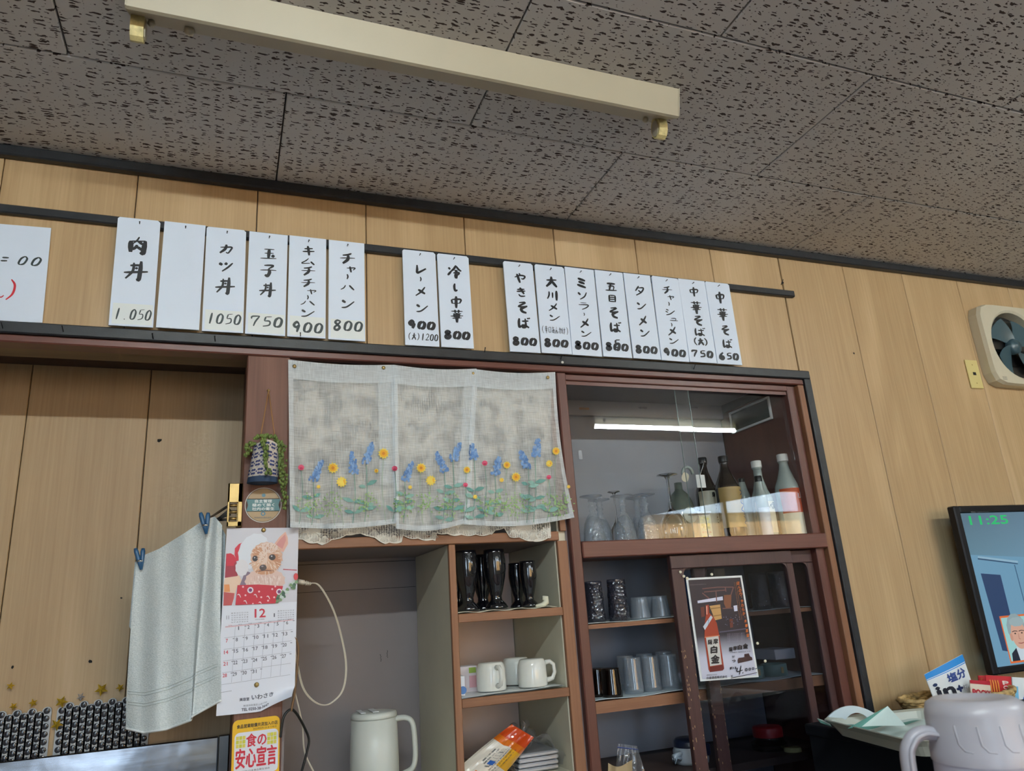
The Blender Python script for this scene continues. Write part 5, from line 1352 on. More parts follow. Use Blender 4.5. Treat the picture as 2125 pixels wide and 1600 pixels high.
part('pane_edge', MB().box(1.3940, 1.3948, .0135, .0170, 1.318, 1.822).box(1.3493, 1.35, .024, .0275, 1.318, 1.822), plain('pane_edge_green', (.25, .33, .32), .2), cb)
for x, z in ((975, 0), (1, 0)): pass
for (x, y, Yy, nm) in ((1204, 944, .0132, 0), (1650, 946, .0238, 1)):
    p = at(x, y, Yy); part('finger_pull', MB().box(p.x-.006, p.x+.006, Yy-.0022, Yy-.0002, p.z-.014, p.z+.014, .0015), 'sealfilm', cb)
for zt_, th in ((1.094, .012), (.889, .030)):
    sh = part('shelf', MB().box(.9445, 1.796, .052, .391, zt_-th, zt_), 'cedar', cb)
part('shelf', MB().box(.9445, 1.796, .052, .391, .66, .68), 'darkwood', cb)
# prints on the top strip
mb = MB(); Pm = Plane((0, .3715, 0), (1, 0, 0), (0, 0, 1))
p = at(1212, 848, .3715); mb.add([Pm(p.x-.02, p.z-.004, .0005), Pm(p.x+.02, p.z-.004, .0005), Pm(p.x+.02, p.z+.004, .0005), Pm(p.x-.02, p.z+.004, .0005)], [(0, 1, 2, 3)], L3(170, 130, 80))
p = at(1334, 847, .3715); puttext(mb, 'NEVAEJV', Pm, p.x, p.z, .036, .009, .0006, L3(60, 58, 62)); p = at(1441, 846, .3715); puttext(mb, 'TSUWEI', Pm, p.x, p.z, .03, .005, .0006, L3(90, 88, 95))
part('faint_lettering', mb, 'print', cb)
# framed glass on the side wall
t = thing('framed_glass', (1.79, .21, 1.736), 'small white-framed glass picture high on the inner right side of the display cabinet', 'picture frame')
xf = 1.7925
mb = MB()
for a, b, c, d in ((.094, .325, 1.812, 1.82), (.094, .325, 1.736, 1.744), (.094, .102, 1.744, 1.812), (.317, .325, 1.744, 1.812)): mb.box(xf-.006, xf+.002, a, b, c, d, .001)
part('frame', mb, 'white', t)
part('glazing', MB().box(xf-.002, xf, .102, .317, 1.744, 1.812), plain('dark_green_glass', (.05, .08, .075), .08, coat=1), t)

def mkgob():
    t = thing('cut_goblet', (0, 0, 0), '', 'glass', 'cut-crystal goblets upside down in the display cabinet')
    pr_ = [(.00001, .150), (.034, .149), (.035, .147), (.012, .142), (.0075, .138), (.010, .132), (.0065, .126), (.0115, .119), (.0065, .112), (.010, .105), (.007, .100), (.016, .090), (.026, .070), (.031, .045), (.033, .015), (.0325, 0), (.0305, 0), (.031, .015), (.029, .045), (.024, .068), (.014, .086), (.00001, .092)]
    mb = MB().lathe(pr_, n=36, mod=lambda a, z: 1+(.045*math.cos(a*12+z*260) if .012 < z < .075 else (.05*math.cos(a*6) if .1 < z < .14 else 0)))
    part('goblet_glass', mb, 'cutglass', t, origin=(0, 0, 0)); return t
def mkwine():
    t = thing('wine_glass', (0, 0, 0), '', 'glass', 'smooth stemmed glasses in the display cabinet')
    pr_ = [(.00001, .200), (.033, .199), (.034, .197), (.010, .193), (.0045, .185), (.0040, .15), (.0042, .115), (.008, .100), (.025, .088), (.040, .066), (.043, .045), (.040, .015), (.036, 0), (.0350, 0), (.039, .015), (.042, .045), (.039, .065), (.024, .086), (.00001, .095)]
    part('stem_and_bowl', MB().lathe(pr_, n=32), 'goblet', t, origin=(0, 0, 0)); return t
g0 = mkgob()
GOB = [(1234, .075, 1.0, 'cut-crystal goblet upside down, leftmost in the display cabinet'), (1250, .15, 1.0, 'cut-crystal goblet just behind the leftmost one'), (1299, .075, 1.0, 'cut-crystal goblet upside down, second in the front row'),
       (1346, .075, 1.02, 'cut-crystal goblet upside down, third in the front row before the tall wine glass'), (1330, .17, 1.05, 'cut-crystal goblet in the back row between the second and third front ones')]
for i, (x, Y, s_, lb) in enumerate(GOB):
    p = at(x, 1115, Y); o = g0 if i == 0 else copy_tree(g0); o.location = (p.x, Y, 1.3095); o.scale = (s_, s_, s_*1.05); o['label'] = lb; o.rotation_euler.z = i*.7
w0 = mkwine()
for i, (x, Y, s_, sz_, lb) in enumerate(((1400, .08, 1.0, 1.12, 'large smooth wine glass upside down right of the crystal goblets'), (1283, .20, .62, .95, 'thin-stemmed small glass upside down behind the crystal goblets'))):
    p = at(x, 1112, Y); o = w0 if i == 0 else copy_tree(w0); o.location = (p.x, Y, 1.3095); o.scale = (s_, s_, sz_); o['label'] = lb
# bottles
def bottle(name, x, Y, ytop, r, mat, capmat, label, labs=(), caph=.02, neckr=.013, sh=.42, capr=None):
    p = at(x, ytop, Y); zb = 1.3095; h = p.z-zb; px_ = at(x, ytop, Y).x
    t = thing(name, (px_, Y, zb), label, 'bottle')
    zn = h*(1-sh)                       # shoulder start
    pr_ = [(.00001, 0), (r*.95, 0), (r, .006), (r, zn), (r*.93, zn+h*.05), (r*.68, zn+h*.13), (neckr*1.2, zn+h*.24), (neckr, zn+h*.30), (neckr, h-caph), (neckr*1.15, h-caph), (neckr*1.15, h-caph-.004)]
    part('body', MB().lathe([(a, zb+b) for a, b in pr_], c=(px_, Y, 0), n=32), mat, t)
    cr = capr or neckr*1.25
    part('cap', MB().lathe([(cr, zb+h-caph+.0005), (cr, zb+h-.002), (cr*.9, zb+h), (.00001, zb+h)], c=(px_, Y, 0), n=20), capmat, t)
    for (m_, z0_, z1_, nm_) in labs:
        part(nm_, MB().lathe([(r+.0006, zb+h*z0_), (r+.0006, zb+h*z1_)], c=(px_, Y, 0), n=24, a0=-PI*.95, a1=-PI*.05), m_, t)
    def surf(xm, zz, hh_=0):
        a = -PI/2+xm/r+.25; return Vector((px_+(r+.0012+hh_)*math.cos(a), Y+(r+.0012+hh_)*math.sin(a), zb+zz))
    return t, surf, h
def writeon(t, surf, items, mat='ink'):
    mb = MB()
    for s_, x, z, w_, h_, bo in items: puttext(mb, s_, surf, x, z, w_, h_, 0, None, bold=bo)
    part('label_writing', mb, mat, t)
t, sf, h = bottle('shochu_bottle', 1456, .165, 950, .038, 'brownbottle', 'darkcap', 'dark bottle with a cream label of vertical black characters and a white neck tag', [('creamlabel', .06, .60, 'label')])
writeon(t, sf, [('薩', -.008, .165, .016, .016, .0004), ('摩', .012, .165, .016, .016, .0004), ('白', .004, .125, .022, .020, .0008), ('金', .004, .085, .028, .030, .0008)])
p = at(1454, 998, .065); pb = at(1455, 968, .10)
mb = MB().box(p.x-.017, p.x+.017, .064, .0646, p.z-.022, p.z+.020); part('neck_tag', mb, 'white', t)
part('tag_string', MB().tube([(p.x, .064, p.z+.018), (pb.x+.006, .09, pb.z+.01), (pb.x, .105, pb.z+.012)], .0008, 5), 'white', t)
t, sf, h = bottle('shochu_bottle', 1499, .075, 947, .042, 'brownbottle', 'darkcap', 'tall brown bottle with a wide golden-tan label and blue brush writing', [('goldlabel', .16, .62, 'label')], sh=.40)
mb = MB()
for st in ([(-.004, .165), (.010, .158), (-.004, .148)], [(.010, .145), (-.006, .125), (.014, .118)], [(.008, .115), (-.008, .10), (.012, .093), (.002, .085)], [(-.002, .08), (.016, .07), (.0, .058), (.012, .055)]):
    stroke(mb, lambda a, b_, hh_=0: sf(a+.010, b_, hh_), st, .0045, .0, None)
part('label_writing', mb, plain('blue_black_ink', (.05, .07, .16), .5), t)
t, sf, h = bottle('small_bottle', 1538, .17, 993, .022, 'frostbottle', 'darkcap', 'slim grey bottle with a dark cap behind the others in the display cabinet', sh=.3, caph=.014, neckr=.009)
t, sf, h = bottle('sake_bottle', 1568, .11, 957, .036, 'frostbottle', 'whitecap', 'frosted grey bottle with a white cap and a beige label', [('creamlabel', .10, .48, 'label')], neckr=.014, caph=.024, sh=.5)
writeon(t, sf, [('べ', -.006, .115, .014, .02, .0002), ('薫', .010, .118, .016, .024, .0002), ('く', .024, .115, .010, .016, .0002)])
t, sf, h = bottle('small_bottle', 1572, .055, 988, .020, 'frostbottle', 'darkcap', 'small dark-necked bottle in front of the beige-labelled bottle', [('whitebox', .05, .5, 'label')], sh=.35, caph=.02, neckr=.010)
t, sf, h = bottle('sake_bottle', 1622, .075, 943, .043, 'frostbottle', 'whitecap', 'largest frosted bottle with a white cap and orange-red label, rightmost in the display cabinet', [('redlabel', .30, .58, 'label'), ('creamlabel', .04, .30, 'lower_label')], neckr=.015, caph=.026, sh=.42)
writeon(t, sf, [('山', .000, .145, .020, .022, .0005), ('田', .016, .125, .016, .018, .0005)], 'white')
# clear jar with ring handle, and lidded jar
p = at(1428, 1110, .17)
t = thing('glass_jug', (p.x, .19, 1.3095), 'large clear glass jug with a ring handle and a white seal tag behind the bottles', 'jug')
part('body', MB().lathe([(.00001, 1.31), (.045, 1.31), (.048, 1.33), (.048, 1.42), (.040, 1.46), (.028, 1.485), (.014, 1.50), (.013, 1.525), (.012, 1.525), (.012, 1.50), (.026, 1.483), (.045, 1.42), (.045, 1.33), (.00001, 1.318)], c=(p.x, .19, 0), n=32), plain('pale_green_jug_glass', (.45, .52, .45), .1, trans=.75), t)
q_ = at(1430, 978, .11)
part('ring_handle', MB().tube([(q_.x+.020*math.cos(a), .12, q_.z-.008+.024*math.sin(a)) for a in [PI*j/10 for j in range(11)]], .0055, 8), 'frostbottle', t)
q_ = at(1423, 990, .07)
part('seal_tag', MB().prism([(q_.x+.014*math.cos(a)*(1+.2*math.sin(2*a)), .072, q_.z+.016*math.sin(a)) for a in [2*PI*j/14 for j in range(14)]][::-1], (0, .001, 0)), 'creamlabel', t)
part('inner_disc', MB().lathe([(.026, 0), (.00001, .0005)], c=(p.x, .141, 1.41), n=24, axis='y'), plain('pale_disc', (.50, .54, .46), .5), t)
p = at(1462, 1110, .075)
t = thing('preserve_jar', (p.x-.004, .06, 1.3095), 'square clear jar with pale yellow contents and a printed label in front of the bottles', 'jar')
xx = p.x-.008
part('jar_glass', MB().box(xx-.024, xx+.024, .050, .098, 1.310, 1.402, .004), 'tumbler', t)
part('jar_rim', MB().box(xx-.027, xx+.027, .047, .101, 1.4025, 1.408, .002), 'white', t)
mb = MB(); Pm = Plane((xx, .0495, 1.355), (1, 0, 0), (0, 0, 1))
poly(mb, Pm, [(-.022, -.042), (.022, -.042), (.022, .040), (-.022, .040)], .0004, L3(205, 208, 180))
for k in range(24): ell(mb, Pm, random.uniform(-.018, .018), random.uniform(.0, .034), .005, .004, .0006+k*.00001, random.choice([L3(215, 210, 130), L3(190, 195, 140), L3(225, 222, 175)]), 7)
puttext(mb, 'おいしい', Pm, 0, .004, .022, .007, .001, L3(90, 90, 70)); puttext(mb, 'おつまみ', Pm, 0, -.012, .034, .006, .001, L3(190, 60, 60))
ell(mb, Pm, -.012, -.030, .006, .006, .001, L3(235, 205, 40), 10); ell(mb, Pm, .008, -.028, .009, .007, .001, L3(230, 225, 230), 12)
part('jar_label', mb, 'print', t)

# ---- lower shelves
def tumb(name, r0, r1, h, mat, label_group, ribs=0, amp=0):
    t = thing(name, (0, 0, 0), '', 'glass', label_group)
    pr_ = [(.00001, h), (r0, h), (r0*1.02, h-.003)]+[(r0+(r1-r0)*k/8, h-.003-(h-.003)*k/8) for k in range(1, 9)]+[(r1-.002, 0), (r0-.002, h-.008), (.00001, h-.008)]
    part('glass_wall', MB().lathe(pr_, n=28, mod=(lambda a, z: 1+amp*math.cos(a*ribs+z*90*(1 if amp > .03 else 0))) if ribs else None), mat, t, origin=(0, 0, 0)); return t
def row(proto, items, z, first=[None]):
    for i, (x, y, Y, s_, lb) in enumerate(items):
        p = at(x, y, Y); o = proto if i == 0 else copy_tree(proto); o.location = (p.x, Y, z); o['label'] = lb
        o.scale = s_ if isinstance(s_, tuple) else (s_, s_, s_); o.rotation_euler.z = i*.9
a = tumb('highball_glass', .026, .030, .118, 'bluegl', 'dark textured tall glasses in the lower cabinet', 14, .045)
row(a, [(1237, 1290, .10, 1, 'dark textured tall glass upside down, leftmost on the top shelf of the lower cabinet'), (1286, 1288, .09, 1.02, 'dark textured tall glass upside down, second on the top shelf of the lower cabinet'),
        (1222, 1286, .20, 1, 'dark textured tall glass at the back left of the top shelf'), (1582, 1262, .10, .98, 'dark tall glass seen through the right door, left one of a pair'), (1622, 1260, .10, .98, 'dark tall glass seen through the right door, right one of a pair')], 1.0965)
a = tumb('rocks_glass', .024, .031, .064, 'tumbler', 'small clear glasses on the upper shelf of the lower cabinet', 8, .02)
row(a, [(1330, 1285, .09, 1, 'small clear glass upside down just right of the dark tall glasses'), (1372, 1283, .09, 1, 'small clear glass upside down beside the dark door stile'), (1352, 1280, .17, 1, 'small clear glass upside down in the row behind')], 1.0965)
a = tumb('smoked_tumbler', .026, .030, .078, 'smoke', 'smoked brown tumblers in the lower cabinet', 0, 0)
row(a, [(1272, 1450, .09, 1, 'smoked brown tumbler upside down in front on the middle shelf'), (1243, 1448, .14, .98, 'smoked brown tumbler at the far left of the middle shelf')], .8925)
a = tumb('clear_tumbler', .025, .0285, .098, 'tumbler', 'clear tumblers standing upside down on the middle shelf', 0, 0)
row(a, [(1318, 1446, .12, 1, 'clear tumbler upside down, first in front right of the smoked glass'), (1356, 1444, .12, 1, 'clear tumbler upside down, second in the front row'), (1394, 1441, .11, 1, 'clear tumbler upside down, third in the front row'),
        (1304, 1438, .22, 1, 'clear tumbler in the back row, leftmost'), (1345, 1436, .22, 1, 'clear tumbler in the back row, second'), (1386, 1434, .22, 1.02, 'clear tumbler in the back row, third'),
        (1436, 1436, .13, 1.0, 'clear tumbler behind the left stile of the sliding door'), (1474, 1432, .13, 1.0, 'clear tumbler partly behind the bottle poster')], .8925)
cloth('shelf_liner', .946, 1.795, .053, .37, 1.0945, .0025, 'shelfpaper', 'pale textured liner on the top shelf of the lower cabinet')
cloth('shelf_liner', .946, 1.795, .053, .37, .8895, .004, plain('blue_white_liner', (.58, .68, .72), .8, bump=.7, bscale=260), 'bluish white textured liner on the middle shelf of the lower cabinet')
# teal tape-like tins and white box
for (x, lb, r_) in ((1612, 'round teal ceramic dish with a gold mark seen through the right door', .040), (1565, 'round teal ceramic dish to the left of the gold-marked one', .036)):
    p = at(x, 1425, .13); t = thing('ceramic_dish', (p.x, .13, .8925), lb, 'dish', 'teal dishes in the lower cabinet')
    part('dish', MB().lathe([(.00001, .893), (r_, .893), (r_, .928), (r_*.93, .930), (r_*.9, .926), (.00001, .925)], c=(p.x, .13, 0), n=28), 'teal', t)
    part('gold_mark', MB().box(p.x-.005, p.x+.004, .13-r_-.0012, .13-r_+.001, .903, .921), 'goldlabel', t)
p = at(1622, 1380, .24); single('flat_box', MB().box(p.x-.06, p.x+.055, .19, .30, .932, .965, .002), 'whitebox', 'white flat carton behind the teal dishes', 'box')
p = at(1440, 1190, .075); single('blue_carton', MB().box(p.x-.024, p.x+.024, .062, .10, 1.0975, 1.232, .002), 'bluebox', 'blue carton at the top behind the door glass, above the poster', 'box')
p = at(1487, 1188, .085); single('beige_carton', MB().box(p.x-.020, p.x+.020, .068, .11, 1.0975, 1.232, .002), 'beigebox', 'beige carton at the top behind the door glass next to the blue one', 'box')
# bottom: yellow box, zip bag, kraft paper, thermos jug, red lid jar, cup
p = at(1254, 1545, .07); single('yellow_box', MB().box(.953, .967, .06, .15, .6805, .805, .001), 'yellow', 'narrow bright yellow box at the bottom left of the lower cabinet', 'box')
t = thing('zip_bag', (1.06, .12, .6805), 'clear zip bag with a blue seal standing on the bottom of the lower cabinet', 'bag')
def zb(u, v): 
    tl_, tr_, br_, bl2 = (1282, 1543), (1322, 1548), (1350, 1640), (1275, 1640)
    a = (tl_[0]*(1-u)+tr_[0]*u)*(1-v)+(bl2[0]*(1-u)+br_[0]*u)*v; b_ = (tl_[1]*(1-u)+tr_[1]*u)*(1-v)+(bl2[1]*(1-u)+br_[1]*u)*v
    return at(a, b_, .09-.018*math.sin(PI*u)*v+.003*math.sin(u*19+v*7))
mb = MB(); mb.smooth = True; mb.grid(zb, 20, 20); part('film', mb, 'film', t)
part('zip', MB().tube([zb(i/16, .08) for i in range(17)], .0014, 5), plain('zip_blue', (.06, .09, .30), .4), t)
mb = MB(); mb.smooth = True
mb.grid(lambda u, v: at(1262+50*u, 1583+8*math.sin(u*4)+60*v, .065-.012*math.sin(PI*u)+.003*math.sin(u*13)), 12, 6); single('kraft_sheet', mb, 'cardboard', 'crumpled brown kraft paper in front of the clear zip bag', 'paper')
p = at(1440, 1585, .14); px_ = p.x
t = thing('thermos_jug', (px_, .15, .6805), 'pale blue-white vacuum jug with a navy lid behind the sliding door', 'jug')
zz = at(1440, 1548, .14).z
part('body', MB().lathe([(.00001, .681), (.050, .681), (.052, .69), (.052, zz-.010), (.047, zz)], c=(px_, .15, 0), n=32), 'paleblue', t)
part('lid', MB().lathe([(.048, zz+.0005), (.047, zz+.016), (.040, zz+.022), (.00001, zz+.023)], c=(px_, .15, 0), n=32), 'navylid', t)
part('spout_latch', MB().box(px_+.012, px_+.034, .092, .106, zz-.022, zz+.010, .003), 'navylid', t)
part('handle', MB().tube([(px_-.046, .13, zz-.012), (px_-.070, .12, zz-.014), (px_-.078, .12, zz-.03), (px_-.078, .12, .71), (px_-.05, .13, .70)], .007, 10), 'paleblue', t)
p = at(1597, 1520, .15); px_ = p.x; zz = p.z
t = thing('red_lid_jar', (px_, .16, .6805), 'large clear jar with a wide red screw lid behind the right door', 'jar')
part('jar_glass', MB().lathe([(.00001, .681), (.052, .681), (.054, .70), (.054, zz-.035), (.044, zz-.015), (.043, zz-.012)], c=(px_, .16, 0), n=32), 'smoke', t)
part('lid', MB().lathe([(.046, zz-.0115), (.046, zz+.014), (.043, zz+.017), (.00001, zz+.017)], c=(px_, .16, 0), n=36, mod=lambda a, z: 1+.012*math.cos(a*30)), 'redlid', t)
p = at(1648, 1573, .09)
single('cup', MB().lathe([(.00001, .681), (.026, .681), (.030, p.z), (.0285, p.z), (.025, .69), (.00001, .69)], c=(p.x, .09, 0), n=28), 'yellowish', 'pale yellow-green cup at the bottom right of the lower cabinet', 'cup')

# ---- sliding doors
def door(name, x0, x1, y0, y1, label, worn):
    t = thing(name, ((x0+x1)/2, (y0+y1)/2, .3), label, 'door', 'sliding glass doors of the lower cabinet')
    part('top_rail', MB().box(x0, x1, y0, y1, 1.234, 1.2735, .002), 'door', t)
    st = .042
    part('stile', MB().box(x0, x0+st, y0, y1, .3, 1.2338, .002), 'door', t)
    part('stile', MB().box(x1-st*.62, x1, y0, y1, .3, 1.2338, .002), 'door', t)
    part('bottom_rail', MB().box(x0+st, x1-st*.62, y0, y1, .3, .36, .002), 'door', t)
    # rounded corner fillets under the top rail
    mb = MB()
    for cx_, sg in ((x0+st+.0002, 1), (x1-st*.62-.0002, -1)):
        r_ = .018; pts = [(cx_, 1.2338)]+[(cx_+sg*(r_-r_*math.sin(a)), 1.2338-(r_-r_*math.cos(a))) for a in [PI/2*i/6 for i in range(7)]][::-1]
        pts = [(cx_, 1.2338-r_)]+[(cx_+sg*r_*(1-math.cos(a)), 1.2338-r_*(1-math.sin(a))) for a in [PI/2*i/6 for i in range(1, 7)]]+[(cx_, 1.2338)]
        if sg < 0: pts = pts[::-1]
        mb.prism([(a, y0+.002, b) for a, b in pts], (0, y1-y0-.004, 0))
    part('corner_fillet', mb, 'door', t)
    part('door_glass', MB().box(x0+st-.004, x1-st*.62+.004, (y0+y1)/2-.0012, (y0+y1)/2+.0012, .34, 1.236), 'pane2', t)
    if worn:
        mb = MB()
        for k in range(46):
            z = random.uniform(.62, 1.02); xx_ = x0+random.choice([.0005, .006, .012, st-.002, st-.004])+random.uniform(-.001, .001)
            a = random.uniform(.0004, .0013); mb.box(xx_-a, xx_+a, y0-.0004, y0+.001, z-a*3, z+a*3)
        part('paint_chips', mb, plain('bare_wood_chip', (.42, .28, .15), .8), t, kind='stuff')
    return t
d1 = door('cabinet_door', 1.238, 1.690, .002, .022, 'front sliding door with dark maroon frame, the one carrying the bottle poster', True)
x2 = at(1695, 1200, .035).x
d2 = door('cabinet_door', at(1476, 1450, .03).x-.004, min(x2, 1.794), .027, .045, 'rear sliding door with chipped paint on its left stile, behind the poster door', True)

# ---- poster on the door
pl, wd, hg = quadplane((1423, 1200), (1539, 1194), (1574, 1404), (1452, 1414), -.0005)
TLp, TRp, BRp, BLp = at(1423, 1200, -.0005), at(1539, 1194, -.0005), at(1574, 1405, -.0005), at(1453, 1414, -.0005)
pf = bil(TLp, TRp, BLp, BRp)
t = thing('shochu_poster', BLp.lerp(BRp, .5), 'poster of a brown bottle with a handwritten 4,000 price on the sliding door', 'poster')
mb = MB(); mb.grid(lambda u, v: pf(u, -v, .0006+.0008*math.sin(u*7)*v), 8, 8); part('poster_sheet', mb, 'white', t)
mb = MB(); K = .0017
def ppx(x, y):         # 1143x1600 crop, 0.175 px per unit
    X, Y = 1400+x*.175, 1160+y*.175
    v = (Y-1197)/(1409.5-1197); l = 1423+30*v; r_ = 1539+35*v; return ((X-l)/(r_-l), -v)
def pq(pts, col, h): poly(mb, pf, [ppx(*q_) for q_ in pts], h, col)
g0_, g1_ = L3(48, 38, 46), L3(205, 205, 222)
for k in range(24):
    v0_, v1_ = k/24, (k+1)/24
    f_ = lambda v: 0 if v < .58 else min(1, (v-.58)/.22)
    cA = tuple(g0_[i]*(1-f_(v0_))+g1_[i]*f_(v0_) for i in range(3)); cB = tuple(g0_[i]*(1-f_(v1_))+g1_[i]*f_(v1_) for i in range(3))
    mb.add([pf(.035, -(.02+.96*v0_), K), pf(.035, -(.02+.96*v1_), K), pf(.965, -(.02+.96*v1_), K), pf(.965, -(.02+.96*v0_), K)], [(0, 1, 2, 3)], (cA, cB, cB, cA))
k2 = K+.0003
pq([(265, 490), (560, 455), (565, 500), (268, 520)], L3(215, 215, 235), k2); pq([(690, 575), (735, 570), (740, 640), (700, 642)], L3(215, 215, 235), k2)
for a_, b_ in (((320, 350), (500, 340)), ((500, 340), (690, 350)), ((340, 390), (600, 380)), ((320, 400), (400, 470)), ((590, 340), (600, 400)), ((690, 350), (660, 440)), ((480, 380), (490, 520)), ((560, 600), (680, 600))):
    stroke(mb, lambda x, y, h=0: pf(*ppx(x, y), h), [a_, b_], 12, k2+.0001, L3(120, 80, 75), taper=(1, 1))
pq([(405, 560), (530, 550), (550, 720), (470, 735)], L3(200, 155, 95), k2+.0003); pq([(575, 440), (665, 440), (660, 590), (600, 600), (575, 540)], L3(130, 80, 55), k2+.0003)
pq([(410, 590), (535, 580), (537, 592), (412, 602)], L3(150, 110, 60), k2+.0004); pq([(430, 680), (545, 668), (547, 680), (434, 692)], L3(150, 110, 60), k2+.0004)
pq([(300, 570), (345, 565), (350, 680), (310, 690)], L3(110, 55, 45), k2+.0003); pq([(640, 730), (680, 728), (685, 830), (650, 835)], L3(110, 55, 40), k2+.0003)
for k in range(26): 
    x, y = random.uniform(560, 760), random.uniform(670, 800); pq([(x, y), (x+14, y-3), (x+12, y+8)], random.choice([L3(90, 95, 130), L3(25, 22, 30), L3(130, 130, 150)]), k2+.0003)
pq([(520, 870), (840, 850), (845, 862), (522, 884)], L3(90, 85, 105), k2+.0002)
B = [(360, 548), (395, 545), (400, 640), (455, 700), (490, 770), (520, 920), (575, 1290), (560, 1320), (410, 1328), (395, 1300), (345, 930), (350, 760), (362, 660)]
pq(B, L3(165, 62, 35), k2+.0006)
pq([(362, 560), (378, 560), (380, 660), (368, 660)], L3(225, 160, 140), k2+.0008)
pq([(328, 800), (420, 672), (440, 700), (350, 842)], L3(205, 215, 228), k2+.0009)
pq([(362, 925), (508, 918), (548, 1250), (410, 1262)], L3(208, 205, 200), k2+.0009)
pq([(345, 920), (520, 910), (522, 920), (347, 932)], L3(215, 130, 95), k2+.0011); pq([(405, 1270), (560, 1255), (575, 1300), (558, 1320), (412, 1328)], L3(110, 35, 28), k2+.0011)
class PQ:
    def __call__(s, x, y, h=0): return pf(*ppx(x, -y), h)
PS = PQ(); ik = L3(35, 28, 32)
def pt(s_, x, y, w_, h_, col=ik, bo=0, h=k2+.0014): puttext(mb, s_, PS, x, -y, w_, h_, h, col, bold=bo)
pt('薩', 410, 985, 52, 55, bo=2); pt('摩', 475, 980, 55, 60, bo=2); pt('白', 455, 1075, 70, 80, bo=6); pt('金', 470, 1185, 95, 90, bo=6)
pt('本格焼酎', 390, 750, 12, 90, L3(60, 70, 110))
for s_, x, y in (('ほ', 745, 305), ('ん', 757, 350), ('の', 767, 395), ('り', 777, 440), ('、', 785, 475), ('や', 790, 525), ('わ', 797, 575), ('ら', 805, 625), ('か', 812, 675), ('、', 825, 715), ('木', 832, 765), ('樽', 842, 820), ('蒸', 850, 880), ('留', 860, 935), ('。', 872, 975)):
    pt(s_, x, y, 30 if s_ not in '、。' else 10, 40 if s_ not in '、。' else 12, L3(225, 120, 50), 1)
for k in range(26): pt('仕込伝統技芋水香味'[k % 9], 700+k*2.6, 300+k*17.5, 10, 12, L3(190, 120, 60)); pt('焼酎蔵手造木桶麹'[k % 8], 722+k*2.6, 300+k*17.5, 10, 12, L3(190, 120, 60))
pt('SHIRAKANE SHUZO Co.', 270, 296, 190, 12, L3(120, 110, 115))
for k in range(7): pt('芋の香りとやわらかな口当たりの焼酎です', 715, 905+k*15-0, 210, 9, L3(170, 160, 180))
pt('薩', 655, 1085, 40, 48, bo=1.5); pt('摩', 705, 1075, 42, 50, bo=1.5); pt('白', 762, 1068, 50, 50, bo=4); pt('金', 830, 1058, 60, 55, bo=4)
pt('本格焼酎 薩摩白金 木桶', 765, 1122, 250, 9, L3(70, 60, 70)); pt('芋', 685, 1172, 40, 26); pt('つ', 690, 1222, 40, 24, bo=2)
pq([(735, 1215), (745, 1190), (820, 1185), (815, 1150), (870, 1145), (885, 1180), (910, 1195), (915, 1225), (740, 1252)], L3(70, 45, 45), k2+.0012)
pt('薩摩酒造合名会社', 430, 1360, 120, 12); pt('白金酒造株式会社', 490, 1392, 240, 28, bo=.5)
pt('ボトル', 682, 1300, 80, 28, bo=2)
for s_, x, y, w_, h_ in (('4', 760, 1325, 60, 95), ('0', 838, 1330, 36, 38), ('0', 880, 1327, 34, 34), ('0', 920, 1322, 34, 30)):
    if s_ == '4':
        for st in ([(735, 1300), (728, 1345), (795, 1330)], [(775, 1280), (755, 1380)]): stroke(mb, lambda a, b_, h=0: pf(*ppx(a, b_), h), st, 13, k2+.0015, ik)
    else: glyph(mb, '0', PS, x, -y, w_, h_, k2+.0015, ik, wt=.15)
stroke(mb, lambda a, b_, h=0: pf(*ppx(a, b_), h), [(800, 1355), (792, 1372)], 9, k2+.0015, ik); stroke(mb, lambda a, b_, h=0: pf(*ppx(a, b_), h), [(945, 1330), (970, 1322)], 8, k2+.0015, ik)
stroke(mb, lambda a, b_, h=0: pf(*ppx(a, b_), h), [(655, 1412), (800, 1395), (970, 1372)], 7, k2+.0015, ik, taper=(1, 1)); pt('¥', 665, 1390, 26, 24)
part('poster_print', mb, 'print', t)
mb = MB()
for x, y in ((1412, 1187), (1419, 1196), (1426, 1200), (1477, 1192), (1572, 1335), (1588, 1372)):
    p = at(x, y, -.002); mb.ball(p, .0048, 5, (1.2, .25, .9))
part('tape_remnant', mb, 'creamlabel', t)

# ================================================================== RIGHT SIDE
# ventilation fan
fx0, fx1, fz0, fz1 = 2.785, 3.160, 1.868, 2.214; fcx, fcz, fr_ = (fx0+fx1)/2, (fz0+fz1)/2, .143
t = thing('ventilation_fan', (fcx, -.03, fz0), 'cream square wall ventilation fan with blue-grey blades on the wood panelling', 'fan')
n = 40; mb = MB()
def sq(a, k=1.0):
    c_, s_ = math.cos(a), math.sin(a); e = 7; r_ = 1/((abs(c_)**e+abs(s_)**e)**(1/e)); return (fcx+(fx1-fx0)/2*k*c_*r_, fcz+(fz1-fz0)/2*k*s_*r_)
rings = [[(*sq(2*PI*i/n), -.001) for i in range(n)], [(*sq(2*PI*i/n), -.036) for i in range(n)], [(*sq(2*PI*i/n, .97), -.050) for i in range(n)],
         [(fcx+fr_*1.06*math.cos(2*PI*i/n), fcz+fr_*1.06*math.sin(2*PI*i/n), -.050) for i in range(n)], [(fcx+fr_*math.cos(2*PI*i/n), fcz+fr_*math.sin(2*PI*i/n), -.044) for i in range(n)], [(fcx+fr_*.98*math.cos(2*PI*i/n), fcz+fr_*.98*math.sin(2*PI*i/n), -.004) for i in range(n)]]
v = [(x, y, z) for r_ in rings for x, z, y in r_]; f = [(k*n+i, k*n+(i+1) % n, (k+1)*n+(i+1) % n, (k+1)*n+i) for k in range(5) for i in range(n)]
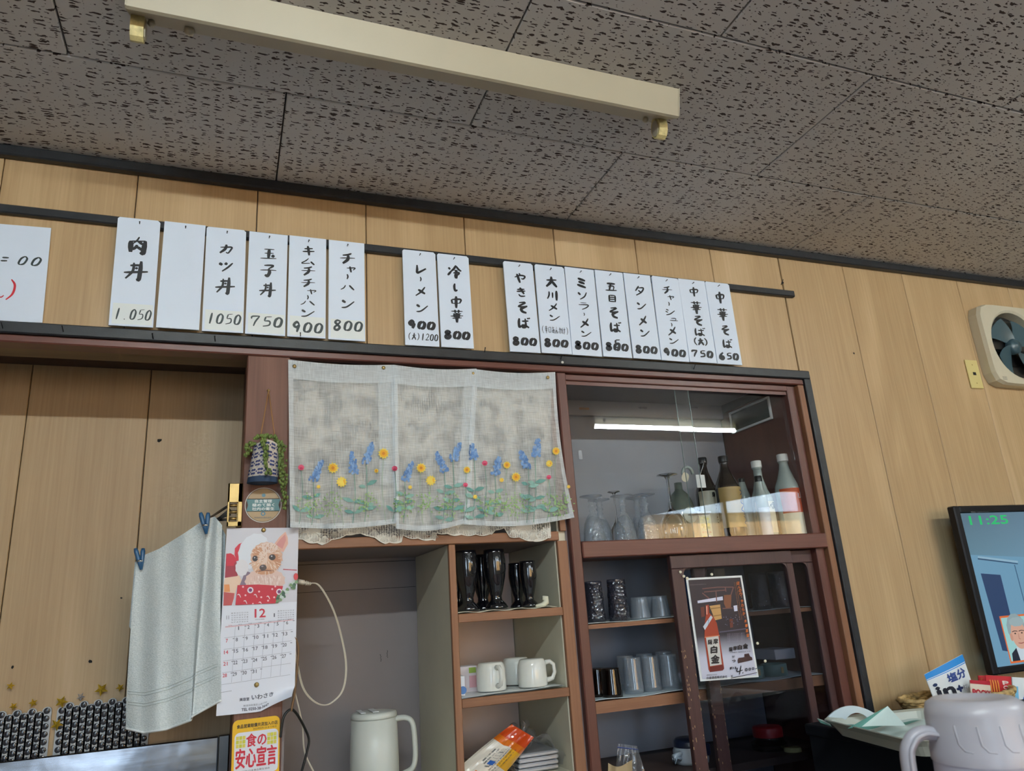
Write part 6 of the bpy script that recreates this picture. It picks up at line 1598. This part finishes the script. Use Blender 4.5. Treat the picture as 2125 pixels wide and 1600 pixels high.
mb.smooth = False; mb.add(v, f); part('housing', mb, 'fanbody', t)
part('rear_shutter', MB().lathe([(fr_*.985, -.0035), (.00001, -.003)], c=(fcx, 0, fcz), n=32, axis='y'), 'hole', t)
for k in range(3): part('shutter_slat', MB().box(fcx-fr_*.8, fcx+fr_*.8, -.010, -.008, fcz-.08+.07*k, fcz-.02+.07*k), 'darksteel', t)
for k in range(4):
    mb = MB(); mb.smooth = True; a0 = k*PI/2+.5
    def bl(u, v):
        r_ = .028+(.125-.028)*v; a = a0+(u-.5)*(1.15-.25*v)+.35*v; return (fcx+r_*math.cos(a), -.030+.018*(u-.5), fcz+r_*math.sin(a))
    mb.grid(bl, 8, 8); mb.grid(lambda u, v: (bl(u, v)[0], bl(u, v)[1]+.0015, bl(u, v)[2]), 8, 8); part('blade', mb, 'fanblade', t)
part('hub', MB().lathe([(.032, -.015), (.032, -.036), (.026, -.042), (.014, -.044), (.012, -.048), (.00001, -.049)], c=(fcx, 0, fcz), n=24, axis='y'), 'fanblade', t)
mb = MB(); Pm = Plane((fx0+.055, -.0506, fz0+.022), (1, 0, 0), (0, 0, 1)); mb2 = MB()
for k in range(4): mb2.box(fx0+.038, fx0+.062, -.0508, -.0500, fz0+.018+.004*k, fz0+.0188+.004*k)
part('nameplate_lines', mb2, 'inkgrey', t)
# outlet plate
a, b = at(2002, 746, -.006), at(2042, 803, -.006)
x0, x1, z0, z1 = a.x, a.x+.066, at(2015, 805, -.006).z, a.z
t = thing('outlet_plate', ((x0+x1)/2, -.003, z0), 'yellowed plastic outlet plate with a black socket on the panelling left of the fan', 'outlet')
part('plate', MB().box(x0, x1, -.007, -.0005, z0, z1, .002), 'plate', t)
xm, zm = (x0+x1)/2, (z0+z1)/2
part('socket', MB().box(xm-.008, xm+.008, -.0078, -.0072, zm-.005, zm+.007), 'hole', t)
for dz in (.038, -.038): part('screw', MB().lathe([(.0028, -.0072), (.00001, -.0084)], c=(xm, 0, zm+dz), n=10, axis='y'), 'brass', t)
# television
tx0, tz1, tz0 = at(1979, 1050, -.10).x, at(1979, 1050, -.10).z, at(2062, 1402, -.10).z
tw = .95; tx1 = tx0+tw
t = thing('television', ((tx0+tx1)/2, -.08, .776), 'black flat television showing a clock 11:25 and a news picture at the right edge', 'television')
bz = .027
part('bezel', MB().box(tx0, tx0+bz, -.100, -.070, tz0, tz1, .004).box(tx1-bz, tx1, -.1, -.07, tz0, tz1, .004).box(tx0+bz, tx1-bz, -.1, -.07, tz1-.025, tz1, .004).box(tx0+bz, tx1-bz, -.1, -.07, tz0, tz0+.022, .004), 'tvblack', t)
part('back_case', MB().box(tx0+.06, tx1-.06, -.069, -.03, tz0+.05, tz1-.05, .008), 'tvblack', t)
part('wall_bracket', MB().box((tx0+tx1)/2-.12, (tx0+tx1)/2+.12, -.0295, -.001, tz0+.15, tz1-.15, .003), 'tvblack', t)
sx0, sx1, sz0, sz1 = tx0+bz, tx1-bz, tz0+.022, tz1-.025
Pm = Plane((sx0, -.0925, sz0), (1, 0, 0), (0, 0, 1)); sw_, sh_ = sx1-sx0, sz1-sz0
mb = MB(); SB = lambda r, g, b_: tuple(.95*c_ for c_ in L3(r, g, b_))
poly(mb, Pm, [(0, 0), (sw_, 0), (sw_, sh_), (0, sh_)], 0, SB(105, 150, 178))
mb.add([Pm(0, sh_*.72, .0002), Pm(sw_, sh_*.60, .0002), Pm(sw_, sh_, .0002), Pm(0, sh_, .0002)], [(0, 1, 2, 3)], (SB(95, 130, 148), SB(120, 160, 190), SB(110, 140, 165), SB(85, 112, 128)))
def tq(px_, py_): p = at(px_, py_, -.0925); return (p.x-sx0, p.z-sz0)
poly(mb, Pm, [tq(2035, 1190), tq(2076, 1193), tq(2100, 1290), tq(2092, 1352), tq(2080, 1350)], .0004, SB(38, 62, 100))
poly(mb, Pm, [tq(2029, 1158), tq(2112, 1169), tq(2112, 1171), tq(2029, 1161)], .0004, SB(45, 75, 105))
poly(mb, Pm, [tq(2029, 1158), tq(2112, 1168), tq(2112, 1164), tq(2029, 1154)], .0004, SB(140, 175, 195))
poly(mb, Pm, [tq(2104, 1172), tq(2106, 1172), tq(2140, 1300), tq(2138, 1300)], .0004, SB(60, 95, 125))
cx0, cz1 = tq(2073, 1279); cx1 = cx0+.17; cz0 = tq(2098, 1377)[1]
poly(mb, Pm, [(cx0, cz0), (cx1, cz0), (cx1, cz1), (cx0, cz1)], .0008, SB(215, 105, 50)); poly(mb, Pm, [(cx0+.005, cz0+.006), (cx1-.005, cz0+.006), (cx1-.005, cz1-.006), (cx0+.005, cz1-.006)], .0011, SB(150, 200, 200))
hx_, hz_ = cx0+.066, (cz0+cz1)/2+.012
poly(mb, Pm, [(cx0+.012, cz0+.006), (cx0+.016, cz0+.030), (hx_-.02, cz0+.048), (hx_+.05, cz0+.048), (cx1-.012, cz0+.030), (cx1-.010, cz0+.006)], .0014, SB(28, 34, 48))
poly(mb, Pm, [(hx_-.018, cz0+.006), (hx_-.024, cz0+.048), (hx_+.03, cz0+.048), (hx_+.024, cz0+.006)], .0016, SB(190, 205, 215))
ell(mb, Pm, hx_, hz_+.020, .044, .046, .0018, SB(140, 160, 165), 24, jag=.04); ell(mb, Pm, hx_+.004, hz_, .036, .046, .0022, SB(205, 160, 140), 26)
ell(mb, Pm, hx_-.034, hz_-.006, .007, .013, .0024, SB(195, 145, 125), 12); ell(mb, Pm, hx_+.006, hz_+.040, .034, .014, .0026, SB(150, 170, 175), 16, jag=.1)
for dx in (-.014, .018):
    stroke(mb, Pm, [(hx_+dx-.013, hz_+.010), (hx_+dx, hz_+.012), (hx_+dx+.013, hz_+.010)], .0022, .003, SB(40, 38, 45), taper=(1, 1)); ell(mb, Pm, hx_+dx, hz_+.004, .004, .0025, .003, SB(50, 40, 40), 8)
stroke(mb, Pm, [(hx_+.002, hz_+.004), (hx_-.001, hz_-.012), (hx_+.006, hz_-.014)], .002, .003, SB(160, 110, 95)); stroke(mb, Pm, [(hx_-.010, hz_-.026), (hx_+.004, hz_-.028), (hx_+.018, hz_-.026)], .0028, .003, SB(150, 80, 80))
pA, pB = tq(2012, 1083), tq(2090, 1075)
puttext(mb, '11:25', Pm, (pA[0]+pB[0])/2, (pA[1]+pB[1])/2, pB[0]-pA[0], .030, .0010, SB(40, 190, 110), bold=.0008)
part('lit_screen', mb, 'screen', t)
mb = MB(); p = at(2025, 1062, -.1005); Pm2 = Plane((p.x, -.1003, p.z), (1, 0, 0), (0, 0, 1)); puttext(mb, 'REAL', Pm2, -.012, -.001, .022, .006, .0002, L3(120, 120, 125)); puttext(mb, 'DIGITAL FULL HD', Pm2, .035, -.001, .055, .004, .0002, L3(95, 95, 100)); part('bezel_lettering', mb, 'print', t)
# black cabinet below
t = thing('low_cabinet', (2.3, -.3, 0), 'low black cabinet carrying the tray, the basket and the television', 'cabinet')
part('top_board', MB().box(1.60, 3.5, -.55, -.03, .745, .775, .004), plain('black_laminate', (.006, .007, .010), .75, spec=.15), t)
part('side_board', MB().box(1.61, 1.635, -.54, -.035, 0, .7445), t.children[0].data.materials[0], t); part('side_board', MB().box(3.45, 3.475, -.55, -.035, 0, .7445), t.children[0].data.materials[0], t)
part('front_panel', MB().box(1.636, 3.449, -.53, -.51, .05, .744), t.children[0].data.materials[0], t)
# tray
A = Vector((1.51, -.20, 0)); e1 = Vector((-.09, -.40, 0)).normalized(); e2 = Vector((.39, -.088, 0)).normalized()
LA, LB2 = .40, .33; zr = .815
t = thing('serving_tray', tuple(A+e1*LA/2+e2*LB2/2+Vector((0, 0, .776))), 'pale grey-green plastic serving tray with a cut-out handle at the end of the low cabinet', 'tray')
def tp(a, b, z): return tuple(A+e1*a+e2*b+Vector((0, 0, z)))
def rr2(inset, z, r_):
    return [tp(x, y, z) for x, y in rrect(inset, inset, LA-inset, LB2-inset, r_, 5)]
mb = MB(); mb.smooth = False
rg = [rr2(.030, .7775, .03), rr2(.016, .800, .035), rr2(.004, .812, .04), rr2(0, .815, .04), rr2(.002, .817, .04), rr2(.014, .813, .036), rr2(.024, .795, .032), rr2(.032, .781, .03)]
k = len(rg[0]); mb.add([p for r_ in rg for p in r_], [(a*k+i, a*k+(i+1) % k, (a+1)*k+(i+1) % k, (a+1)*k+i) for a in range(7) for i in range(k)])
mb.add(rg[0], [tuple(range(k))]); mb.add(rg[-1], [tuple(range(k))]); part('tray_body', mb, 'traymat', t)
# raised handle loop on the far side
hA, hB = at(1712, 1497, -.205), at(1828, 1489, -.275)
def hz(s_, k):
    so = s_ if k else .36+.44*s_
    return Vector((hA.x*(1-so)+hB.x*so, hA.y*(1-so)+hB.y*so, (.806+.036*max(0, math.sin(PI*s_))**.75) if k else (.802+.022*max(0, math.sin(PI*s_))**.6)))
mb = MB(); mb.smooth = False; nn = 20
for dy in (0, .005):
    o_ = Vector((dy*.3, dy, 0)); mb.add([hz(i/nn, k)+o_ for i in range(nn+1) for k in (0, 1)], [(2*i, 2*i+1, 2*i+3, 2*i+2) for i in range(nn)])
for k in (0, 1): mb.add([hz(i/nn, k)+Vector((dy*.3, dy, 0)) for i in range(nn+1) for dy in (0, .005)], [(2*i, 2*i+1, 2*i+3, 2*i+2) for i in range(nn)])
part('handle', mb, plain('white_tray_handle', (.72, .80, .84), .3), t)
# cloth in tray
def tc(u, v, d=0):
    a, b = .028+.33*v, .030+.27*u
    z = .796+.005*math.sin(u*17+v*5)*(.4+v)+.003*math.sin(v*23+u*4)
    return Vector(tp(a, b, z+d))
t = thing('folded_cloth', tuple(tc(.5, .5)), 'rumpled pale green dishcloth with a teal border lying in the tray', 'cloth')
mb = MB(); mb.smooth = True
tg, pgc = L3(95, 150, 140), L3(195, 212, 208)
for i in range(48):
    for j in range(40):
        u, v = i/48, j/40; c_ = tg if (.03 < v < .14 or u < .05) else pgc
        mb.add([tc(u, v), tc(u+1/48, v), tc(u+1/48, v+1/40), tc(u, v+1/40)], [(0, 1, 2, 3)], c_)
part('cloth_sheet', mb, 'printcloth', t)
mb = MB(); mb.smooth = True                     # the corner that stands up
P0, P1, P2, P3 = at(1842, 1465, -.36), at(1758, 1512, -.36), at(1880, 1506, -.40), at(1830, 1500, -.34)
def pk_(u, v):
    b = P1.lerp(P2, u); return P0.lerp(b, v)+Vector((0, .02*math.sin(PI*u)*v, .0))
for i in range(12):
    for j in range(12):
        u, v = i/12, j/12; mb.add([pk_(u, v), pk_(u+1/12, v), pk_(u+1/12, v+1/12), pk_(u, v+1/12)], [(0, 1, 2, 3)], tg if u < .28 else pgc)
part('raised_corner', mb, 'printcloth', t)
mb = MB(); Q0, Q1, Q2 = at(1696, 1492, -.20), at(1703, 1500, -.235), at(1726, 1508, -.26); Q3 = at(1722, 1500, -.23)
mb.add([Q0, Q1, Q2, Q3], [(0, 1, 2, 3)], tg); mb.add([Q0+Vector((0, .002, .002)), Q3+Vector((0, .002, .002)), Q2+Vector((0, .002, .002))], [(0, 1, 2)], pgc); part('corner_over_rim', mb, 'printcloth', t)
# wicker basket
bx, by_, bz0, bz1 = 2.085, -.155, .7765, .820
t = thing('wicker_basket', (bx, by_, bz0), 'oblong wicker basket full of snack packets behind the water jug', 'basket')
for k in range(7):
    z = bz0+.005+k*.0072; r1, r2 = .190+.03*k/6, .080+.012*k/6
    part('woven_strand', MB().tube([(bx+r1*math.cos(a)*(1+.012*math.cos(24*a+k*PI)), by_+r2*math.sin(a)*(1+.03*math.cos(24*a+k*PI)), z+.0015*math.sin(24*a+k*PI)) for a in [2*PI*j/96 for j in range(97)]], .0062 if k < 6 else .008, 6), 'wicker', t)
part('basket_base', MB().lathe([(.00001, bz0+.001), (.2, bz0+.001), (.2, bz0+.004), (.00001, bz0+.004)], c=(0, 0, 0), n=32), 'wicker', t)
for v_ in t.children[-1].data.vertices: v_.co.x += bx; v_.co.y = v_.co.y*.36+by_
# packets
def packet(name, tl, tr, br, bl_, Y, label, face, puff=.008, cat='packet'):
    f0 = [at(*q_, Y) for q_ in (tl, tr, bl_, br)]
    g = bil(*f0)
    t = thing(name, tuple(g(.5, -1)), label, cat, None)
    S_ = lambda u, v, h=0: g(u, -v)+Vector((0, -puff*math.sin(PI*min(max(u, 0), 1))*min(1, v*4)-h, 0))
    mb = MB(); mb.smooth = True; mb.grid(lambda u, v: S_(u, v), 10, 14); mb.grid(lambda u, v: S_(u, v)+Vector((0, .001+2*puff*math.sin(PI*u)*min(1, v*4)+.001, 0)), 10, 14)
    part('wrapper', mb, face[0], t)
    pm = MB(); SS = lambda x, y, h=0: S_(x, -y, h+.0006); face[1](pm, SS); part('wrapper_print', pm, 'print', t)
    return t
blue, navy = L3(40, 140, 215), L3(30, 45, 90)
def fill(pm, s, x0, x1, y0, y1, h, col): pm.grid(lambda u, v: s(x0+(x1-x0)*u, y0+(y1-y0)*v, h), 12, 4, col)
def saltprint(pm, s):
    fill(pm, s, 0, 1, 0, -.13, .0004, blue); fill(pm, s, 0, 1, -.145, -.16, .0004, blue)
    puttext(pm, '塩分', s, .66, -.29, .48, .18, .0006, L3(55, 75, 140), bold=.008); puttext(pm, 'in', s, .30, -.52, .38, .26, .0006, L3(25, 30, 45), bold=.02)
    puttext(pm, '+', s, .62, -.55, .15, .12, .0006, navy, bold=.015); ell(pm, s, .12, -.32, .05, .04, .0006, L3(40, 60, 100), 12); puttext(pm, 'タブレット', s, .86, -.55, .3, .09, .0006, navy)
packet('salt_candy_bag', (1918, 1400), (1997, 1358), (2035, 1470), (1950, 1480), -.155, 'white zip bag with a blue top stripe and large dark lettering standing in the basket', ('white', saltprint), cat='bag')
def pocky1(pm, s):
    fill(pm, s, 0, 1, 0, -.12, .0004, L3(175, 25, 45)); puttext(pm, 'POCKY', s, .5, -.42, .86, .22, .0006, L3(185, 30, 50), bold=.012); puttext(pm, 'ミルク', s, .6, -.66, .4, .12, .0006, L3(140, 90, 70))
packet('snack_packet', (2012, 1411), (2054, 1414), (2062, 1480), (2018, 1470), -.19, 'cream packet with a red top edge and red lettering next to the white zip bag', (plain('cream_wrapper', (.72, .62, .50), .4), pocky1), .005)
def redp(pm, s):
    for k in range(4): stroke(pm, s, [(.12+.09*k, -.15), (.14+.09*k, -.5), (.16+.09*k, -.85)], .05, .0012, L3(225, 140, 60), taper=(1, 1))
    for k, c_ in enumerate('POCKY'): puttext(pm, c_, s, .72, -.22-.15*k, .26, .12, .0006, L3(235, 215, 205), bold=.008)
packet('snack_packet', (2045, 1401), (2098, 1404), (2102, 1470), (2052, 1462), -.16, 'red packet printed with biscuit sticks and white lettering', (plain('red_wrapper', (.58, .03, .04), .35), redp), .005)
packet('snack_packet', (2030, 1402), (2058, 1402), (2062, 1450), (2034, 1450), -.125, 'red packet edge behind the stick-printed packet', (plain('red_wrapper_b', (.55, .03, .04), .35), lambda pm, s: poly(pm, s, [(.1, -.1), (.9, -.1), (.9, -.2), (.1, -.2)], .0004, L3(200, 90, 60))), .004)
def bluep(pm, s):
    poly(pm, s, [(.2, -.95), (.5, -.35), (.8, -.95)], .0004, L3(60, 100, 190)); poly(pm, s, [(.4, -.95), (.7, -.45), (1, -.95)], .0005, L3(40, 80, 160)); poly(pm, s, [(0, -.3), (.18, -.3), (.18, -.8), (0, -.8)], .0004, L3(120, 190, 225))
packet('snack_packet', (2100, 1405), (2150, 1408), (2156, 1478), (2104, 1468), -.15, 'white and blue packet with a mountain print at the right edge', ('white', bluep), .005)
packet('snack_packet', (2085, 1478), (2160, 1476), (2165, 1500), (2088, 1490), -.235, 'silver-brown packet lying low at the right front of the basket', (plain('brown_wrapper', (.40, .30, .24), .35), lambda pm, s: stroke(pm, s, [(.1, -.3), (.9, -.6)], .1, .0004, L3(120, 60, 50))), .003)

# foreground table and water jug
t = thing('dining_table', (.6, -1.5, 0), 'dark table in front of the camera carrying the water jug', 'table')
part('table_top', MB().box(-.4, 1.5, -1.85, -1.02, .72, .75, .005), 'brown', t)
for x, y in ((-.35, -1.8), (1.45, -1.8), (-.35, -1.07), (1.45, -1.07)): part('leg', MB().box(x-.025, x+.025, y-.025, y+.025, 0, .7195), 'darkwood', t)
M['jug'] = plain('frosted_jug_plastic', (.66, .66, .74), .35, trans=.0)
def jugmat(name, fac, col):
    mt = bpy.data.materials.new(name); mt.use_nodes = True; t_ = mt.node_tree; t_.nodes.clear()
    o_ = N(t_, 'ShaderNodeOutputMaterial'); mx = N(t_, 'ShaderNodeMixShader'); tr = N(t_, 'ShaderNodeBsdfTransparent'); tr.inputs[0].default_value = (.9, .9, .93, 1)
    p_ = N(t_, 'ShaderNodeBsdfPrincipled'); p_.inputs['Base Color'].default_value = (*col, 1); p_.inputs['Roughness'].default_value = .3
    mx.inputs[0].default_value = fac; t_.links.new(tr.outputs[0], mx.inputs[1]); t_.links.new(p_.outputs[0], mx.inputs[2]); t_.links.new(mx.outputs[0], o_.inputs[0]); return mt
M['jugbody'] = jugmat('frosted_jug_plastic', .55, (.62, .62, .72)); M['juglid'] = jugmat('frosted_lid_plastic', .72, (.56, .55, .60))
jt = CAM+ray(2016, 1444)*.9; jx, jy, jz = jt.x, jt.y, jt.z
t = thing('water_jug', (jx, jy, .7505), 'frosted translucent plastic water jug with a ribbed handle in the right foreground', 'jug')
r0 = .0560
part('jug_body', MB().lathe([(.00001, .7508), (r0*1.12, .7508), (r0*1.14, .77), (r0*1.06, .90), (r0*1.0, jz-.052), (r0*.985, jz-.048)], c=(jx, jy, 0), n=48), 'jugbody', t)
part('lid', MB().lathe([(r0*1.045, jz-.070), (r0*1.045, jz-.058), (r0*1.02, jz-.055), (r0*1.0, jz-.018), (r0*.94, jz-.007), (r0*.80, jz-.002), (r0*.62, jz-.001), (r0*.56, jz-.004), (.00001, jz-.005)], c=(jx, jy, 0), n=48), 'juglid', t)
mb = MB()
for k in range(7):
    a = -2.9+k*.42
    mb.tube([(jx+r0*1.012*math.cos(a+d_), jy+r0*1.012*math.sin(a+d_), z_) for d_, z_ in ((0, jz-.026), (.02, jz-.046), (.12, jz-.053), (.26, jz-.054))], .0010, 5)
part('lid_rib', mb, 'juglid', t)
part('water', MB().lathe([(.00001, .7535), (r0*1.09, .7535), (r0*1.04, .90), (.00001, .90)], c=(jx, jy, 0), n=40), jugmat('water_in_jug', .2, (.5, .5, .6)), t)
hd = Vector((-rt.x, -rt.y, 0)).normalized(); hb = Vector((jx, jy, 0))
hp = spl([hb+hd*(r0*.92)+Vector((0, 0, jz-.040)), hb+hd*(r0+.014)+Vector((0, 0, jz-.037)), hb+hd*(r0+.030)+Vector((0, 0, jz-.046)), hb+hd*(r0+.038)+Vector((0, 0, jz-.072)), hb+hd*(r0+.036)+Vector((0, 0, .84)), hb+hd*(r0+.015)+Vector((0, 0, .80))], 8)
M['jughandle'] = jugmat('handle_plastic', .85, (.48, .47, .52))
part('handle', MB().tube(hp, .0085, 12, flat=1.0), 'jughandle', t)
side = Vector((-hd.y, hd.x, 0))
part('handle_rib', MB().tube([q_+side*.009 for q_ in hp], .0028, 6).tube([q_-side*.009 for q_ in hp], .0028, 6), 'jughandle', t)
